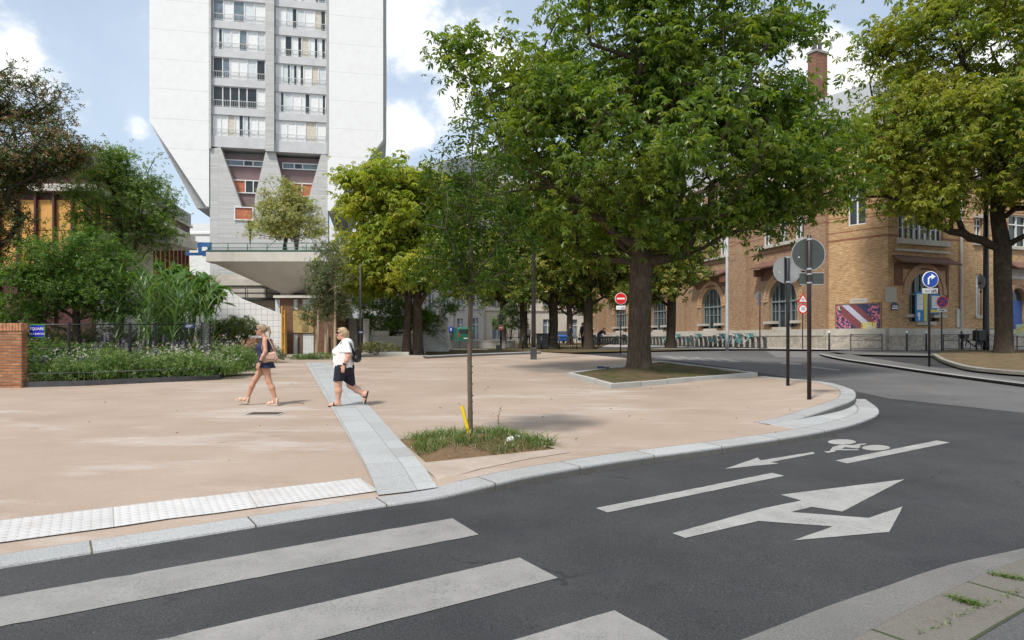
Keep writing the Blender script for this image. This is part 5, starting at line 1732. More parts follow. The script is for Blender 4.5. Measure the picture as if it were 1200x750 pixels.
# ---------------- ochre panelled building at left
OB = Vector((-21.6, 35, 0))
M_OCHRE = pmat('ochre_facade_panel', (0.60, 0.32, 0.085), 0.75, 0.12, 1.2)
M_OXID = pmat('dark_red_mullion', (0.075, 0.022, 0.025), 0.6, 0.2)
M_ZINC = pmat('grey_zinc_roof', (0.30, 0.31, 0.32), 0.5, 0.1)
ob = thing('panel_building', 'low ochre building with dark red mullions and grey roof bands', 'building', OB)
mbO = [MB() for _ in range(4)]  # panels, mullions, bands, roof
zO = 11.4
def facade_O(A, B, n):
    A, B = Vector(A) - OB, Vector(B) - OB
    d = (B - A); Lh = d.length; M = frame(A, d)
    for i in range(n):
        x0, x1 = Lh * i / n, Lh * (i + 1) / n
        mbO[0].box((x0 + .05, .1, 5.2), (x1 - .05, .3, 7.2), 0, M); mbO[0].box((x0 + .05, .12, 7.24), (x1 - .05, .3, 8.8), 0, M)
        mbO[1].box((x0 - .05, -.08, 0.5), (x0 + .05, .3, 9.2), 0, M)
        mbO[1].box((x0 + .05, .2, 8.85), (x1 - .05, .34, 9.6), 0, M)
    mbO[1].box((0, .1, 0.5), (Lh, .34, 5.1), 0, M)
    mbO[2].box((-.2, -.25, 9.2), (Lh + .2, .3, 9.55), 0, M); mbO[2].box((-.1, -.1, 10.2), (Lh + .1, .5, 10.35), 0, M)
    mbO[1].box((0, .1, 9.6), (Lh, .6, 10.2), 0, M)
    mbO[3].box((-.3, .1, 10.35), (Lh + .3, .9, 11.3), 0, M)
facade_O((-46, 35, 0), (-21.6, 35, 0), 26)
facade_O((-21.6, 35, 0), (-24.9, 53, 0), 19)
mbO[3].prism([(-24, -17.6), (-3.9, -17.6), (-.8, -.4), (-24, -.4)], 10.3, Matrix(((1, 0, 0, 0), (0, 0, -1, 0), (0, 1, 0, .6), (0, 0, 0, 1))))
for n, m, q in (('panel', M_OCHRE, mbO[0]), ('mullion', M_OXID, mbO[1]), ('band', M_CREAM, mbO[2]), ('roof', M_ZINC, mbO[3])): q.build(n, m, ob)

# ---------------- low white building and blue hoarding between
wb = thing('white_building', 'distant low white building between the ochre block and the tower', 'building', (-41, 92, 0.985))
mb = MB(); mb.box((-7, 0, 0), (10, 10, 15.0), bevel=.05); mb.box((-7, -.15, 14.6), (10, -.003, 14.85)); mb.build('wall', pmat('white_render', (.72, .72, .70), .8, .06, .5), wb)
mb = MB()
for x in (-.7, .4): mb.box((x, -.05, 11.7), (x + .8, .1, 12.4))
mb.box((-1.9, -.05, 2), (-1.5, .1, 6)); mb.build('window', M_GLASSD, wb)
hb = thing('hoarding', 'blue hoarding panel with white patches on the terrace edge', 'hoarding', (gx(234, 44), 44, 7.0))
mb = MB(); mb.box((-.9, 0, 0), (.75, .06, .85)); mb.build('panel', pmat('blue_hoarding_panel', (.03, .11, .30), .5, .5, 1.6), hb)
mb = MB(); mb.box((-.65, -.012, .18), (-.1, -.002, .5)); mb.box((.15, -.012, .3), (.5, -.002, .55)); mb.build('white_patch', M_WHITE, hb)

# ---------------- concrete terrace on mushroom columns
DT = 42.0
def pt(px, py, d=DT): return at(px, py, d)


te = thing('concrete_terrace', 'raised concrete terrace with green railing on flaring mushroom columns', 'terrace', (gx(312, DT), DT, zg(DT)))
TB_ = te.location
zt0 = pt(300, 294.5).z - TB_.z; zt1 = pt(300, 307).z - TB_.z
xa, xb = gx(241, DT) - TB_.x, gx(452, DT) - TB_.x
mb = MB(); mb.box((xa, 0, zt1), (xb, 7.6, zt0), bevel=.04); mb.build('slab', M_CREAM, te)
mb = MB()
for cx0, hw in ((0, 3.7), (7.6, 3.7)):
    zc0, zc1 = pt(312, 339).z - TB_.z, zt1 - .003
    nseg = 10; rings = []
    for i in range(nseg + 1):
        u = i / nseg
        w = .33 + (hw - .33) * (u ** .95)
        z = zc0 + (zc1 - zc0) * u
        rings.append((w, z))
    n0 = len(mb.v)
    for w, z in rings:
        e = 2.2 + 6 * (1 - (w - .33) / (hw - .33)) * 0 + 4 * ((w - .33) / (hw - .33))
        for j in range(32):
            a = 2 * math.pi * j / 32
            c, s = math.cos(a), math.sin(a)
            rr_ = w / ((abs(c) ** e + abs(s) ** e) ** (1 / e))
            mb.v.append((cx0 + rr_ * c, 3.8 + rr_ * s, z))
    for i in range(nseg):
        for j in range(32):
            a = n0 + i * 32 + j; b = n0 + i * 32 + (j + 1) % 32
            mb.face((a, b, b + 32, a + 32), 0, None, True)
mb.build('mushroom_cap', M_SOFF, te)
mb = MB()
for cx0 in (0, 7.6): mb.box((cx0 - .34, 3.46, -.2), (cx0 + .34, 4.14, zc0 + .02), bevel=.03)
mb.build('column', M_TCONC, te)
mb = MB()
railing(mb, (xa + .1, .15, zt0), (xb - .1, .15, zt0), .52, 9, (.45, 1.0), .022, .028)
mb.box((xa, -.02, zt0 + .001), (xb, .3, zt0 + .09))
mb.build('railing', M_GREEN, te)
# upper deck at left behind the garden
ud = thing('garden_terrace', 'small concrete terrace with green railing above the giant reed', 'terrace', (gx(165, 31), 31, zg(31)))
mb = MB(); z0 = at(165, 272, 31).z - zg(31); mb.box((-3.2, 0, z0 - .45), (1.2, 3.0, z0), bevel=.02); mb.box((-2.4, .6, -.1), (-.8, 2.6, z0 - .45)); mb.build('slab', M_CREAM, ud)
mb = MB(); railing(mb, (-3.1, .1, z0), (.6, .1, z0), .42, 4, (.5, 1.0), .02); railing(mb, (.6, .1, z0), (1.3, -.2, z0 - .75), .42, 2, (.5, 1.0), .02); mb.box((-3.2, -.03, z0 - .02), (1.2, -.004, z0 + .05)); mb.build('railing', M_GREEN, ud)

# back wall and balustrade behind the column
bwz = thing('gallery', 'pale concrete gallery with dark rails behind the mushroom column', 'gallery', (gx(330, 50), 50, zg(44)))
xg0, xg1 = gx(236, 50) - gx(330, 50), gx(436, 50) - gx(330, 50)
Zg = lambda y: at(0, y, 50).z - zg(44)
mb = MB(); mb.box((xg0, .4, Zg(350)), (xg1, .7, Zg(336))); mb.box((xg0, .3, Zg(334)), (xg1, .62, Zg(327))); mb.box((xg0, .8, 0), (xg1, 1.1, Zg(321))); mb.build('wall', M_CREAM, bwz)
mb = MB()
for y in (337.5, 343.5, 349): mb.tube([(xg0, .2, Zg(y)), (xg1, .2, Zg(y))], .035, 6)
for i in range(9): x = xg0 + (xg1 - xg0) * i / 8; mb.tube([(x, .25, Zg(351)), (x, .25, Zg(335))], .03, 6)
mb.box((xg0, -.6, Zg(352)), (xg1, .35, Zg(350)))
mb.build('railing', pmat('dark_rail', (.06, .065, .065), .5), bwz)

# ---------------- white tiled ramp wall
M_WTILE = grid_mat('white_square_tiles', (0.74, 0.73, 0.71), (0.40, 0.39, 0.38), 0.30, 0.30, 0.022, 0.35, 0.03)
DR = 36.0
rw = thing('ramp_wall', 'white tiled stair wall stepping down behind the hedges', 'wall', (gx(300, DR), DR, zg(DR)))
pr = lambda px, py: (gx(px, DR) - gx(300, DR), CAMZ - (py - HY) / F * DR - zg(DR))
mb = MB(); mb.prism([pr(210, 338), (pr(210, 338)[0], -.2), (pr(330.5, 419)[0], -.2), pr(330.5, 369), pr(281, 350), pr(266, 341), pr(262, 338)], .45)
mb.build('tiled_wall', M_WTILE, rw)
pl = thing('planter_wall', 'low terracotta brick planter wall under the olive hedge', 'wall', (gx(285, 31.2), 31.2, zg(31.2)))
M_TERRA = brick_mat('terracotta_bricks', (.42, .20, .12), (.50, .27, .17), (.38, .30, .25))
mb = MB(); mb.box((-1.0, -.1, -.1), (.62, .8, 1.0)); mb.build('wall', M_TERRA, pl)

# ---------------- brick pavilion
M_BBRICK = brick_mat('brown_bricks', (.17, .085, .05), (.25, .13, .08), (.17, .135, .11))
DP = 37.0
pv = thing('brick_pavilion', 'brown brick pavilion with white tiled and ochre infill panels under the terrace', 'pavilion', (gx(360, DP), DP, zg(DP)))
Pz = lambda y: CAMZ - (y - HY) / F * DP - zg(DP)
Px = lambda x: gx(x, DP) - gx(360, DP)
mb = MB()
for a, b in ((328, 343.5), (348.5, 354), (367.5, 390.5)):
    mb.box((Px(a), 0, -.2), (Px(b), 4.0, Pz(349.5)))
mb.box((Px(322), .3, -.2), (Px(390), 4.2, Pz(350)))
mb.build('brick_pier', M_BBRICK, pv)
mb = MB()
for a, b, y0, y1 in ((343.5, 348.5, 416, 391), (354, 367.5, 416, 391), (343.5, 348.5, 363, 350.5), (354, 367.5, 363, 350.5), (322, 328, 374, 351)): mb.box((Px(a) + .003, .06, Pz(y0)), (Px(b) - .003, .28, Pz(y1)))
mb.build('tile_panel', grid_mat('pale_grey_tiles', (.60, .62, .62), (.42, .44, .45), .16, .3, .015, .4, .04), pv)
mb = MB(); mb.box((Px(343.5) + .003, -.03, Pz(390)), (Px(367.5) - .003, .28, Pz(364))); mb.build('ochre_panel', pmat('dull_ochre_panel', (.40, .29, .12), .7, .1), pv)
mb = MB(); mb.box((Px(354.5), -.06, Pz(388)), (Px(361.5), -.033, Pz(380))); mb.build('notice', pmat('brown_notice', (.22, .16, .08), .6, .4, 8), pv)
mb = MB(); mb.box((Px(322), -.25, Pz(349.3)), (Px(391), 4.3, Pz(346.5))); mb.build('roof_edge', M_CREAM, pv)
# underpass: white beam, dark back, side wall
up = thing('underpass', 'dark underpass with bluish white beam beside the brick pavilion', 'underpass', (gx(408, 40), 40, zg(40)))
Ux = lambda x, d=40: gx(x, d) - gx(408, 40)
Uz = lambda y, d=40: CAMZ - (y - HY) / F * d - zg(40)
mb = MB(); mb.box((Ux(388), 0, Uz(369)), (Ux(424), .5, Uz(356))); mb.box((Ux(388), -.05, Uz(373)), (Ux(424), 0.6, Uz(369.3))); mb.box((Ux(391), .5, Uz(370)), (Ux(440), 24, Uz(366))); mb.build('beam', pmat('bluish_white_metal', (.56, .60, .64), .5, .06), up)
mb = MB(); mb.box((Ux(391) - .3, .5, -.1), (Ux(391) + 1.2, 14, Uz(370))); mb.box((Ux(424), .8, -.1), (Ux(437), 1.2, Uz(362))); mb.box((Ux(424) - .1, .8, -.1), (Ux(424) + .25, 20, Uz(370))); mb.box((Ux(391), 24, -.1), (Ux(440), 24.3, Uz(366))); mb.build('wall', M_SOFF, up)
gw = thing('concrete_wall', 'grey block wall end with lower step beside the underpass', 'wall', (gx(436, 37.5), 37.5, zg(37.5)))
mb = MB(); mb.box((-.5, 0, -.1), (2.9, .35, .95), bevel=.02); mb.box((-.45, -.25, -.1), (-.12, -.003, 1.9), bevel=.02); mb.box((-.1, 0.05, .95), (.9, .3, 1.25), bevel=.02); mb.build('wall', M_CONC, gw)
pb_ = thing('stone_block', 'low pale stone block edging the strip by the concrete wall', 'block', (gx(457, 35.7), 35.7, zg(35.7)))
mb = MB(); mb.box((-.6, 0, -.05), (1.0, .35, .16), bevel=.03); mb.build('block', M_CREAM, pb_)

# ---------------- white stairs right of the twin tree
sr = thing('outdoor_stairs', 'white stair flight with slanted railing right of the twin stemmed chestnut', 'stairs', (gx(505, 40), 40, zg(40)))
mb = MB()
for i in range(11):
    mb.box((-.75, .4 + i * .3, -.05), (.9, .4 + (i + 1) * .3, .17 * (11 - i) - .02 * 0))
mb.box((-.95, .2, -.05), (-.76, 4.0, 2.1)); mb.build('step', M_CREAM, sr)
mb = MB()
mb.prism([(-1.0, -.05), (1.05, -.05), (1.05, .35), (-1.0, 2.3)], .12, Matrix.Translation((0, 0, 0)))
mb.build('stringer', pmat('white_stair_side', (.66, .66, .64), .7), sr)
mb = MB(); railing(mb, (-1.0, -.1, 1.7), (1.0, -.1, .1), .9, 9, (.35, .7, 1.0), .02, .022); mb.build('railing', M_RAILW, sr)

# ---------------- pale stone blocks of flats at the end of the street
M_STONE = pmat('pale_cut_stone', (.50, .47, .42), .85, .1, .5, dirt=(.38, .355, .32), dscale=.3)
M_STONE2 = pmat('warm_cut_stone', (.58, .53, .46), .85, .1, .5, dirt=(.48, .43, .37), dscale=.3)


def stone_building(label, A, B, h, bay, floors_, mat, z0=.985, piers=True, depth=12):
    A, B = Vector(A), Vector(B)
    root = thing('apartment_building', label, 'building', (A.x, A.y, z0))
    d = B - A; d.z = 0; Lh = d.length
    root.rotation_euler.z = math.atan2(d.y, d.x)
    n = max(1, int(Lh / bay))
    holes = []
    fh = h / (floors_ + .35)
    for f in range(floors_):
        for i in range(n):
            x = (i + .5) * Lh / n; w = bay * .22
            zz = .7 + f * fh if f else .5
            holes.append([(x - w, zz), (x + w, zz), (x + w, zz + fh * .66), (x - w, zz + fh * .66)])
    mb = MB(); mb.wall([(0, 0), (Lh, 0), (Lh, h), (0, h)], holes, .3, Matrix.Identity(4)); mb.box((0, .31, 0), (Lh, depth, h)); mb.build('wall', mat, root)
    mb = MB()
    for f in range(1, floors_ + 1):
        z = f * fh + .35; mb.box((-.1, -.16, z - .12), (Lh + .1, -.003, z + .06))
    mb.box((-.2, -.35, h - .3), (Lh + .2, -.002, h))
    if piers:
        for i in range(n + 1): x = i * Lh / n; mb.box((x - bay * .13, -.22, 0), (x + bay * .13, -.004, h - .31))
    mb.build('cornice', mat, root)
    for q in holes:
        gl = MB(); fr = MB()
        x0, x1, z0_, z1 = q[0][0], q[1][0], q[0][1], q[2][1]
        gl.quad((x0, .22, z0_), (x1, .22, z0_), (x1, .22, z1), (x0, .22, z1))
        xm = (x0 + x1) / 2
        fr.box((xm - .05, .16, z0_), (xm + .05, .215, z1)); fr.box((x0, .16, z0_ + (z1 - z0_) * .68), (x1, .214, z0_ + (z1 - z0_) * .68 + .08))
        wd = fr.build('window', M_FRAME, root); gl.build('pane', M_GLASSB, wd)
    mb = MB(); mb.prism([(-.2, h), (depth, h), (depth - 2.5, h + 3), (1.4, h + 3)], Lh, Matrix(((0, 1, 0, 0), (1, 0, 0, 0), (0, 0, 1, 0), (0, 0, 0, 1)))); mb.build('roof', M_ZINC, root)
    return root


stone_building('pale stone building with tall piers at the end of the street', (gx(436, 100), 100, 0), (gx(566, 88), 88, 0), 22, 2.3, 5, M_STONE)
stone_building('warm cream stone building beyond the blue car', (gx(566, 84), 88.5, 0), (gx(742, 92), 92, 0), 21, 2.9, 5, M_STONE2, piers=False)
stone_building('grey stone building glimpsed behind the tower legs', (-62, 108, 0), (gx(436, 108), 108, 0), 16, 3.0, 4, M_STONE, piers=False)

# ================================================================== the brick school
SB1, SB2 = (0.52, 0.32, 0.155), (0.74, 0.50, 0.27)
MORT = (0.45, 0.37, 0.28)
bandz = [(7.05, 7.2), (7.6, 7.68), (10.3, 10.42), (10.62, 10.74), (9.3, 9.4), (12.8, 12.95), (13.2, 13.3)]
M_SBR = brick_mat('yellow_school_bricks', SB1, SB2, MORT, bands=None, wear=(.36, .25, .16), wearamt=.3)
M_SBB = brick_mat('banded_school_bricks', SB1, SB2, MORT, bands=bandz + [(8.35, 8.43), (8.55, 8.63), (11.6, 11.7)], band_col=(.22, .075, .05))
M_SBR_SHADE = brick_mat('shaded_weathered_school_bricks', (.36, .225, .135), (.52, .345, .21), (.34, .285, .23), wear=(.26, .20, .15), wearamt=.6, bands=[(7.05, 7.2), (7.6, 7.68), (8.3, 8.42), (8.62, 8.74), (9.3, 9.4), (9.9, 10.0), (10.7, 10.82), (11.2, 11.3), (11.9, 12.02)], band_col=(.24, .10, .07))  # street face: weathered bricks, darkened with the trees' shade in the colour
M_RBR = brick_mat('red_bricks', (.21, .09, .06), (.28, .13, .085), (.26, .20, .16))
M_VOUS = pmat('arch_bricks', (.46, .29, .17), .85, .3, 14)
M_SILL = pmat('stone_sill', (.47, .44, .38), .85, .1, 2, dirt=(.36, .32, .27))
M_PLINTH = pmat('rough_stone_plinth', (.40, .36, .30), .9, .3, 5, .5, 12, dirt=(.22, .20, .17), dscale=1.5)
M_TILE = grid_mat('red_roof_tiles', (.17, .085, .06), (.09, .045, .035), .22, .32, .03, .8, .2, .5)
M_GFRM = pmat('grey_green_window_frame', (.20, .235, .23), .55, .1)
school = thing('school_building', 'yellow brick school with arched ground floor windows on the corner', 'school', (0, 0, 0))
Z0 = .985
C1 = Vector((21.2, 45.7, Z0)); C2 = Vector((23.4, 42.5, Z0))
DL = Vector((-.25, 1, 0)).normalized(); DRt = Vector((2.42, 1, 0)).normalized()
LL = 54.0
SH = 14.6


def arch(cx, z0, w, h, n=14):
    """arched opening outline: straight to the spring, then a half circle"""
    r = w / 2; zs = z0 + h - r
    return [(cx - r, z0), (cx + r, z0)] + [(cx + r * math.cos(math.pi * i / n), zs + r * math.sin(math.pi * i / n)) for i in range(n + 1)][0:]


def rect(x0, x1, z0, z1): return [(x0, z0), (x1, z0), (x1, z1), (x0, z1)]


def arch_window(M, cx, z0, w, h, mat_f, lo=.9, banner=False):
    """stepped sill arched window: frame bars and panes, brick voussoirs, sills"""
    r = w / 2; zs = z0 + h - r; y = .30
    fr = MB()
    n = 14; t = .09
    ring = [(cx + r * math.cos(math.pi * i / n), zs + r * math.sin(math.pi * i / n)) for i in range(n + 1)]
    ri_ = [(cx + (r - t) * math.cos(math.pi * i / n), zs + (r - t) * math.sin(math.pi * i / n)) for i in range(n + 1)]
    for i in range(n):
        fr.prism([ring[i], ring[i + 1], ri_[i + 1], ri_[i]], .1, M @ Matrix.Translation((0, y - .1, 0)))
    for k, xx in enumerate((-r + t / 2, -r * .42, r * .42, r - t / 2)):
        top = zs + math.sqrt(max(0, r * r - xx * xx)) - .02 if 0 < k < 3 else zs
        fr.box((cx + xx - t / 2, y - .1, z0 if 0 < k < 3 else z0 + lo * .5), (cx + xx + t / 2, y - .003, top), 0, M)
    fr.box((cx - r, y - .12, zs - .05), (cx + r, y - .004, zs + .07), 0, M)
    for xx in (-r * .72, 0, r * .72):
        top = zs + math.sqrt(r * r - xx * xx) - .04
        fr.box((cx + xx - .025, y - .07, z0 + .1), (cx + xx + .025, y - .002, top), 0, M)
    fr.box((cx - r, y - .06, zs - .75), (cx + r, y - .005, zs - .7), 0, M)
    win = fr.build('window', mat_f, school)
    gl = MB(); pts = [(cx - r, z0), (cx + r, z0)] + ring
    gl.poly([M @ Vector((p[0], y, p[1])) for p in pts]); gl.build('pane', M_GLASSD, win)
    vs = MB(); m = 26
    for ro, ri2, yy in ((r + .62, r + .34, -.10), (r + .33, r + .02, -.05)):
        for i in range(m):
            a0, a1 = math.pi * (i + .06) / m, math.pi * (i + .94) / m
            P = lambda R_, a: (cx + R_ * math.cos(a), zs + R_ * math.sin(a))
            vs.prism([P(ro, a0), P(ro, a1), P(ri2, a1), P(ri2, a0)], -yy + .0, M @ Matrix.Translation((0, yy, 0)))
    vs.build('arch', M_VOUS, win)
    sl_ = MB(); sl_.box((cx - r - .45, -.22, z0 + lo * .5 - .2), (cx - r * .45, .28, z0 + lo * .5), 0, M); sl_.box((cx + r * .45, -.22, z0 + lo * .5 - .2), (cx + r + .45, .28, z0 + lo * .5), 0, M); sl_.box((cx - r * .62, -.20, z0 - .22), (cx + r * .62, .28, z0), 0, M)
    sl_.build('sill', M_SILL, win)


def rect_window(M, x0, x1, z0, z1, mat_f, cols=2, transom=.7, y=.22, rows=1):
    fr = MB(); t = .08
    fr.box((x0, y - .09, z0), (x0 + t, y - .002, z1), 0, M); fr.box((x1 - t, y - .09, z0), (x1, y - .002, z1), 0, M)
    fr.box((x0 + t, y - .09, z0), (x1 - t, y - .002, z0 + t), 0, M); fr.box((x0 + t, y - .09, z1 - t), (x1 - t, y - .002, z1), 0, M)
    for i in range(1, cols): x = x0 + (x1 - x0) * i / cols; fr.box((x - t * .6, y - .1, z0 + t), (x + t * .6, y - .003, z1 - t), 0, M)
    zt_ = z0 + (z1 - z0) * transom
    fr.box((x0 + t, y - .095, zt_ - t / 2), (x1 - t, y - .001, zt_ + t / 2), 0, M)
    for k in range(1, rows): z = z0 + (zt_ - z0) * k / rows; fr.box((x0 + t, y - .05, z - .02), (x1 - t, y - .004, z + .02), 0, M)
    win = fr.build('window', mat_f, school)
    gl = MB(); gl.quad(M @ Vector((x0, y, z0)), M @ Vector((x1, y, z0)), M @ Vector((x1, y, z1)), M @ Vector((x0, y, z1))); gl.build('pane', M_GLASSD, win)
    return win


# left (street) face: origin at far end so local x runs towards the corner and y goes into the building
MLt = frame(C1 + DL * LL, -DL)
xs_arch = []
k = 0
for px in (917, 833.5, 772, 727, 689.5):
    q = (px - 600) / F     # along the wall from the corner
    s = (C1.x - q * C1.y) / (q * DL.y - DL.x)
    xs_arch.append(LL - s)
holes = []
for x in xs_arch: holes.append(arch(x, 1.5, 3.3, 3.55))
upw = []
for i, x in enumerate(xs_arch):
    for dx in (-1.9, 0, 1.9):
        if 0.8 < x + dx < LL - .8: upw.append((x + dx - .5, x + dx + .5, 7.75, 9.95)); upw.append((x + dx - .5, x + dx + .5, 11.4, 13.5))
for a, b, c, d in upw: holes.append(rect(a, b, c, d))
mb = MB(); mb.wall([(0, -.3), (LL, -.3), (LL, SH), (0, SH)], holes, .3, MLt); mb.build('street_wall', M_SBR_SHADE, school)
for x in xs_arch: arch_window(MLt, x, 1.5, 3.3, 3.55, M_GFRM)
for a, b, c, d in upw: rect_window(MLt, a, b, c, d, M_FRAME)
tr_ = MB(); tl_ = MB(); pn = MB()
for i, x in enumerate(xs_arch):
    tr_.box((x - 2.9, -.28, 7.5), (x + 2.9, -.003, 7.72), 0, MLt); tr_.box((x - 2.7, -.12, 9.98), (x + 2.7, -.003, 10.2), 0, MLt)
    Mq = MLt @ Matrix.Translation((x - 2.75, 0, 0))
    Mr = Matrix(((0, 1, 0, 0), (1, 0, 0, 0), (0, 0, 1, 0), (0, 0, 0, 1)))
    tl_.prism([(-.95, 6.05), (-.95, 5.95), (0, 6.35), (0, 6.5)], 5.5, Mq @ Mr)
    for sx in (-2.5, 2.5): pn.box((x + sx - .12, -.7, 5.4), (x + sx + .12, -.003, 5.95), 0, MLt)
    pn.box((x - 2.6, -.06, 5.1), (x + 2.6, -.002, 5.93), 0, MLt)
tr_.box((0, -.35, SH - .6), (LL, -.004, SH), 0, MLt)
tr_.build('ledge', M_SILL, school); tl_.build('tiled_canopy', M_TILE, school); pn.build('canopy_bracket', M_RBR, school)
mb = MB()
for i in range(4):
    xm = (xs_arch[i] + xs_arch[i + 1]) / 2; mb.box((xm - .75, -.3, 1.31), (xm + .75, -.003, SH - .61), 0, MLt)
mb.box((LL - 1.6, -.24, 1.31), (LL - .01, -.003, SH - .61), 0, MLt)
mb.build('pilaster', M_SBR_SHADE, school)
# corner face
dC = (C2 - C1); LC = dC.length; MC = frame(C1, dC)
mb = MB(); mb.wall([(0, -.3), (LC, -.3), (LC, SH), (0, SH)], [rect(1.3, 2.5, 8, 10.4), rect(1.3, 2.5, 11.4, 13.4)], .3, MC); mb.build('corner_wall', M_SBB, school)
rect_window(MC, 1.3, 2.5, 8, 10.4, M_FRAME); rect_window(MC, 1.3, 2.5, 11.4, 13.4, M_FRAME)
# right face
LR = 26.0; MR = frame(C2, DRt)


def ru(px):
    q = (px - 600) / F
    return (C2.x - q * C2.y) / (q * DRt.y - DRt.x)


xa_ = (ru(1054.5) + ru(1111)) / 2; wA = 2.75
xw0, xw1 = ru(1053), ru(1105)
xn = ru(1147); xdn = ru(1193); xd2 = xdn + 4.6
holes = [arch(xa_, 1.75, wA, 3.1), rect(xw0, xw1, 6.95, 9.6), rect(xw0 + .2, xw1 - .2, 11.2, 13.5), rect(xn - .3, xn + .3, 2.2, 5.0), rect(xn - .45, xn + .35, 7.1, 8.7), rect(xn - .4, xn + .4, 11, 12.8), arch(xdn, .55, 1.5, 3.6), rect(xdn - 1.0, xdn + 1.0, 7.0, 9.2), rect(xd2 - .9, xd2 + .9, 7.0, 9.2), arch(xd2 + 1.5, 1.75, 2.6, 3.1)]
mb = MB(); mb.wall([(0, -.3), (LR, -.3), (LR, SH), (0, SH)], holes, .35, MR); mb.build('front_wall', M_SBB, school)
arch_window(MR, xa_, 1.75, wA, 3.1, M_GFRM); arch_window(MR, xd2 + 1.5, 1.75, 2.6, 3.1, M_GFRM)
rect_window(MR, xw0, xw1, 6.95, 9.6, M_FRAME, 8, .83, rows=3); rect_window(MR, xw0 + .2, xw1 - .2, 11.2, 13.5, M_FRAME, 6)
for q in ((xn - .3, xn + .3, 2.2, 5.0), (xn - .45, xn + .35, 7.1, 8.7), (xn - .4, xn + .4, 11, 12.8), (xdn - 1, xdn + 1, 7.0, 9.2), (xd2 - .9, xd2 + .9, 7.0, 9.2)): rect_window(MR, *q, M_FRAME)
fr = MB(); fr.box((xdn - .75, .2, .55), (xdn + .75, .3, 3.3), 0, MR); fr.build('door', pmat('blue_door', (.03, .08, .28), .5, .2), school)
gl = MB(); gl.poly([MR @ Vector((p[0], .26, p[1])) for p in arch(xdn, 3.3, 1.5, .85)]); gl.build('fanlight', M_GLASSD, school)
vs = MB(); m = 18; zsD = .55 + 3.6 - .75
for ro, ri2, yy in ((1.15, .97, -.12), (.96, .78, -.06)):
    for i in range(m):
        a0, a1 = math.pi * (i + .05) / m, math.pi * (i + .95) / m
        P = lambda R_, a: (xdn + R_ * math.cos(a), zsD + R_ * math.sin(a))
        vs.prism([P(ro, a0), P(ro, a1), P(ri2, a1), P(ri2, a0)], -yy, MR @ Matrix.Translation((0, yy, 0)))
vs.build('door_arch', M_VOUS, school)
pq = MB(); pq.box((xdn - .95, -.08, 4.75), (xdn + .95, -.003, 5.5), 0, MR); o = pq.build('name_plaque', M_SILL, school)
lt = MB(); text_bm('ÉCOLE', .42, MR @ Matrix.Translation((xdn, -.09, 5.12)), lt); lt.build('lettering', pmat('engraved_grey', (.25, .23, .2), .8), o)
mb = MB(); Mr = Matrix(((0, 1, 0, 0), (1, 0, 0, 0), (0, 0, 1, 0), (0, 0, 0, 1)))
for a, b, z in ((xw0 - .55, xw1 + .65, 5.55), (xdn - 1.3, xdn + 1.3, 5.6)):
    mb.prism([(-.85, z - .12), (-.85, z - .2), (0, z + .22), (0, z + .36)], b - a, MR @ Matrix.Translation((a, 0, 0)) @ Mr)
mb.build('tiled_canopy', M_TILE, school)
mb = MB(); mb.box((xw0 - .4, -.05, 4.0), (xa_ - wA / 2 - .63, -.002, 5.4), 0, MR); mb.box((xa_ + wA / 2 + .63, -.05, 3.2), (xw1 + .5, -.002, 5.4), 0, MR); mb.box((xw0 - .4, -.06, 5.05), (xw1 + .5, -.001, 5.42), 0, MR); mb.build('canopy_bracket', M_RBR, school)
mb = MB(); mb.box((xw0 - .25, -.3, 6.6), (xw1 + .35, .2, 6.94), 0, MR); mb.box((xw0 - .3, -.2, 6.15), (xw1 + .4, -.003, 6.3), 0, MR)
for x, w, z in ((xn, .45, 2.0), (xn - .05, .55, 6.9), (xn - .05, .55, 8.72), (xdn, 1.2, 6.8), (xd2, 1.1, 6.8)): mb.box((x - w, -.15, z), (x + w, .2, z + .2), 0, MR)
mb.box((0, -.35, SH - .6), (LR, -.004, SH), 0, MR); mb.box((0, -.36, SH - .6), (LC, -.004, SH), 0, MC)
mb.build('ledge', M_SILL, school)
mb = MB(); px_ = ru(1124.5); mb.tube([MR @ Vector((px_, -.12, .3)), MR @ Vector((px_, -.12, SH - .7))], .085, 8); mb.build('drainpipe', pmat('pale_drainpipe', (.62, .60, .56), .5), school)
mb = MB(); mb.box((ru(1119) + .1, -.08, 1.4), (ru(1119) + .5, -.003, 2.6), 0, MR); mb.build('meter_box', M_CREAM, school)
# plinth all along
mb = MB(); mb.box((0, -.38, -.3), (LL, -.003, .85), 0, MLt); mb.box((0.0, -.3, -.3), (LC, -.002, .85), 0, MC); mb.box((.0, -.34, -.3), (LR, -.002, .85), 0, MR); mb.build('plinth', M_PLINTH, school)
mb = MB(); mb.box((0, -.42, .852), (LL, -.003, 1.30), 0, MLt); mb.box((0, -.34, .852), (LC, -.002, 1.30), 0, MC); mb.box((0, -.38, .852), (LR, -.002, 1.30), 0, MR); mb.build('plinth_coping', M_SILL, school)
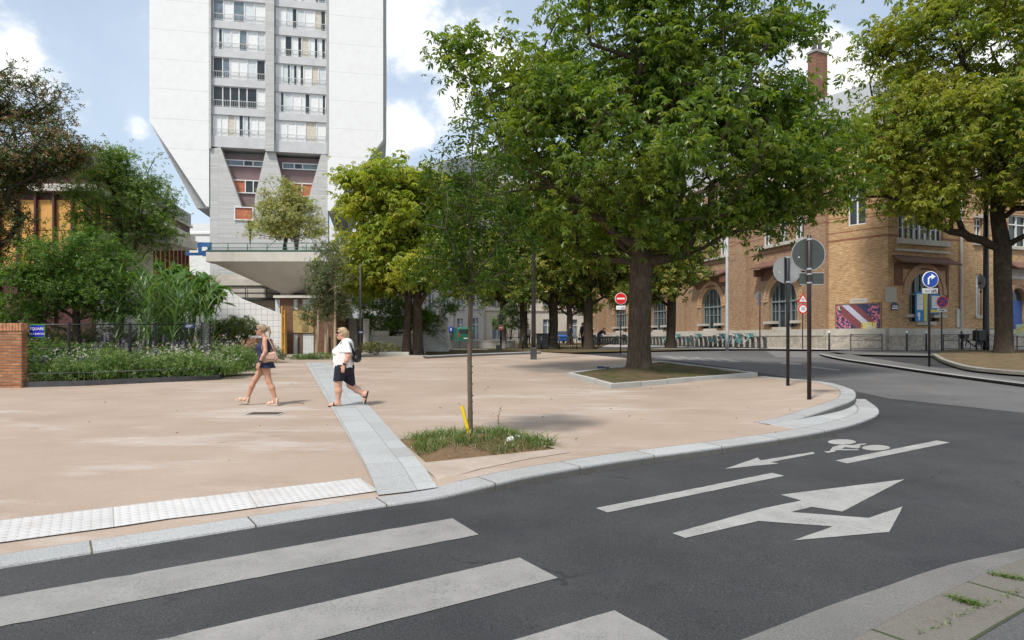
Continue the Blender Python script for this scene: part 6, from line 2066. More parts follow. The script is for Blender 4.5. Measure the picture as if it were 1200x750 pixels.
# body and roof
E1 = C1 + DL * LL; E2 = C2 + DRt * LR
inw = Vector((.9, .45, 0))
foot = [E1, C1, C2, E2, E2 + Vector((-5, 30, 0)), E1 + Vector((16, 4, 0))]
cen = Vector((30, 66, 0))
mb = MB()
ring0 = [Vector((p.x, p.y, Z0 + SH)) for p in foot]
ring1 = [Vector((p.x, p.y, Z0 + SH)) + (cen - Vector((p.x, p.y, 0))).normalized() * 2.2 + Vector((0, 0, 3.0)) for p in foot]
ring2 = [p + (cen - Vector((p.x, p.y, 0))).normalized() * 4.0 + Vector((0, 0, 1.0)) - Vector((0, 0, 0)) for p in ring1]
n0 = 0
mb.v = [tuple(p) for p in ring0 + ring1 + ring2]; m = len(foot)
for r_ in range(2):
    for i in range(m):
        a, b = r_ * m + i, r_ * m + (i + 1) % m; mb.face((a, b, b + m, a + m))
mb.face([2 * m + i for i in range(m)])
mb.build('roof', M_ZINC, school)
# chimney seen above the trees
ch = at(958, 78, 62)
mb = MB(); Mch = frame((ch.x, ch.y, 0), (1, .5, 0)); mb.box((-.75, -.45, 20), (.75, .45, at(0, 64, 62).z), 0, Mch, ); chm = mb.build('chimney', M_RBR, school)
zt_ = at(0, 64, 62).z
mb = MB(); mb.box((-.85, -.55, zt_ + .002), (.85, .55, zt_ + .2), 0, Mch)
for x in (-.35, 0.3): mb.lathe([(.2, 0), (.17, .75), (.24, .8), (.24, .95), (.1, 1.0), (.28, 1.2), (.28, 1.28), (.02, 1.35)], 10, 0, Mch @ Matrix.Translation((x, 0, zt_ + .2)))
mb.build('chimney_pot', pmat('grey_chimney_pot', (.27, .26, .25), .8), chm)

# poster in its frame on the corner face: an abstract band of colour
def pw(px, py):
    """pixel to corner-face coordinates"""
    k = (px - 600) / F; nx, ny = -dC.y, dC.x
    t = (nx * C1.x + ny * C1.y) / (nx * k + ny)
    q = MC.inverted() @ Vector((k * t, t, CAMZ - (py - HY) / F * t))
    return q.x, q.z


(pa, zta), (pb2, zba) = pw(980.5, 357.5), pw(1032, 385)
M_POS, nt, out = new_mat('poster_print')
uvn = N(nt, 'ShaderNodeUVMap'); p = N(nt, 'ShaderNodeBsdfPrincipled'); p.inputs['Roughness'].default_value = .5
f = noise_fac(nt, 5.5, 3, .6, vec=uvn.outputs['UV'], lo=.5, hi=.53)
sepu = N(nt, 'ShaderNodeSeparateXYZ'); L(nt, uvn.outputs['UV'], sepu.inputs[0])
def mth(op, a, b=None):
    n = N(nt, 'ShaderNodeMath', operation=op)
    for i, v in enumerate((a, b)):
        if v is None: continue
        if isinstance(v, (int, float)): n.inputs[i].default_value = v
        else: L(nt, v, n.inputs[i])
    return n.outputs[0]
u_, v_ = sepu.outputs['X'], sepu.outputs['Y']     # metres, u from left, v up
Wp, Hp = pb2 - pa, zta - zba
un, vn = mth('DIVIDE', u_, Wp), mth('DIVIDE', v_, Hp)
dg = mth('ADD', un, mth('MULTIPLY', vn, 0.62))   # diagonal coordinate
edge = mth('MAXIMUM', mth('SUBTRACT', .30, un), mth('SUBTRACT', un, .78))
pinkm = mth('MULTIPLY', mth('GREATER_THAN', mth('ADD', edge, mth('MULTIPLY', f, .10)), .06), f)
col = mix(nt, pinkm, (.035, .045, .10), (.62, .17, .24))
speck = noise_fac(nt, 26, 2, .7, vec=uvn.outputs['UV'], lo=.45, hi=.55)
c_red = mix(nt, speck, (.06, .03, .05), (.33, .09, .08))
c_wht = mix(nt, speck, (.30, .31, .42), (.62, .62, .70))
def bandm(c0, w): return mth('LESS_THAN', mth('ABSOLUTE', mth('SUBTRACT', dg, c0)), w)
inx = mth('MULTIPLY', mth('GREATER_THAN', un, .12), mth('LESS_THAN', un, .86))
col = mix(nt, mth('MULTIPLY', bandm(.62, .13), inx), col, c_red); col = mix(nt, mth('MULTIPLY', bandm(.98, .10), inx), col, c_red); col = mix(nt, mth('MULTIPLY', bandm(.82, .085), inx), col, c_wht)
yel = mth('MULTIPLY', mth('LESS_THAN', vn, .26), mth('MULTIPLY', mth('GREATER_THAN', un, .58), mth('LESS_THAN', un, .92)))
col = mix(nt, mth('MULTIPLY', yel, noise_fac(nt, 9, 2, .5, vec=uvn.outputs['UV'], lo=.42, hi=.46)), col, (.60, .52, .16))
L(nt, col, p.inputs['Base Color']); L(nt, p.outputs[0], out.inputs['Surface'])
posr = thing('poster', 'dark poster with pink flames and a pale diagonal band on the corner wall', 'poster', MC @ Vector((pa, -.06, zba)), math.atan2(dC.y, dC.x))
mb = MB(); mb.box((0, 0, 0), (Wp, .05, Hp)); mb.f = mb.f; mb.build('print', M_POS, posr)
mb = MB(); t = .07
for lo, hi in (((-t, -.02, -t), (Wp + t, .055, -.001)), ((-t, -.02, Hp + .001), (Wp + t, .055, Hp + t)), ((-t, -.021, 0), (-.001, .055, Hp)), ((Wp + .001, -.021, 0), (Wp + t, .055, Hp))): mb.box(lo, hi)
mb.build('frame', pmat('brown_frame', (.24, .15, .09), .7), posr)
mo = MB(); cxm, czm, rm = .19 * Wp * .5, Hp * .86, .13
outl = [(cxm + rm * math.cos(a), czm + rm * math.sin(a)) for a in np.linspace(1.2, 5.2, 14)] + [(cxm + .05 + rm * .8 * math.cos(a), czm + .01 + rm * .8 * math.sin(a)) for a in np.linspace(4.9, 1.5, 12)]
mo.prism(outl, .004, Matrix.Translation((0, -.006, 0))); mo.build('crescent', pmat('pale_yellow_print', (.72, .66, .25), .6), posr)
# small plates
def plate(name, label, cat, M, x, z, w, h, mat, group=None, th=.04, topcap=False):
    root = thing(name, label, cat, M @ Vector((x, -.004, z)), math.atan2(M[1][0], M[0][0]), group)
    mb = MB(); mb.box((-w / 2, -th, -h / 2), (w / 2, 0, h / 2), bevel=.008)
    if topcap: mb.box((-w * .3, -th, h / 2 + .001), (w * .3, 0, h / 2 + .1), bevel=.008)
    mb.build('panel', mat, root)
    return root


M_NAVY = pmat('navy_enamel', (.012, .02, .075), .35, .1); M_GRENAM = pmat('green_enamel', (.01, .09, .05), .35, .1)
a = plate('engraved_plaque', 'cream stone plaque mounted above the poster', 'plaque', MC, (pa + pb2) / 2 + .05, zta + .22, 1.15, .32, M_SILL)
lt = MB(); text_bm('EXPOSITION', .13, Matrix.Translation((0, -.045, 0)), lt); lt.build('lettering', pmat('engraved_grey'[:], (.25, .23, .2), .8), a)
qx, qz = pw(1028, 375)
for i, (M, x, z, lab) in enumerate(((MR, ru(1048), at(0, 360, 43).z - Z0, 'navy street plate with arched top right of the poster'), (MLt, LL - 1.0, at(0, 359, 47).z - Z0, 'navy street plate with arched top left of the poster corner'))):
    r = plate('street_plate', lab, 'street sign', M, x, z, .62, .42, M_NAVY, 'navy street name plates on the school', .04, True)
    mb = MB(); mb.box((-.22, -.046, .03), (.22, -.041, .09)); mb.box((-.26, -.046, -.12), (.26, -.041, -.04)); mb.build('lettering_line', M_WHITE, r)
plate('engraved_plaque', 'pale square stone plaque above the street plate right of the poster', 'plaque', MR, ru(1044), at(0, 346, 43).z - Z0, .95, .95, M_SILL)
plate('engraved_plaque', 'pale square stone plaque on the shaded corner pier left of the poster', 'plaque', MLt, LL - 1.0, at(0, 349, 47).z - Z0, .95, .95, M_SILL)
# blue and yellow banners in the front window
for i, (x0, x1, y0, y1, lab) in enumerate(((1072, 1087, 343.5, 377, 'tall blue and yellow banner hanging left in the arched window'), (1089.5, 1101, 346, 368, 'shorter blue and yellow banner hanging right in the arched window'))):
    d = 44.6
    xA, xB = ru(x0 - 4.5), ru(x1 - 4.5); zA, zB = at(0, y0, d).z - Z0, at(0, y1, d).z - Z0
    r = thing('banner', lab, 'banner', MR @ Vector((xA, -.32, zB)), math.atan2(DRt.y, DRt.x), 'banners on the school window')
    w, h = xB - xA, zA - zB
    mb = MB(); mb.box((0, 0, 0), (w, .03, h)); mb.build('cloth', pmat('banner_blue', (.02, .20, .50), .6, .05), r)
    mb = MB()
    if i == 0: mb.prism([(w * .68, 0), (w * .86, 0), (w * .92, h), (w * .60, h)], .006, Matrix.Translation((0, -.008, 0)))
    else: mb.box((0, -.008, h * .06), (w, -.002, h * .2))
    mb.build('yellow_stripe', pmat('banner_yellow', (.75, .62, .04), .6, .05), r)
    mb = MB(); mb.box((w * .1, -.012, h * (.38 if i == 0 else .28)), (w * .57 if i == 0 else w * .9, -.009, h * .92)); wp = mb.build('white_panel', M_WHITE, r)
    mb = MB()
    for q in range(8 if i == 0 else 6): zz = h * (.86 - q * .062 if i == 0 else .86 - q * .09); mb.box((w * .16, -.014, zz), (w * (.35 + .15 * ((q * 7) % 3) / 2) if i == 0 else w * .75, -.0125, zz + .025))
    mb.build('text_line', pmat('grey_print', (.35, .37, .42), .6), wp)
    if i == 0:
        mb = MB(); mb.prism([(w * .2 + .14 * math.cos(a), h * .22 + .16 * math.sin(a)) for a in np.linspace(0, 6.0, 14)], .004, Matrix.Translation((.05, -.012, 0))); mb.prism([(w * .2, h * .04), (w * .3, h * .03), (w * .34, h * .14), (w * .24, h * .16)], .004, Matrix.Translation((0, -.012, 0))); mb.build('white_drawing', M_WHITE, r)
# ================================================================== street furniture
M_SIGNBACK = pmat('galvanised_sign_back', (.25, .255, .255), .55, .1, 3, metal=.1)
M_RED = pmat('traffic_red', (.62, .012, .012), .4, .05); M_BLUE = pmat('traffic_blue', (.006, .05, .30), .4, .05)
M_DKGREEN = pmat('dark_green_paint', (.012, .03, .022), .4, .2)
M_TYRE = pmat('rubber', (.02, .02, .02), .8, .2)
M_TEAL = pmat('turquoise_paint', (.13, .34, .34), .35, .1)
M_LGREY = pmat('light_grey_paint', (.45, .46, .46), .5, .1)
RX = Matrix.Rotation(R(90), 4, 'X')


def grounded(px, d, off=0.0): return Vector((gx(px, d), d, zg(d) + off))


def disc(mb, r, y0, y1, cx=0, cz=0, seg=36, mat=0, rim=0.0):
    M = Matrix.Translation((cx, 0, cz)) @ RX
    mb.lathe([(r * .985, -y1), (r, -y1 + .004), (r, -y0 - .004), (r * .985, -y0)], seg, mat, M, False)


def post(root, h, r, mat, base=True, name='post', seg=14):
    mb = MB(); mb.lathe([(r, -.3), (r, h - .01), (r * .8, h)], seg, 0)
    if base: mb.lathe([(r * 1.9, -.01), (r * 1.8, .02), (r * 1.02, .035)], seg, 0)
    return mb.build(name, mat, root)


def textm(root, s, size, x, y, z, mat, flip=False, name='lettering'):
    mb = MB(); text_bm(s, size, Matrix.Translation((x, y, z)) @ (Matrix.Rotation(math.pi, 4, 'Z') if flip else Matrix.Identity(4)), mb)
    return mb.build(name, mat, root)


# ---- brick wall at left
M_WBR = brick_mat('rough_orange_bricks', (.36, .145, .065), (.52, .25, .12), (.20, .165, .13), .23, .075, .014, wear=(.17, .10, .07), wearamt=.55)
bw = thing('brick_wall', 'rough orange brick wall with upright coping bricks at the left edge', 'wall', (-12.92, 17.98, zg(18)))
mb = MB(); mb.box((-9, 0, -.1), (0, .22, 1.50)); mb.build('wall', M_WBR, bw)
mb = MB()
rg = random.Random(3)
for i in range(112): x = -9 + i * .0805; mb.box((x, -.02 + rg.uniform(-.006, .006), 1.502), (x + .072, .24, 1.70 + rg.uniform(-.008, .006)), bevel=.006)
mb.build('coping', pmat('coping_bricks', (.40, .19, .10), .85, .35, 7, .3), bw)
# ---- wire fence
fa, fb = Vector((gx(34, 18.5), 18.5)), Vector((gx(217, 22.0), 22.0))
fd = (fb - fa); FLn = fd.length
fn = thing('wire_fence', 'dark wire mesh fence with steel posts around the planted square', 'fence', (fa.x, fa.y, 0), math.atan2(fd.y, fd.x))
mb = MB(); mbr = MB()
zf = lambda x: zg(fa.y + fd.y * x / FLn)
step = .16
n = int(FLn / step) + 9
for i in range(-9, n):
    for s in (1, -1):
        x0 = i * step; x1 = x0 + 1.35
        a, b = (x0, .28) if s > 0 else (x0, 1.63), (x1, 1.63) if s > 0 else (x1, .28)
        if x1 < 0 or x0 > FLn: continue
        def cl(p, q):
            if p[0] < 0: t = (0 - p[0]) / (q[0] - p[0]); p = (0, p[1] + (q[1] - p[1]) * t)
            if q[0] > FLn: t = (FLn - p[0]) / (q[0] - p[0]); q = (FLn, p[1] + (q[1] - p[1]) * t)
            return p, q
        p, q = cl(a, b)
        mb.tube([(p[0], 0, zf(p[0]) + p[1]), (q[0], 0, zf(q[0]) + q[1])], .0035, 3, cap=False)
mb.build('wire_mesh', M_GREY_ST, fn)
for z in (.27, 1.0, 1.66): mbr.tube([(0, -.01, zf(0) + z), (FLn, -.01, zf(FLn) + z)], .012 if z < 1.5 else .02, 6)
mbr.build('rail', M_BLACK, fn)
for px in (80.6, 152, 182, 217):
    q = (px - 600) / F; x = FLn * (q * fa.y - fa.x) / (fd.x - q * fd.y)
    mb = MB(); mb.box((x - .03, -.045, zf(x) - .1), (x + .03, .015, zf(x) + 1.72)); mb.build('post', M_BLACK, fn)
ss = thing('park_sign', 'blue enamel square name sign with green border on the wire fence', 'sign', (gx(43.5, 18.3), 18.3, at(0, 388, 18.3).z))
mb = MB(); mb.box((-.21, 0, -.19), (.21, .015, .19), bevel=.004); mb.build('border', pmat('sign_green', (.03, .18, .02), .35, .05), ss)
mb = MB(); mb.box((-.185, -.008, -.155), (.185, -.002, .155), bevel=.002); mb.build('panel', pmat('sign_royal_blue', (.012, .015, .30), .35, .05), ss)
textm(ss, 'SQUARE', .10, 0, -.010, .06, M_WHITE); textm(ss, 'BÉLA BARTÓK', .066, 0, -.010, -.075, M_WHITE)
for px, lab in ((222, 'small navy notice plate on the last fence post'),):
    r = thing('notice_plate', lab, 'sign', (gx(px, 21.9), 21.9, at(0, 382, 21.9).z)); mb = MB(); mb.box((-.16, 0, -.07), (.16, .012, .07), bevel=.003); mb.build('panel', M_NAVY, r)
    mb = MB(); mb.box((-.10, -.005, .01), (.10, -.001, .03)); mb.box((-.12, -.005, -.035), (.05, -.001, -.015)); mb.build('lettering_line', M_LGREY, r)
gp = thing('slatted_post', 'dark slatted steel gate panel at the end of the wire fence', 'gate post', grounded(241, 23.0))
mb = MB()
for i in range(22): mb.box((-.12, 0, .06 + i * .075), (.12, .03, .115 + i * .075))
mb.build('slat', M_GREY_ST, gp); mb = MB(); mb.box((-.15, -.02, -.1), (-.122, .05, 1.74)); mb.box((.122, -.02, -.1), (.15, .05, 1.74)); mb.build('upright', M_BLACK, gp)
# ---- bed edging with low rail
eg = thing('bed_edging', 'dark steel edging with a low rail round the flower bed', 'edging', (0, 0, 0))
ep = [G(23.5, 454.2), G(100, 452.2), G(257, 445), G(281, 422.4), G(291, 419.3)]
mb = MB(); mr_ = MB()
for i in range(len(ep) - 1):
    a, b = ep[i], ep[i + 1]; d = (b - a); d.z = 0; Lh = d.length; M = frame((a.x, a.y, 0), d)
    n0 = len(mb.v)
    za, zb_ = zg(a.y), zg(b.y)
    for x, z in ((0, za), (Lh, zb_)):
        for y, h in ((0, -.05), (.012, -.05), (.012, .15), (0, .15)): mb.v.append(tuple(M @ Vector((x, y, z + h))))
    for f in ((0, 4, 7, 3), (3, 7, 6, 2), (2, 6, 5, 1), (0, 3, 2, 1), (4, 5, 6, 7)): mb.face([n0 + k for k in f])
    k = max(1, round(Lh / 1.05))
    for j in range(k + 1):
        t = j / k; p = a.lerp(b, t); mr_.box((p.x - .012, p.y + .015, zg(p.y) + .1), (p.x + .012, p.y + .035, zg(p.y) + .36))
    mr_.tube([a + Vector((0, .025, .36)), b + Vector((0, .025, .36))], .013, 6)
mb.build('edging_plate', M_GREY_ST, eg); mr_.build('rail', M_GREY_ST, eg)
# ---- small white bench, yellow timber gate, bollards, cone
r = thing('bench', 'small white metal bench at the end of the flower bed', 'bench', grounded(293.5, 29.4))
mb = MB(); mb.box((-.2, 0, .46), (.2, .05, .50)); mb.build('backrest', M_WHITE, r); mb = MB(); mb.box((-.17, -.32, .12), (.2, .04, .17), bevel=.01); mb.build('seat', M_WHITE, r)
for x in (-.185, .185):
    for y in (.02,): mb = MB(); mb.box((x - .015, y - .015, -.02), (x + .015, y + .015, .46)); mb.build('leg', M_WHITE, r)
for x in (-.15, .18): mb = MB(); mb.box((x - .015, -.3, -.02), (x + .015, -.27, .12)); mb.build('leg', M_WHITE, r)
r = thing('timber_gate', 'tall narrow yellow timber gate edge by the tiled ramp', 'gate', grounded(332, 35.2))
M_YTIM = pmat('yellow_timber', (.55, .30, .06), .6, .2, 6)
for x, h in ((-.07, 2.55), (.06, 2.35)): mb = MB(); mb.box((x - .035, -.03, -.05), (x + .035, .3, h), bevel=.006); mb.build('upright', M_YTIM, r)
mb = MB()
for z in (.4, 1.2, 2.0): mb.box((-.034, .0, z), (.024, .25, z + .08))
mb.build('crossbar', M_YTIM, r)
bi = 0
for px, d, lab in ((350, 35.5, 'short dark bollard before the ochre infill panel'), (386.5, 35.8, 'short dark bollard before the pavilion corner'), (428.5, 38.5, 'short dark bollard in the underpass passage')):
    r = thing('bollard', lab, 'bollard', grounded(px, d)); mb = MB(); mb.lathe([(.055, -.05), (.05, .85), (.06, .87), (.06, .93), (.03, .97)], 12); mb.build('post', M_DKGREEN, r)
r = thing('traffic_cone', 'small orange traffic cone by the birch stakes', 'cone', grounded(394.7, 33.8)); mb = MB(); mb.box((-.15, -.15, 0), (.15, .15, .03), bevel=.01); mb.lathe([(.11, .03), (.03, .45), (.02, .46)], 14); mb.build('body', pmat('cone_orange', (.65, .12, .03), .5), r); mb = MB(); mb.lathe([(.088, .16), (.067, .25)], 14, cap=False); mb.build('stripe', M_WHITE, r)
sk = None
for i, px in enumerate((372.5, 383.5, 391)):
    r = thing('tree_stake', ['pale round stake at the left birch', 'pale round stake at the middle birch', 'pale round stake at the right birch'][i], 'stake', grounded(px, 32.9), 0, 'birch stakes'); mb = MB(); mb.tube([(0, 0, -.1), (.02, 0, 1.2), (.0, 0, 2.3 - .2 * i)], [.04, .038, .034], 8); mb.build('pole', BARK_PALE, r)

# ---- lamp posts
def lamp(label, px, d, h, rb, rt, mat, box=None, head=True, group=None, basemat=None):
    r = thing('street_lamp', label, 'lamp post', grounded(px, d), 0, group)
    mb = MB()
    if box: mb.box((-box[0], -box[0], -.1), (box[0], box[0], box[1]), bevel=.015); mb.build('base', basemat or mat, r); mb = MB()
    mb.lathe([(rb, (box[1] - .02) if box else -.1), (rb, 1.2), ((rb + rt) / 2, h * .5), (rt, h)], 14); mb.build('mast', mat, r)
    if head:
        mb = MB(); mb.tube([(0, 0, h - .3), (-.5, -.1, h + .1), (-1.3, -.3, h + .25)], .045, 8); mb.build('arm', mat, r)
        mb = MB(); mb.box((-1.9, -.45, h + .16), (-1.25, -.15, h + .30), bevel=.04); hd = mb.build('lantern', mat, r); mb = MB(); mb.box((-1.85, -.41, h + .14), (-1.3, -.19, h + .158)); mb.build('diffuser', M_LGREY, hd)
    return r


lamp('tall brown black lamp mast on a square grey base in the square', 625.3, 31.6, 9.0, .105, .08, M_BROWN, (.145, .56), basemat=M_GREY_ST)
lamp('slim grey brown lamp mast at the underpass entrance', 422.3, 33.6, 4.6, .055, .045, pmat('brown_grey_paint', (.08, .065, .062), .5), head=False)
lamp('silver grey lamp mast standing before the bike docks', 852, 43.4, 9.5, .11, .08, M_LGREY)
rl_ = lamp('thick black lamp mast beside the right hand chestnut trunk', 1155.5, 40.0, 11.0, .17, .12, M_BLACK)
r = thing('street_plate', 'small teal street plate on the slim mast by the underpass', 'street sign', at(423, 389.5, 33.5)); mb = MB(); mb.box((-.13, -.03, -.12), (.13, -.01, .12), bevel=.005); mb.build('panel', M_NAVY, r); mb = MB(); mb.box((-.08, -.036, -.02), (.08, -.031, .03)); mb.build('lettering_line', M_WHITE, r)
r = thing('round_sign', 'edge on round sign clamped to the thick black mast', 'road sign', at(1150.3, 331, 40.0), R(80)); mb = MB(); disc(mb, .42, -.02, .02); mb.build('disc', M_SIGNBACK, r); mb = MB(); mb.box((-.05, .0, -.62), (.12, .05, -.45)); mb.box((-.03, .02, -.1), (.02, .18, 0)); mb.build('clamp', M_GREY_ST, r)

# ---- the two big signs seen from behind
def sign_back(label, px, d, top, cz, rad, mat, post_r, two=False, plate=None, postmat=None, discmat=None):
    g = grounded(px, d); g.z += zp(g.x, g.y)
    r = thing('road_sign', label, 'road sign', g, R(-4))
    post(r, top, post_r, postmat or M_BROWN, False)
    mb = MB()
    disc(mb, rad, post_r + .012, post_r + .03, 0, cz, 48)
    dk = mb.build('sign_disc', discmat or M_SIGNBACK, r)
    mb = MB()
    Mq = Matrix.Translation((0, post_r + .021, cz)) @ RX
    mb.lathe([(rad + .001, -.016), (rad + .014, -.016), (rad + .014, .016), (rad + .001, .016)], 48, 0, Mq, False, False); mb.build('rim', M_ALU, dk)
    mb = MB()
    if two: mb.box((-.075, post_r - .005, cz - rad * .97), (-.035, post_r + .011, cz + rad * .97)); mb.box((.035, post_r - .005, cz - rad * .97), (.055, post_r + .011, cz + rad * .97)); mb.build('stiffener', M_BLACK, dk); mb = MB()
    for dz in (-rad * .93, rad * .93): mb.lathe([(post_r + .001, -.02), (post_r + .012, -.02), (post_r + .012, .02), (post_r + .001, .02)], 14, 0, Matrix.Translation((0, 0, cz + dz)), False, False)
    mb.build('clamp', M_ALU, r)
    if plate:
        mb = MB(); w, h, z, x = plate; mb.box((x - w / 2, post_r + .012, z - h / 2), (x + w / 2, post_r + .026, z + h / 2), bevel=.006)
        pl_ = mb.build('sign_plate', discmat or M_SIGNBACK, r)
        mb = MB(); mb.box((x - w / 2, post_r + .002, z + h / 2 - .016), (x + w / 2, post_r + .0118, z + h / 2)); mb.box((x - w / 2, post_r + .002, z - h / 2), (x + w / 2, post_r + .0118, z - h / 2 + .016)); mb.build('rim', M_ALU, pl_)
        mb = MB()
        for dz in (-h * .35, h * .35): mb.lathe([(post_r + .001, -.016), (post_r + .011, -.016), (post_r + .011, .016), (post_r + .001, .016)], 14, 0, Matrix.Translation((0, 0, z + dz)), False, False)
        mb.build('clamp', M_ALU, r)
    mb = MB(); mb.box((-rad * .62, post_r - .002, cz - rad * .2), (-rad * .55, post_r + .0115, cz - rad * .13)); mb.build('sticker', M_WHITE, dk)
    return r


M_SB2 = pmat('tree_reflection_sign_back', (.05, .058, .052), .4, .15, 2)  # dark green-grey: the trees' reflection put into the back's colour
sign_back('lower of two round signs seen from behind with pale grey back', 923.3, 17.3, 3.28, 2.94, .335, None, .042, two=True, postmat=M_BLACK)
sign_back('higher round sign seen from behind with small plate under the disc', 948.3, 14.35, 3.45, 3.05, .335, None, .044, plate=(.50, .26, 2.54, .07), discmat=M_SB2)
# ---- blue turn right sign
r = thing('road_sign', 'blue round turn right sign with small cycle plate on a dark pole', 'road sign', grounded(1089, 27.2), R(3))
post(r, 3.75, .042, M_BROWN, False)
mb = MB(); disc(mb, .33, -.075, -.05, 0, 3.42, 44); dk = mb.build('sign_disc', M_WHITE, r)
mb = MB(); disc(mb, .305, -.082, -.0755, 0, 3.42, 44); mb.build('blue_face', M_BLUE, dk)
mb = MB(); A = [(-.12, -.2), (-.06, -.2), (-.06, .02), (.0, .085), (.03, .085), (.03, .0), (.20, .115), (.03, .23), (.03, .145), (-.03, .145), (-.12, .05)]
mb.prism([(x, z) for x, z in A], .005, Matrix.Translation((0, -.089, 3.42))); mb.build('arrow', M_WHITE, dk)
mb = MB(); mb.box((-.33, -.07, 2.86), (.31, -.05, 3.07), bevel=.006); pl_ = mb.build('sign_plate', M_LGREY, r); textm(pl_, 'Sauf', .13, -.13, -.0725, 2.955, M_BLACK)


def mini_bike(root, x, z, s, mat):
    mb = MB()
    for q in (-.055, .055): mb.lathe([(.033 * s, 0), (.045 * s, 0), (.045 * s, .003), (.033 * s, .003)], 14, 0, Matrix.Translation((x + q * s, -.074, z - .02 * s)) @ RX, False, False)
    for a, b in (((-.055, -.02), (-.015, .04)), ((-.015, .04), (.04, .04)), ((.055, -.02), (.035, .06)), ((0, -.02), (.04, .04)), ((0, -.02), (-.055, -.02))): mb.tube([(x + a[0] * s, -.075, z + a[1] * s), (x + b[0] * s, -.075, z + b[1] * s)], .006 * s, 4)
    mb.build('bicycle_mark', mat, root)


mini_bike(pl_, .15, 2.965, 1.3, M_BLACK)
# ---- no stopping sign
r = thing('road_sign', 'round no stopping sign with crossed red bars near the banners', 'road sign', grounded(1103.5, 41.0), 0)
post(r, 3.2, .04, M_GREY_ST, False)
mb = MB(); disc(mb, .36, -.07, -.045, 0, 2.93, 40); dk = mb.build('sign_disc', M_WHITE, r)
mb = MB(); disc(mb, .345, -.076, -.0705, 0, 2.93, 40); mb.build('red_face', M_RED, dk); mb = MB(); disc(mb, .265, -.081, -.0765, 0, 2.93, 40); mb.build('blue_face', M_BLUE, dk)
mb = MB()
for s in (1, -1):
    M = Matrix.Translation((0, -.0835 - .002 * s, 2.93)) @ Matrix.Rotation(R(45 * s), 4, 'Y'); mb.box((-.27, -.001, -.035), (.27, .001, .035), 0, M)
mb.build('cross_bar', M_RED, dk)
mb = MB(); mb.box((-.3, -.06, 2.32), (.28, -.045, 2.52), bevel=.005); pl_ = mb.build('sign_plate', M_WHITE, r)
mb = MB(); mb.prism([(-.2, 2.40), (.02, 2.40), (.02, 2.36), (.12, 2.42), (.02, 2.48), (.02, 2.44), (-.2, 2.44)], .004, Matrix.Translation((0, -.066, 0))); mb.build('arrow_mark', M_BLACK, pl_)
# ---- no entry sign by the planter tree, with its far companion
def no_entry(label, px, d, base_off, rad, cz, plate=True, postmat=None, py=None):
    r = thing('road_sign', label, 'road sign', grounded(px, d, base_off), 0)
    post(r, cz + rad + .04, .035, postmat or M_RBROWN, False)
    mb = MB(); disc(mb, rad, -.065, -.04, 0, cz, 40); dk = mb.build('sign_disc', M_WHITE, r)
    mb = MB(); disc(mb, rad * .93, -.071, -.0655, 0, cz, 40); mb.build('red_face', M_RED, dk)
    mb = MB(); mb.box((-rad * .68, -.076, cz - rad * .14), (rad * .68, -.0715, cz + rad * .14)); mb.build('white_bar', M_WHITE, dk)
    if plate:
        mb = MB(); mb.box((-.26, -.06, cz - rad - .29), (.26, -.045, cz - rad - .07), bevel=.005); pl_ = mb.build('sign_plate', M_WHITE, r)
        textm(pl_, 'sauf', .12, -.1, -.0625, cz - rad - .18, M_LGREY); mini_bike(pl_, .12, cz - rad - .18, 1.2, M_LGREY)
    return r


M_RBROWN = pmat('red_brown_paint', (.075, .028, .022), .45, .2)
no_entry('red no entry sign with white plate left of the big chestnut trunk', 727.3, 38.5, 0, .33, at(0, 350, 38.5).z - zg(38.5))
no_entry('distant red no entry sign beside the white stairs', 509, 62, 0, .35, at(0, 388, 62).z - zg(62), False, M_GREY_ST)
# warning triangle and speed limit
r = thing('road_sign', 'red bordered warning triangle above a speed limit thirty disc', 'road sign', grounded(940.5, 44.0), 0)
cz = at(0, 362, 44).z - zg(44); post(r, cz + 1.05, .035, M_GREY_ST, False)
mb = MB(); disc(mb, .33, -.065, -.04, 0, cz, 36); dk = mb.build('sign_disc', M_WHITE, r); mb = MB(); mb.lathe([(.235, 0), (.325, 0), (.325, .005), (.235, .005)], 36, 0, Matrix.Translation((0, -.0665, cz)) @ RX, False, False); mb.build('red_ring', M_RED, dk); textm(dk, '30', .30, 0, -.068, cz, M_BLACK)
tri = lambda k: [(-.36 * k, -.22 * k), (.36 * k, -.22 * k), (0, .40 * k)]
mb = MB(); mb.prism(tri(1), .02, Matrix.Translation((0, -.062, cz + .62))); tk = mb.build('sign_triangle', M_RED, r); mb = MB(); mb.prism(tri(.66), .004, Matrix.Translation((0, -.068, cz + .61))); tw = mb.build('white_face', M_WHITE, tk)
mb = MB(); mb.tube([(-.06, -.071, cz + .55), (-.02, -.071, cz + .68)], .02, 5); mb.tube([(.05, -.071, cz + .55), (.06, -.071, cz + .66)], .02, 5); mb.build('walker_mark', M_BLACK, tw)
# small sign back by the docks
r = thing('road_sign', 'small round sign seen from behind on a red brown pole by the docks', 'road sign', grounded(890.5, 43.8), R(25)); cz = at(0, 347, 43.8).z - zg(43.8); post(r, cz + .35, .038, M_RBROWN, False); mb = MB(); disc(mb, .30, .05, .07, 0, cz, 32); mb.build('sign_disc', M_SIGNBACK, r); mb = MB(); mb.box((-.24, .05, cz - .58), (.24, .065, cz - .36), bevel=.005); mb.build('sign_plate', M_SIGNBACK, r)
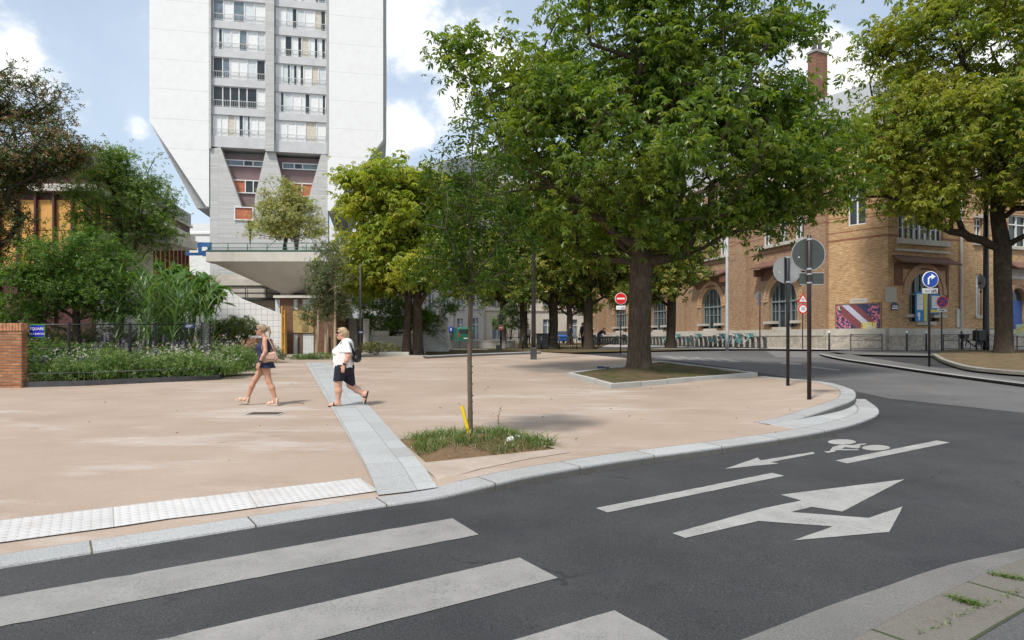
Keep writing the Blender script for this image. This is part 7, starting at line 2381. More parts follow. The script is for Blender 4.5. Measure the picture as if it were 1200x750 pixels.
# grey sign back and blue sign at left of the street, signal post
r = thing('direction_sign', 'brown grey rectangular sign back on a thin pole by the stairs', 'road sign', grounded(514.5, 41), 0); z0 = at(0, 385, 41).z - zg(41); post(r, z0 + .5, .035, M_GREY_ST, False); mb = MB(); mb.box((-.12, .04, z0), (.13, .06, z0 + .58), bevel=.005); mb.build('sign_panel', pmat('brown_grey_panel', (.10, .085, .08), .5), r)
r = thing('road_sign', 'small blue sign on a pole above the white van', 'road sign', grounded(528.5, 70), 0); z0 = at(0, 386, 70).z - zg(70); post(r, z0 + .3, .035, M_GREY_ST, False); mb = MB(); disc(mb, .3, -.06, -.04, 0, z0, 30); dk = mb.build('sign_disc', M_BLUE, r); mb = MB(); mb.prism([(-.04, -.15), (.04, -.15), (.04, .02), (.1, .02), (0, .17), (-.1, .02), (-.04, .02)], .004, Matrix.Translation((0, -.066, z0))); mb.build('arrow', M_WHITE, dk)
r = thing('signal_post', 'black signal post with dark red round sign before the low wall', 'signal', grounded(587, 42.5), 0); z0 = at(0, 384, 42.5).z - zg(42.5); post(r, z0 + .8, .06, M_BLACK, True); mb = MB(); mb.box((-.13, -.12, z0 + .3), (.13, .1, z0 + .85), bevel=.03); mb.build('signal_box', M_BLACK, r); mb = MB(); disc(mb, .17, -.1, -.07, 0, z0, 28); dk = mb.build('sign_disc', pmat('faded_red', (.24, .04, .03), .5), r); mb = MB(); mb.box((-.11, -.108, z0 - .03), (.11, -.102, z0 + .03)); mb.build('white_bar', M_LGREY, dk)
mb = MB(); mb.box((-.3, -.2, -.05), (.05, .2, .3), bevel=.02); mb.build('cabinet', M_GREY_ST, r)

# ---- low wall, railings, bins at the back of the square
r = thing('low_wall', 'low grey concrete retaining wall in front of the parked vans', 'wall', (gx(516, 46.5), 46.5, zg(46)))
mb = MB(); xw = gx(604, 46.5) - gx(516, 46.5)
for i in range(4): mb.box((xw * i / 4 + .01, 0, -.1), (xw * (i + 1) / 4 - .01, .3, .43), bevel=.012)
mb.build('wall', M_CONC, r)
mb = MB(); mb.box((-.02, -.03, .432), (xw + .02, .34, .50), bevel=.012); mb.build('coping', M_CONC, r)


def fence_panel(label, a, b, h, rails, bars, mat, group=None, name='railing'):
    a, b = Vector(a), Vector(b); d = b - a; Lh = math.hypot(d.x, d.y)
    r = thing(name, label, 'railing', a, math.atan2(d.y, d.x), group)
    mb = MB()
    for z in rails: mb.tube([(0, 0, z * h), (Lh, 0, z * h)], .022, 6)
    mb.build('rail', mat, r)
    for x in (0, Lh): mb = MB(); mb.tube([(x, 0, -.05), (x, 0, h)], .026, 6); mb.build('post', mat, r)
    if bars:
        mb = MB(); n = int(Lh / .13)
        for i in range(1, n): mb.tube([(Lh * i / n, 0, rails[0] * h), (Lh * i / n, 0, h * rails[-1])], .009, 4, cap=False)
        mb.build('bars', mat, r)
    return r


rlab = ['black street railing just right of the signal post', 'black street railing behind the lamp mast', 'black street railing right of the forked tree', 'black street railing ending before the no entry sign']
for i, (x0, x1) in enumerate(((593, 612), (613, 634), (635, 655), (656, 676))):
    fence_panel(rlab[i], grounded(x0, 43.2), grounded(x1, 42.8), .82, (.12, .92), True, M_BLACK, 'black street railings')
for i, (px, lab) in enumerate(((633, 'dark wheeled bin right of the lamp mast'), (637.5, 'second dark wheeled bin beside the first'), )):
    r = thing('wheeled_bin', lab, 'bin', grounded(px, 44.4), .2 * i, 'wheeled bins behind the railing'); mb = MB(); mb.prism([(-.2, .08), (.2, .08), (.26, .92), (-.26, .92)], .5, Matrix.Translation((0, -.25, 0))); mb.build('body', M_GREY_ST, r); mb = MB(); mb.box((-.28, -.29, .922), (.28, .29, .99), bevel=.02); mb.build('lid', M_BLACK, r)
    for x in (-.2, .2): mb = MB(); mb.lathe([(.09, -.03), (.09, .03)], 12, 0, Matrix.Translation((x, .2, .085)) @ Matrix.Rotation(R(90), 4, 'Y')); mb.build('wheel', M_TYRE, r)
# ---- bollards and cross barriers along the school pavement
blb = ['steel bollard left of the cross barrier under the poster', 'steel bollard right of the poster barrier', 'steel bollard left of the blue turn sign pole', 'steel bollard right of the no stopping sign']
for i, (px, d) in enumerate(((971.7, 42.0), (1062.7, 41.3), (1085.5, 41.3), (1126.8, 42))):
    r = thing('bollard', blb[i], 'bollard', grounded(px, d), 0, 'steel bollards on the school pavement'); mb = MB(); mb.lathe([(.055, -.05), (.055, 1.02), (.05, 1.04)], 12); mb.build('post', M_GREY_ST, r); mb = MB(); mb.lathe([(.058, 1.042), (.06, 1.1), (.045, 1.16), (.01, 1.18)], 12); mb.build('cap', M_WHITE if i in (0, 1, 2) else M_GREY_ST, r)


def cross_barrier(label, a, b, h=1.0, group='steel cross barriers on the school pavement'):
    a, b = Vector(a), Vector(b); d = b - a; Lh = math.hypot(d.x, d.y)
    r = thing('cross_barrier', label, 'barrier', a, math.atan2(d.y, d.x), group)
    for x in (0, Lh): mb = MB(); mb.box((x - .025, -.025, -.05), (x + .025, .025, h)); mb.build('post', M_GREY_ST, r)
    mb = MB()
    for z in (h - .03, h * .62, .12): mb.box((.026, -.018, z - .018), (Lh - .026, .018, z + .018))
    mb.build('rail', M_GREY_ST, r)
    mb = MB(); mb.tube([(.03, .0, h - .06), (Lh / 2, 0, h * .66)], .013, 5); mb.tube([(Lh / 2, 0, h * .66), (Lh - .03, 0, h - .06)], .013, 5); mb.build('brace', M_GREY_ST, r)
    return r


cross_barrier('steel cross barrier directly below the poster', grounded(997, 41.6), grounded(1033.5, 41.4))
cross_barrier('steel cross barrier between the no stopping sign and bollard', grounded(1105.5, 41.2), grounded(1124, 41.5))
cross_barrier('steel cross barrier behind the cargo bicycle', grounded(1128.5, 41.8), grounded(1150, 41.8))
cross_barrier('steel cross barrier behind the right hand tree trunk', grounded(1158, 41.8), grounded(1192, 41.8))
fence_panel('tall rounded black bike hoop beside the thick mast', grounded(1144, 39.2), grounded(1171, 39.2), 1.35, (.25, .98), False, M_BLACK)
fence_panel('tall black railing at the far right edge', grounded(1184, 40.2), grounded(1222, 40.2), 1.4, (.2, .6, .98), False, M_BLACK)
r = thing('notice_board', 'small colourful notice board on the far right railing', 'notice board', at(1196, 386, 40.0)); mb = MB(); mb.box((-.3, -.04, -.35), (.3, -.01, .3), bevel=.005); mb.build('board', pmat('pale_green_board', (.45, .55, .42), .6), r); mb = MB(); mb.box((-.22, -.05, -.25), (.0, -.041, .1)); mb.box((.05, -.05, -.05), (.24, -.041, .22)); mb.build('notice', pmat('yellow_print', (.6, .5, .12), .6, .3, 9), r)

# ---- bicycles
def bicycle(mframe, macc):
    r = thing('bicycle', 'x', 'bicycle', (0, 0, 0), 0, None)
    for x in (-.52, .52):
        mb = MB(); RW = .33
        n0 = 0
        ring = [(x + RW * math.cos(a), 0, .345 + RW * math.sin(a)) for a in np.linspace(0, 2 * math.pi, 25)]
        mb.tube(ring, .02, 6, cap=False)
        for k in range(9): a = k * math.pi * 2 / 9; mb.tube([(x, 0, .345), (x + RW * math.cos(a), 0, .345 + RW * math.sin(a))], .004, 3, cap=False)
        mb.build('wheel', M_TYRE, r)
        mb = MB(); g = [(x + .36 * math.cos(a), 0, .345 + .36 * math.sin(a)) for a in np.linspace(.35 if x > 0 else .7, 2.4 if x > 0 else 3.4, 9)]
        mb.tube(g, .03, 6); mb.build('mudguard', macc, r)
    mb = MB()
    for p, q, rr_ in (((-.52, 0, .345), (-.1, 0, .3), .02), ((-.1, 0, .3), (.42, 0, .62), .035), ((-.1, 0, .3), (-.2, 0, .82), .025), ((.52, 0, .345), (.40, 0, .95), .025), ((-.52, 0, .345), (-.17, 0, .62), .015)): mb.tube([p, q], rr_, 7)
    mb.build('frame', mframe, r)
    mb = MB(); mb.box((-.33, -.08, .82), (-.06, .08, .88), bevel=.03); mb.build('saddle', M_BLACK, r)
    mb = MB(); mb.tube([(.30, -.30, 1.03), (.40, -.12, .97), (.40, .12, .97), (.30, .30, 1.03)], .016, 6); mb.build('handlebar', M_GREY_ST, r)
    mb = MB(); mb.prism([(.44, .76), (.72, .76), (.78, 1.0), (.44, 1.0)], .34, Matrix.Translation((0, -.17, 0))); mb.build('basket', macc, r)
    mb = MB(); mb.prism([(-.72, .42), (-.30, .38), (-.34, .70), (-.58, .74)], .03, Matrix.Translation((0, -.06, 0))); mb.build('wheel_cover', macc, r)
    return r


def dock():
    r = thing('bike_dock', 'x', 'bike dock', (0, 0, 0))
    mb = MB(); mb.prism([(-.15, 0), (.25, 0), (.18, .72), (.02, .80), (-.10, .76), (-.06, .66), (.02, .62), (.04, .1), (-.15, .06)], .14, Matrix.Translation((0, -.07, 0))); mb.build('dock_post', pmat('dark_grey_green_dock', (.07, .08, .072), .5, .15), r)
    mb = MB(); mb.box((-.25, -.2, -.02), (.35, .2, .02)); mb.build('base_plate', M_GREY_ST, r)
    mb = MB(); mb.box((-.02, -.05, .802), (.1, .05, .83)); mb.build('lock_top', M_LGREY, r)
    return r


dline = lambda d: Vector((16.6 - .25 * (d - 44), d, zg(d)))
dk0 = None; bk0 = {}
hd = math.atan2(.55, 1.0)
i = 0; d = 44.6; rbk = random.Random(8)
bikes_at = {2: 'turquoise shared bicycle nearest the dock end', 4: 'second turquoise shared bicycle from the dock end', 7: 'turquoise shared bicycle half hidden by the silver mast', 12: 'turquoise shared bicycle left of the silver mast', 17: 'turquoise shared bicycle just right of the docks tree', 30: 'dark shared bicycle behind the planter trunk', 33: 'dark shared bicycle further behind the planter trunk', 42: 'pale green shared bicycle near the no entry sign', 45: 'dark shared bicycle deep in the row of docks', 48: 'farther dark shared bicycle in the row of docks'}
while d < 78:
    p = dline(d)
    if dk0 is None: dk0 = dock(); o = dk0
    else: o = copy_tree(dk0)
    o.location = p; o.rotation_euler.z = hd
    o['label'] = 'grey bike sharing dock in the long row before the school wall'; o['group'] = 'bike sharing docks along the school'
    if i in bikes_at:
        key = 'dark' if 'dark' in bikes_at[i] else 'teal'
        if key not in bk0: bk0[key] = bicycle(M_LGREY if key == 'teal' else M_GREY_ST, M_TEAL if key == 'teal' else M_DKGREEN); b_ = bk0[key]
        else: b_ = copy_tree(bk0[key])
        b_.location = p + Vector((-.75 * math.cos(hd), -.75 * math.sin(hd), .0)); b_.rotation_euler.z = hd
        b_['label'] = bikes_at[i]; b_['group'] = 'bikes standing in the docks'
    i += 1; d += .66
# cargo bicycle with black box at right
cb = bicycle(M_BLACK, M_BLACK); cb.name = 'cargo_bicycle'; cb.location = grounded(1141, 39.6); cb.rotation_euler.z = R(188)
cb['label'] = 'black cargo bicycle with large box beside the thick mast'
mb = MB(); mb.box((-.62, -.26, .62), (-.12, .26, 1.25), bevel=.04); mb.build('cargo_box', M_BLACK, cb)

# ---- vehicles
M_GLV = glass_mat('vehicle_glass', (.02, .025, .03), .05)


def vehicle(name, label, cat, loc, rz, body, prof, wdt, wheels, rw, windows, lights, matb, z0=.0):
    r = thing(name, label, cat, loc, rz)
    mb = MB(); M = Matrix.Translation((0, -wdt / 2, 0))
    mb.prism(prof, wdt, M); o = mb.build('body', matb, r)
    bv_ = o.modifiers.new('bevel', 'BEVEL'); bv_.width = .06; bv_.segments = 2; bv_.limit_method = 'ANGLE'; bv_.angle_limit = R(30)
    for x in wheels:
        for s in (-1, 1):
            mb = MB(); Mw = Matrix.Translation((x, s * (wdt / 2 - .08), rw)) @ RX
            mb.lathe([(rw * .55, -.11), (rw * .95, -.11), (rw, -.07), (rw, .07), (rw * .95, .11), (rw * .55, .11)], 20, 0, Mw, True); w = mb.build('wheel', M_TYRE, r)
            mb = MB(); mb.lathe([(.02, -.118), (rw * .5, -.112), (rw * .56, -.112), (rw * .56, .112), (rw * .5, .112), (.02, .118)], 16, 0, Mw); mb.build('rim', M_ALU, w)
    for wn in windows:
        mb = MB()
        if wn[0] == 'side':
            for s in (-1, 1): mb.prism(wn[1], .012, Matrix.Translation((0, s * (wdt / 2 + .004) - .006, 0)))
        else:
            (xa_, za), (xb_, zb_) = wn[1]; n = Vector((zb_ - za, 0, -(xb_ - xa_))).normalized() * .012
            if wn[0] == 'front': n = n * (1 if n.x > 0 else -1)
            else: n = n * (-1 if n.x > 0 else 1)
            k = wdt / 2 - .16
            a, b = Vector((xa_, 0, za)) + n, Vector((xb_, 0, zb_)) + n
            mb.quad(a + Vector((0, -k, 0)), a + Vector((0, k, 0)), b + Vector((0, k, 0)), b + Vector((0, -k, 0)))
        mb.build('windscreen' if wn[0] == 'front' else ('rear_window' if wn[0] == 'rear' else 'side_window'), M_GLV, r)
    for (x, z, w, h, m, nm) in lights:
        for s in (-1, 1):
            mb = MB(); y = s * (wdt / 2 - .2); mb.box((x - .03, y - w / 2, z - h / 2), (x + .03, y + w / 2, z + h / 2), bevel=.01); mb.build(nm, m, r)
    return r


M_HEAD = pmat('lamp_glass', (.6, .62, .64), .2); M_TAIL = pmat('tail_lamp_red', (.45, .02, .015), .3)
VAN = [(-2.2, .28), (2.25, .28), (2.3, .75), (2.1, 1.0), (1.35, 1.15), (.85, 1.78), (-2.1, 1.86), (-2.22, 1.7)]
VANW = [('side', [(.1, 1.15), (1.2, 1.15), (.78, 1.68), (.1, 1.7)]), ('front', ((1.33, 1.18), (.88, 1.74))), ('rear', ((-2.212, 1.15), (-2.216, 1.62)))]
VANL = [(2.24, .78, .3, .16, M_HEAD, 'headlight'), (-2.21, .95, .14, .5, M_TAIL, 'tail_light')]
M_VGREEN = pmat('green_van_paint', (.012, .15, .085), .35, .05, coat=.4); M_VWHITE = pmat('white_van_paint', (.7, .7, .69), .35, .04, coat=.4); M_VBLUE = pmat('blue_car_paint', (.015, .10, .34), .3, .05, coat=.5)
v = vehicle('green_van', 'green delivery van parked behind the low concrete wall', 'van', (gx(540, 78), 78.5, .985), R(108), None, VAN, 1.85, (-1.45, 1.4), .32, VANW, VANL, M_VGREEN)
mb = MB(); mb.box((-2.25, -.26, .55), (-2.235, .26, .67)); mb.build('number_plate', M_WHITE, v)
vehicle('white_van', 'white van parked left of the green van', 'van', (gx(525, 90), 90, .985), R(-78), None, VAN, 1.85, (-1.45, 1.4), .32, VANW, VANL, M_VWHITE)
v = vehicle('white_van', 'white van with blue window seen in the underpass', 'van', (gx(411, 52), 52, .985), R(-75), None, VAN, 1.85, (-1.45, 1.4), .32, VANW, VANL, M_VWHITE)
CAR = [(-1.95, .25), (1.95, .25), (2.0, .6), (1.8, .82), (.95, .95), (.3, 1.42), (-1.1, 1.47), (-1.75, 1.0), (-2.0, .9)]
CARW = [('side', [(-1.3, .98), (.8, .98), (.25, 1.36), (-1.05, 1.4)]), ('front', ((.93, .97), (.34, 1.4))), ('rear', ((-1.72, 1.03), (-1.14, 1.45)))]
vehicle('blue_car', 'bright blue car parked behind the black railings', 'car', (gx(656, 84), 84, .985), R(100), None, CAR, 1.75, (-1.2, 1.25), .31, CARW, [(1.97, .66, .28, .14, M_HEAD, 'headlight'), (-1.97, .78, .25, .16, M_TAIL, 'tail_light')], M_VBLUE)
CAB = [(-.2, .5), (1.6, .5), (1.65, 1.2), (1.35, 2.2), (-.2, 2.25)]
v = vehicle('crane_truck', 'white truck with orange crane arm and pale box on its bed', 'truck', (gx(583, 104), 104, .985), R(118), None, CAB, 2.0, (.9, -2.6), .42, [('side', [(.4, 1.3), (1.4, 1.3), (1.2, 2.0), (.4, 2.0)]), ('front', ((1.61, 1.3), (1.38, 2.1)))], [(1.63, .8, .3, .2, M_HEAD, 'headlight')], M_VWHITE)
mb = MB(); mb.box((-4.0, -1.0, .7), (-.25, 1.0, .95), bevel=.03); mb.box((-4.0, -.3, .45), (-.2, .3, .7)); mb.build('flatbed', M_GREY_ST, v)
mb = MB(); mb.box((-3.6, -.9, .96), (-1.4, .9, 2.3), bevel=.03); mb.build('pale_box', M_VWHITE, v)
mb = MB(); mb.tube([(-.7, 0, .95), (-.7, 0, 2.2), (-.2, .1, 2.7), (1.3, .2, 2.35)], [.14, .12, .11, .08], 8); mb.build('crane_arm', pmat('crane_orange', (.65, .26, .02), .45), v)

# ---- small things on the ground
p = G(310.5, 485); r = thing('drain_grate', 'rectangular rusty drain grate set in the square near the first walker', 'drain', (p.x, p.y, zg(p.y)))
mb = MB(); mb.box((-.34, -.26, -.02), (.34, -.225, .012)); mb.box((-.34, .225, -.02), (.34, .26, .012)); mb.box((-.34, -.224, -.02), (-.305, .224, .0115)); mb.box((.305, -.224, -.02), (.34, .224, .0115)); mb.build('frame', M_CONC, r)
mb = MB()
for i in range(16): x = -.3 + i * .0378; mb.box((x, -.222, -.02), (x + .022, .222, .010))
for y in (-.1, .1): mb.box((-.303, y - .015, -.02), (.303, y + .015, .008))
mb.build('grille', pmat('rusty_iron', (.10, .06, .042), .8, .3, 12), r)
mb = MB(); mb.quad((-.303, -.222, .004), (.303, -.222, .004), (.303, .222, .004), (-.303, .222, .004)); mb.build('pit', M_BLACK, r)  # flat black sheet standing in for the darkness under the bars
p = G(549, 517); r = thing('yellow_pipe', 'slanted yellow plastic pipe sticking out of the tree pit', 'pipe', (p.x, p.y, soil_h(p.x, p.y)))
mb = MB(); mb.tube([(.03, 0, -.1), (-.10, .03, .40)], .028, 16, cap=False); mb.tube([(-.0985, .03, .395), (.02, 0, -.05)], .022, 16, cap=False); mb.lathe([(.0215, 0), (.0285, 0), (.0285, .004), (.0215, .004)], 16, 0, Matrix.Translation((-.1, .03, .397)), False, False); mb.build('tube', pmat('yellow_plastic', (.70, .50, .01), .35, .08, 6), r)
for i, (px, py, lab) in enumerate(((597, 525, 'crumpled white cup lying on the pit soil'), (606, 521, 'crumpled white paper beside the cup on the pit soil'))):
    p = G(px, py); r = thing('litter', lab, 'litter', (p.x, p.y, soil_h(p.x, p.y) + .02), .5 + i)
    mb = MB()
    if i == 0: mb.lathe([(.03, -.045), (.042, .05), (.039, .05), (.027, -.043)], 14, 0, Matrix.Rotation(R(80), 4, 'Y')); mb.build('cup', M_WHITE, r)
    else:
        bm = bmesh.new(); bmesh.ops.create_icosphere(bm, subdivisions=2, radius=.045); rq = random.Random(2)
        for v in bm.verts: v.co *= rq.uniform(.7, 1.15); v.co.z *= .6
        mb.bm(bm); mb.build('paper', M_WHITE, r)
p = G(705, 436); r = thing('litter', 'crushed blue and dark can scrap on the planter soil', 'litter', (p.x, p.y, zg(p.y) + .13)); mb = MB(); mb.box((-.16, -.05, 0), (.1, .05, .07), bevel=.02); mb.build('can', pmat('blue_scrap', (.03, .05, .14), .5, .5, 9), r); mb = MB(); mb.box((.11, -.03, 0), (.28, .04, .04), bevel=.01); mb.build('lid', M_BROWN, r)
mp = [Vector(G(a, b).xy) for a, b in ((672, 440), (685, 437.8), (712, 437.4), (704, 439.6), (688, 441.3))]
o = sheet('dark_patch', mp, .003, M_ASPH, zp, .5); tag(o, 'dark tar patch left of the planter corner', 'paving', kind='structure')  # small sheet darker than the square around it
# dead leaves blown about
rq = random.Random(17)
lf = np.array([(rq.uniform(-9, 6), rq.uniform(8, 26), 0) for _ in range(70)] + [(rq.uniform(4, 14), rq.uniform(9, 22), -.1) for _ in range(0)])
lf = np.array([p for p in lf if inside(p, plaza_poly) and not inside(p, bed_tree) and not inside(p, pit)])
lf[:, 2] = [zg(p[1]) + zp(p[0], p[1]) + .012 for p in lf]
rng = np.random.default_rng(3)
o = leaf_cloud('dead_leaves', lf, rng.normal(size=lf.shape) * .25 + [0, 0, 1], .07, rng, leaf_mat('dry_leaves', [(.16, .09, .04), (.09, .05, .03), (.22, .13, .06)], .1, .02), LEAF, None)
tag(o, 'scattered dry brown leaves on the square', 'leaves', kind='stuff')
# ================================================================== people
def rc(a, b, ra, rb, fy=1.0):
    return ('c', np.array(a, float), np.array(b, float), ra, rb, fy)


def el(c, r, ry=0.0): return ('e', np.array(c, float), np.array(r, float), ry)


def sdf(prims, lo, hi, h, k=0.03, clip=None, warp=None):
    """smooth union of tapered capsules and ellipsoids on a grid, meshed by surface nets"""
    lo, hi = np.array(lo, float), np.array(hi, float)
    n = np.ceil((hi - lo) / h).astype(int) + 1
    ax = [lo[i] + h * np.arange(n[i]) for i in range(3)]
    D = np.full(n, 1.0, np.float32)
    for pr in prims:
        kk = k
        if pr[0] == 'c':
            _, a, b, ra, rb, fy = pr; m = max(ra, rb) / min(1, fy) + .06
            bl, bh = np.minimum(a, b) - m, np.maximum(a, b) + m
        else:
            _, c, r, ry = pr; m = .07; rm = r if ry == 0 else np.array([max(r), r[1], max(r)]); bl, bh = c - rm - m, c + rm + m
        i0 = np.clip(np.floor((bl - lo) / h).astype(int), 0, n); i1 = np.clip(np.ceil((bh - lo) / h).astype(int) + 1, 0, n)
        if (i1 <= i0).any(): continue
        sl_ = tuple(slice(i0[i], i1[i]) for i in range(3))
        X, Y, Z = np.meshgrid(*[ax[i][sl_[i]] for i in range(3)], indexing='ij')
        if pr[0] == 'c':
            ba = b - a; L2 = max(1e-9, (ba * ba).sum())
            t = np.clip(((X - a[0]) * ba[0] + (Y - a[1]) * ba[1] + (Z - a[2]) * ba[2]) / L2, 0, 1)
            d = np.sqrt((X - a[0] - t * ba[0]) ** 2 + ((Y - a[1] - t * ba[1]) * fy) ** 2 + (Z - a[2] - t * ba[2]) ** 2) - (ra + (rb - ra) * t)
            if fy > 1: d = d / 1.0
            kk = min(k, .9 * min(ra, rb))
        else:
            x, z = X - c[0], Z - c[2]
            if ry: x, z = x * math.cos(ry) - z * math.sin(ry), x * math.sin(ry) + z * math.cos(ry)
            k0 = np.sqrt((x / r[0]) ** 2 + ((Y - c[1]) / r[1]) ** 2 + (z / r[2]) ** 2); k1 = np.sqrt((x / r[0] ** 2) ** 2 + ((Y - c[1]) / r[1] ** 2) ** 2 + (z / r[2] ** 2) ** 2)
            d = k0 * (k0 - 1) / np.maximum(k1, 1e-6)
            kk = min(k, .8 * min(r))
        o = D[sl_]
        hh = np.clip(.5 + .5 * (o - d) / kk, 0, 1)
        D[sl_] = o * (1 - hh) + d * hh - kk * hh * (1 - hh)
    if clip is not None:
        X, Y, Z = np.meshgrid(*ax, indexing='ij')
        D = np.maximum(D, clip(X, Y, Z).astype(np.float32))
    # surface nets
    s = D < 0
    nx, ny, nz = n
    tot = np.zeros((nx - 1, ny - 1, nz - 1, 3), np.float32); cnt = np.zeros((nx - 1, ny - 1, nz - 1), np.float32)
    cor = [(i, j, q) for i in (0, 1) for j in (0, 1) for q in (0, 1)]
    view = lambda A, c: A[c[0]:nx - 1 + c[0], c[1]:ny - 1 + c[1], c[2]:nz - 1 + c[2]]
    for a in cor:
        for ax_ in range(3):
            if a[ax_] == 1: continue
            b = list(a); b[ax_] = 1; b = tuple(b)
            va, vb = view(D, a), view(D, b)
            cr = view(s, a) != view(s, b)
            t = np.where(cr, va / np.where(cr, va - vb, 1), 0)
            for q in range(3): tot[..., q] += np.where(cr, a[q] + (t if q == ax_ else 0), 0)
            cnt += cr
    act = cnt > 0
    idx = -np.ones(act.shape, int); idx[act] = np.arange(act.sum())
    ijk = np.argwhere(act)
    V = lo + h * (ijk + tot[act] / cnt[act][:, None])
    Fq = []
    for ax_ in range(3):
        o1, o2 = (ax_ + 1) % 3, (ax_ + 2) % 3
        sA = np.moveaxis(s, ax_, 0)
        cr = sA[:-1] != sA[1:]
        I = np.argwhere(cr)
        ids = np.zeros((len(I), 3), int); ids[:, ax_] = I[:, 0]
        rest = [q for q in range(3) if q != ax_]
        ids[:, rest[0]] = I[:, 1]; ids[:, rest[1]] = I[:, 2]
        ok = (ids[:, o1] > 0) & (ids[:, o2] > 0) & (ids[:, o1] < n[o1] - 1) & (ids[:, o2] < n[o2] - 1)
        ids = ids[ok]
        if not len(ids): continue
        def cell(d1, d2):
            q = ids.copy(); q[:, o1] -= d1; q[:, o2] -= d2
            return idx[q[:, 0], q[:, 1], q[:, 2]]
        quad = np.column_stack([cell(1, 1), cell(0, 1), cell(0, 0), cell(1, 0)])
        neg = ~s[ids[:, 0], ids[:, 1], ids[:, 2]]
        quad[neg] = quad[neg][:, ::-1]
        Fq.append(quad)
    Fq = np.vstack(Fq)
    return V, Fq


def skin_part(name, prims, h, mat, parent, k=.03, clip=None, smooth_it=1):
    lo = np.min([np.minimum(p[1], p[2]) - max(p[3], p[4]) / min(1, p[5]) if p[0] == 'c' else p[1] - max(p[2]) for p in prims], axis=0) - .05
    hi = np.max([np.maximum(p[1], p[2]) + max(p[3], p[4]) / min(1, p[5]) if p[0] == 'c' else p[1] + max(p[2]) for p in prims], axis=0) + .05
    V, Fq = sdf(prims, lo, hi, h, k, clip)
    Fq = Fq[(Fq >= 0).all(1)]
    o = np_mesh(name, V, Fq, mat, parent, True)
    if smooth_it:
        md = o.modifiers.new('smooth', 'SMOOTH'); md.iterations = smooth_it; md.factor = .5
    return o


def inflate(prims, e): return [(p[0], p[1], p[2], p[3] + e, p[4] + e, p[5]) if p[0] == 'c' else (p[0], p[1], p[2] + e, p[3]) for p in prims]


def skin_mat(name, col):
    m = pmat(name, col, .5, .06, 12, .05, 90, spec=.35); p = [n for n in m.node_tree.nodes if n.type == 'BSDF_PRINCIPLED'][0]
    p.inputs['Subsurface Weight'].default_value = .08; p.inputs['Subsurface Radius'].default_value = (.02, .008, .004)
    return m


def head_prims(c, tilt=0.0):
    x, z = c
    P = [el((x + .012, 0, z + .03), (.095, .076, .100)), el((x - .025, 0, z - .04), (.062, .058, .075)), el((x - .062, 0, z - .085), (.026, .03, .022)),
         rc((x - .088, 0, z + .012), (x - .112, 0, z - .024), .010, .014), el((x - .088, 0, z - .055), (.014, .024, .007)), el((x - .088, 0, z - .067), (.012, .02, .007))]
    for s in (-1, 1): P += [el((x + .02, s * .078, z - .005), (.018, .010, .03)), el((x - .05, s * .04, z - .028), (.024, .022, .022)), el((x - .078, s * .033, z + .012), (.013, .016, .011))]
    return P


def hand_prims(w, d, s, scale=1.0, curl=.35, side=-1):
    """palm and five separate curled fingers; w wrist, d pointing direction, s forward (thumb) direction"""
    w, d, s = np.array(w, float), np.array(d, float), np.array(s, float)
    d /= np.linalg.norm(d); s -= d * s.dot(d); s /= np.linalg.norm(s); inw = np.cross(d, s) * side
    P = []; q = scale
    for i, f in enumerate((-.026, -.009, .009, .026)): P.append(rc(w + d * .012 * q + s * f * .6 * q, w + d * .088 * q + s * f * q, .016 * q, .0125 * q))
    for i, (f, ln) in enumerate(((.028, .068), (.0095, .078), (-.0095, .072), (-.028, .055))):
        a = w + d * .088 * q + s * f * q; l3 = ln * q / 3
        d1 = d * math.cos(curl * .5) + inw * math.sin(curl * .5); d2 = d * math.cos(curl * 1.5) + inw * math.sin(curl * 1.5); d3 = d * math.cos(curl * 2.4) + inw * math.sin(curl * 2.4)
        b = a + d1 * l3 * 1.25; c = b + d2 * l3; e = c + d3 * l3 * .8
        P += [rc(a, b, .0095 * q, .009 * q), rc(b, c, .009 * q, .0083 * q), rc(c, e, .0083 * q, .007 * q)]
    a = w + d * .03 * q + s * .024 * q; b = a + (s * .75 + d * .6 + inw * .25) * .036 * q; c = b + (d * .9 + s * .35 + inw * .3) * .032 * q
    P += [rc(a, b, .0135 * q, .011 * q), rc(b, c, .011 * q, .008 * q)]
    return P


def foot_prims(ankle, heel, toe, y, w=1.0):
    a, h_, t = np.array((ankle[0], y, ankle[1])), np.array((heel[0], y, heel[1])), np.array((toe[0], y, toe[1]))
    m = h_ * .45 + t * .55; up = a - h_; up = up / np.linalg.norm(up)
    P = [rc(a, h_ * .75 + a * .25, .040 * w, .034 * w), rc(h_ + up * .034 + (t - h_) * .06, m + up * .03, .033 * w, .034 * w), rc(a * .8 + m * .2, m + up * .022, .034 * w, .028 * w), rc(m + up * .024, t - (t - h_) * .14 + up * .018, .036 * w, .026 * w, .8)]
    for i, f in enumerate((-.03, -.013, .002, .016, .03)):
        b = t - (t - h_) * (.16 + abs(f + .012) * .9) + np.array((0, f * w, 0)) + up * .016
        P.append(rc(b, b + (t - h_) * (.12 - .012 * i), .0115 * w if i else .015 * w, .010 * w if i else .013 * w))
    return P


HSKIN = .0075
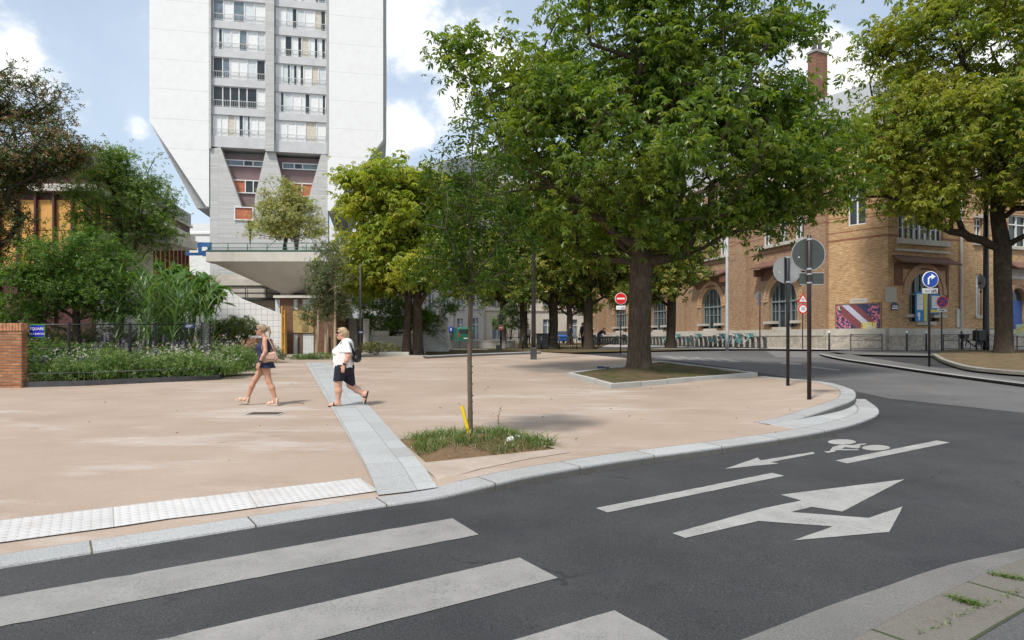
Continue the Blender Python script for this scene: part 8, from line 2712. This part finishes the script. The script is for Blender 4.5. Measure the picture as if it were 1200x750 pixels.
# ---------------- first walker: navy playsuit
p1 = G(306, 476); W1 = thing('person', 'woman in navy sleeveless playsuit and sandals striding left', 'person', (gx(310.5, 14.2), 14.2, zg(14.2)))
SK1 = skin_mat('tanned_skin', (.50, .27, .18)); NAVY = pmat('navy_cloth', (.014, .02, .06), .85, .2, 6, .15, 40); NAVYD = pmat('black_navy_cloth', (.010, .011, .022), .85, .2, 6, .15, 40)
HAIR1 = pmat('ash_blonde_hair', (.27, .20, .13), .55, .35, 22, .4, 60); HAIR2 = pmat('golden_blonde_hair', (.36, .255, .15), .55, .35, 22, .4, 60)
LENS = pmat('sunglass_lens', (.01, .01, .012), .12, .1); SHOE = pmat('cream_sandal', (.55, .46, .36), .6, .1); STRAPB = pmat('black_rubber_sole', (.015, .015, .018), .7, .2)
torso1 = [rc((.02, 0, 1.32), (-.015, 0, 1.19), .094, .112, .82), rc((-.015, 0, 1.19), (-.035, 0, 1.07), .110, .102, .86), rc((-.035, 0, 1.07), (.0, 0, .90), .102, .124, .80), el((-.095, -.062, 1.20), (.066, .062, .06)), el((-.095, .062, 1.20), (.066, .062, .06)), rc((.045, -.13, 1.355), (.045, .13, 1.355), .042, .042), el((.06, -.05, .88), (.09, .085, .1)), el((.06, .05, .88), (.09, .085, .1))]
neck1 = [rc((.02, 0, 1.37), (-.045, 0, 1.49), .052, .048)]
legs1 = [rc((-.01, .085, .90), (-.235, .08, .52), .086, .054), rc((-.235, .08, .525), (-.30, .08, .40), .052, .056), rc((-.30, .08, .40), (-.395, .08, .13), .056, .034),
         rc((.03, -.085, .90), (.115, -.085, .50), .088, .055), rc((.115, -.085, .505), (.175, -.085, .37), .053, .057), rc((.175, -.085, .37), (.247, -.085, .13), .057, .034)]
legs1 += foot_prims((-.395, .13), (-.385, .045), (-.625, .125), .08) + foot_prims((.247, .12), (.295, .03), (.06, .03), -.085)
arms1 = [rc((.055, -.165, 1.345), (.09, -.22, 1.13), .046, .037), rc((.09, -.22, 1.13), (.05, -.25, 1.04), .036, .037), rc((.05, -.25, 1.04), (-.013, -.255, .905), .036, .025)] + hand_prims((-.015, -.255, .895), (-.45, 0, -1), (-1, .2, .1), 1.0, .4, 1)
arms1 += [rc((.055, .165, 1.345), (.12, .205, 1.12), .046, .037), rc((.12, .205, 1.12), (.06, .215, .905), .037, .025)] + hand_prims((.06, .215, .895), (-.35, 0, -1), (-1, -.2, .1), 1.0, .4, -1)
head1 = head_prims((-.085, 1.565))
skin_part('body', inflate(torso1, -.005) + neck1 + legs1 + arms1 + head1, HSKIN, SK1, W1, .028)
skin_part('top', inflate(torso1[:5] + [rc((.04, -.075, 1.35), (.04, .075, 1.35), .046, .046)], .010), .008, NAVY, W1, .03, lambda X, Y, Z: np.maximum(np.maximum(1.035 - Z, np.abs(Y) - .155 + np.maximum(0, Z - 1.22) * .45), Z - 1.385))
def pleat(X, Y, Z):
    a = np.arctan2(Y, X); return np.maximum(np.maximum(.785 + .006 * np.sin(a * 7) - Z, Z - 1.045), -1)
sk = [rc((-.02, 0, 1.03), (.0, 0, .93), .102, .140, .78), rc((.0, 0, .93), (.01, 0, .78), .142, .195, .8)]
for i in range(11): a = i * 2 * math.pi / 11; sk.append(rc((.09 * math.cos(a) - .02, .12 * math.sin(a), .99), (.19 * math.cos(a) + .01, .215 * math.sin(a), .77), .012, .022))
skin_part('shorts', sk, .008, NAVY, W1, .02, pleat)
skin_part('belt', [rc((-.025, 0, 1.045), (-.025, 0, 1.065), .103, .103, .8)], .008, NAVYD, W1, .01, lambda X, Y, Z: np.abs(Z - 1.055) - .018)
hr = [el((-.06, 0, 1.615), (.098, .086, .085)), el((-.015, 0, 1.585), (.068, .082, .07)), rc((.02, 0, 1.64), (.07, 0, 1.62), .032, .028), rc((.075, 0, 1.61), (.105, 0, 1.52), .032, .026), rc((.105, 0, 1.52), (.09, 0, 1.41), .026, .008)]
for i in range(8): hr.append(rc((-.13 + .01 * i, -.05 + i * .013, 1.655), (.03, -.03 + i * .008, 1.62), .012, .012))
skin_part('hair', hr, .007, HAIR1, W1, .015, lambda X, Y, Z: np.where(X < -.09, (1.605 - Z) - (X + .09) * .6, np.where(X < -.04, 1.56 - Z + (X + .09) * -1.2, -1)))


def glasses(root, c, mat):
    x, z = c
    mb = MB()
    for s in (-1, 1): mb.box((x - .108, s * .036 - .028, z - .004), (x - .092, s * .036 + .028, z + .038), bevel=.007); mb.box((x - .102, s * .071 - .007, z - .004), (x - .048, s * .071 + .007, z + .038), bevel=.006)
    mb.box((x - .104, -.01, z + .020), (x - .096, .01, z + .028)); o = mb.build('sunglasses', mat, root); mb = MB()
    for s in (-1, 1): mb.tube([(x - .094, s * .064, z + .026), (x - .04, s * .079, z + .026), (x + .02, s * .082, z + .018)], .004, 5)
    mb.build('temple_arm', mat, o)


glasses(W1, (-.085, 1.568), LENS)
def sandal(root, heel, toe, y, mat, th, straps, name='sandal'):
    h_, t = np.array((heel[0], y, heel[1])), np.array((toe[0], y, toe[1])); u = t - h_; Ln = np.linalg.norm(u); u /= Ln; up = np.array((u[2], 0, -u[0])) * (1 if u[0] < 0 else -1)
    if up[2] < 0 and abs(up[2]) > .3: up = -up
    fp = foot_prims((h_[0] + up[0] * .09, h_[2] + up[2] * .09), heel, toe, y)
    S_ = [rc(h_ + u * .02 - up * th * .2, h_ + u * Ln * .55 - up * th * .2, .036, .036), rc(h_ + u * Ln * .5 - up * th * .2, h_ + u * (Ln - .035) - up * th * .2, .036, .042)]
    ht = lambda X, Y, Z: (X - h_[0]) * up[0] + (Z - h_[2]) * up[2]
    al = lambda X, Y, Z: (X - h_[0]) * u[0] + (Z - h_[2]) * u[2]
    o = skin_part(name, S_, .006, mat, root, .02, lambda X, Y, Z: np.maximum(ht(X, Y, Z) - .006, -th - ht(X, Y, Z)))
    m2 = inflate(fp, .007)
    def cl(X, Y, Z):
        q = np.full(X.shape, 1.0)
        for a, b in straps: q = np.minimum(q, np.maximum(a - al(X, Y, Z), al(X, Y, Z) - b))
        return np.maximum(q, -ht(X, Y, Z))
    skin_part('strap', m2, .006, mat, o, .02, cl)


sandal(W1, (-.385, .045), (-.632, .128), .08, SHOE, .035, ((.0, .035), (.085, .115), (.16, .195)))
sandal(W1, (.30, .033), (.055, .033), -.085, SHOE, .035, ((.0, .035), (.085, .115), (.16, .195)))
mb = MB(); mb.lathe([(.031, -.012), (.031, .012)], 14, 0, Matrix.Translation((0, -.255, .925)) @ Matrix.Rotation(R(22), 4, 'Y'), cap=False); mb.box((-.02, -.302, .905), (.02, -.28, .945), bevel=.006); mb.build('watch', LENS, W1)
# her bag
BAGM = pmat('dusty_pink_leather', (.42, .27, .20), .5, .1, 5); bg1 = thing('handbag', 'dusty pink shoulder bag carried by the woman in navy', 'bag', W1.location + Vector((.155, -.185, .90)))
skin_part('bag_body', [rc((-.11, 0, .05), (.12, .0, .08), .055, .06, 1.6), rc((-.09, 0, .14), (.10, 0, .17), .05, .05, 1.6), rc((-.1, 0, .05), (-.08, 0, .15), .055, .05, 1.6), rc((.12, 0, .08), (.10, 0, .17), .055, .05, 1.6)], .008, BAGM, bg1, .03)
mb = MB(); mb.box((-.10, -.052, .07), (.13, -.036, .14), bevel=.008); mb.build('flap', BAGM, bg1)
mb = MB(); mb.tube([(-.11, .0, .17), (-.15, .0, .30), (-.14, .02, .42), (-.10, .06, .515), (-.03, .05, .49), (.06, .01, .33), (.11, .0, .20)], .010, 7); mb.build('strap', BAGM, bg1)

# ---------------- second walker: white top, dark shorts
W2 = thing('person', 'woman in white top and dark shorts walking left in flip flops', 'person', (gx(406.3, 14.3), 14.05, zg(14.05)))
SK2 = skin_mat('fair_skin', (.56, .32, .23)); WTOP = pmat('white_cotton', (.74, .73, .72), .85, .06, 4, .2, 25); 
torso2 = [rc((.06, 0, 1.28), (.0, 0, 1.13), .115, .150, .82), rc((.0, 0, 1.13), (.0, 0, .93), .150, .165, .80), rc((.0, 0, .93), (.015, 0, .80), .165, .165, .78), el((-.105, -.075, 1.12), (.095, .085, .085)), el((-.105, .075, 1.12), (.095, .085, .085)), el((-.06, 0, .93), (.145, .165, .14)), rc((.075, -.14, 1.295), (.075, .14, 1.295), .056, .056), el((.08, 0, .80), (.125, .17, .12))]
neck2 = [rc((.04, 0, 1.31), (-.015, 0, 1.43), .064, .058)]
legs2 = [rc((-.03, -.09, .80), (-.095, -.09, .47), .118, .072), rc((-.095, -.09, .47), (-.085, -.09, .33), .070, .072), rc((-.085, -.09, .33), (-.095, -.09, .09), .072, .042),
         rc((.05, .09, .80), (.115, .09, .43), .118, .075), rc((.115, .09, .435), (.25, .09, .335), .072, .070), rc((.25, .09, .335), (.405, .09, .235), .068, .042)]
legs2 += foot_prims((-.095, .09), (-.05, .022), (-.285, .018), -.09, 1.05) + foot_prims((.405, .235), (.465, .295), (.405, .06), .09, 1.05)
arms2 = [rc((.095, -.185, 1.285), (.155, -.235, 1.045), .060, .050), rc((.155, -.235, 1.045), (.12, -.245, .96), .048, .047), rc((.12, -.245, .96), (.065, -.245, .865), .046, .032)] + hand_prims((.063, -.245, .855), (-.22, 0, -1), (-1, .2, .1), 1.05, .4, 1)
arms2 += [rc((.095, .185, 1.285), (.08, .235, 1.04), .060, .050), rc((.08, .235, 1.04), (-.03, .235, .85), .048, .032)] + hand_prims((-.032, .235, .84), (-.3, 0, -1), (-1, -.2, .1), 1.05, .4, -1)
head2 = head_prims((-.045, 1.495))
skin_part('body', inflate(torso2, -.014) + neck2 + legs2 + arms2 + head2 + [el((-.075, 0, 1.40), (.045, .045, .03))], HSKIN, SK2, W2, .03)
slv = [rc((.09, -.18, 1.285), (.145, -.23, 1.10), .068, .080), rc((.09, .18, 1.285), (.09, .23, 1.10), .068, .078)]
fold = [rc((-.20, -.05 + .09 * i, 1.08), (-.15 + .04 * i, -.10 + .12 * i, .78), .012, .03) for i in range(3)]
def wcl(X, Y, Z):
    neckh = np.sqrt((X + .03) ** 2 + Y ** 2 * .8 + (Z - 1.40) ** 2)
    return np.maximum(np.maximum(.80 + .012 * np.sin(X * 30 + Y * 20) - Z, .09 - neckh), 1.115 - Z - (np.abs(Y) < .205) * 9)
skin_part('top', inflate(torso2[:7], .016) + slv + fold + [rc((0, 0, .92), (.02, 0, .79), .185, .192, .80)], .008, WTOP, W2, .03, wcl)
skin_part('shorts', inflate([torso2[2], torso2[7]], .012) + [rc((-.03, -.09, .80), (-.09, -.09, .51), .132, .106), rc((.05, .09, .80), (.11, .09, .44), .132, .110)], .008, NAVYD, W2, .03, lambda X, Y, Z: np.maximum(Z - .86, np.where(Y < 0, .525 - Z, .445 - Z + (X - .11) * -.55)))
hr = [el((-.02, 0, 1.545), (.10, .09, .085)), el((.02, 0, 1.50), (.085, .09, .09)), rc((.06, 0, 1.50), (.075, 0, 1.42), .055, .035)]
for i in range(8): hr.append(rc((-.10 + .01 * i, -.055 + i * .015, 1.60), (.06, -.05 + i * .014, 1.53), .014, .014))
skin_part('hair', hr, .007, HAIR2, W2, .015, lambda X, Y, Z: np.where(X < -.05, (1.535 - Z) - (X + .05) * .7, np.where(X < .0, 1.49 - Z - (X + .05) * 1.2, -1)))
glasses(W2, (-.045, 1.498), LENS)
sandal(W2, (-.045, .018), (-.295, .014), -.09, STRAPB, .02, ((.11, .14),), 'flip_flop')
sandal(W2, (.472, .30), (.408, .05), .09, STRAPB, .02, ((.11, .14),), 'flip_flop')
mb = MB(); mb.lathe([(.038, -.014), (.038, .014)], 14, 0, Matrix.Translation((.075, -.245, .88)) @ Matrix.Rotation(R(25), 4, 'Y'), cap=False); mb.box((.055, -.295, .865), (.095, -.278, .90), bevel=.006); mb.build('watch', LENS, W2)
bg2 = thing('backpack', 'small black backpack on the back of the woman in white', 'bag', W2.location + Vector((.20, 0, .93)))
skin_part('bag_body', [rc((.065, -.06, .05), (.075, .06, .05), .075, .075), rc((.04, -.05, .2), (.04, .05, .2), .06, .06), rc((.08, 0, .05), (.04, 0, .2), .075, .06)], .008, M_BLACK, bg2, .03)
mb = MB(); mb.tube([(.02, -.12, .22), (-.03, -.135, .36), (-.11, -.14, .425), (-.2, -.13, .40), (-.27, -.12, .30)], .014, 7); mb.build('strap', M_BLACK, bg2)

# ---------------- small far figures by the street
def far_person(label, loc, rz, shirt, trousers, bend=0.0, arm=0.0):
    r = thing('person', label, 'person', loc, rz)
    b = bend
    sh = (-b * .45, 1.42 - b * .25); hd_ = (-b * .62 - .02, 1.62 - b * .38)
    legs = [rc((.0, s * .09, .92), (-.02 + .06 * s, s * .1, .5), .085, .06) for s in (-1, 1)] + [rc((-.02 + .06 * s, s * .1, .5), (.03 * s, s * .1, .09), .058, .04) for s in (-1, 1)]
    feet = [rc((.05 * s + .03, s * .1, .05), (.05 * s - .16, s * .1, .04), .042, .036) for s in (-1, 1)]
    tor = [rc((0, 0, .95), (sh[0] * .55, 0, 1.18 - b * .1), .12, .12, .75), rc((sh[0] * .55, 0, 1.18 - b * .1), (sh[0], 0, sh[1] - .06), .12, .11, .72), rc((sh[0], -.16, sh[1]), (sh[0], .16, sh[1]), .055, .055)]
    ar = []
    for s in (-1, 1):
        e = (sh[0] - .05 - arm * .15, s * .22, sh[1] - .27); w = (sh[0] - .12 - arm * .3, s * .2, sh[1] - .5 + arm * .2)
        ar += [rc((sh[0], s * .19, sh[1]), e, .05, .042), rc(e, w, .04, .03)] + hand_prims(w, np.array(w) - np.array(e), (-1, 0, 0), 1.05, .5, -s)
    head = head_prims(hd_)
    skin_part('body', tor + legs + feet + ar + [rc((sh[0], 0, sh[1]), (hd_[0] + .03, 0, hd_[1] - .08), .055, .05)] + head, .012, SK2, r, .03)
    skin_part('shirt', inflate(tor + ar[0:1] + ar[13 + 6:13 + 7] if False else tor, .014) + [rc(a[1], a[2], a[3] + .014, a[4] + .016) for a in ar if a[3] == .05], .014, shirt, r, .03, lambda X, Y, Z: .90 - Z)
    skin_part('trousers', inflate(legs, .014) + [rc((0, -.05, .95), (0, .05, .95), .12, .12, .8)], .014, trousers, r, .03, lambda X, Y, Z: np.maximum(Z - 1.0, .10 - Z))
    skin_part('hair', [el((hd_[0] + .012, 0, hd_[1] + .05), (.1, .083, .075)), el((hd_[0] + .05, 0, hd_[1] + .01), (.065, .08, .08))], .012, pmat('dark_hair', (.03, .02, .015), .6), r, .02)
    return r


far_person('man in dark clothes standing by the blue car', grounded(668, 55), R(200), NAVYD, NAVYD)
far_person('person in black standing under the forked pale tree', grounded(683, 46), R(30), M_BLACK, NAVYD)
far_person('person in dark clothes bending over the bike docks', grounded(701.5, 52), R(160), NAVYD, M_GREY_ST, .7, 1.0)
far_person('distant pedestrian in grey seen left of the lamp mast', grounded(619, 66), R(90), M_LGREY, NAVYD)
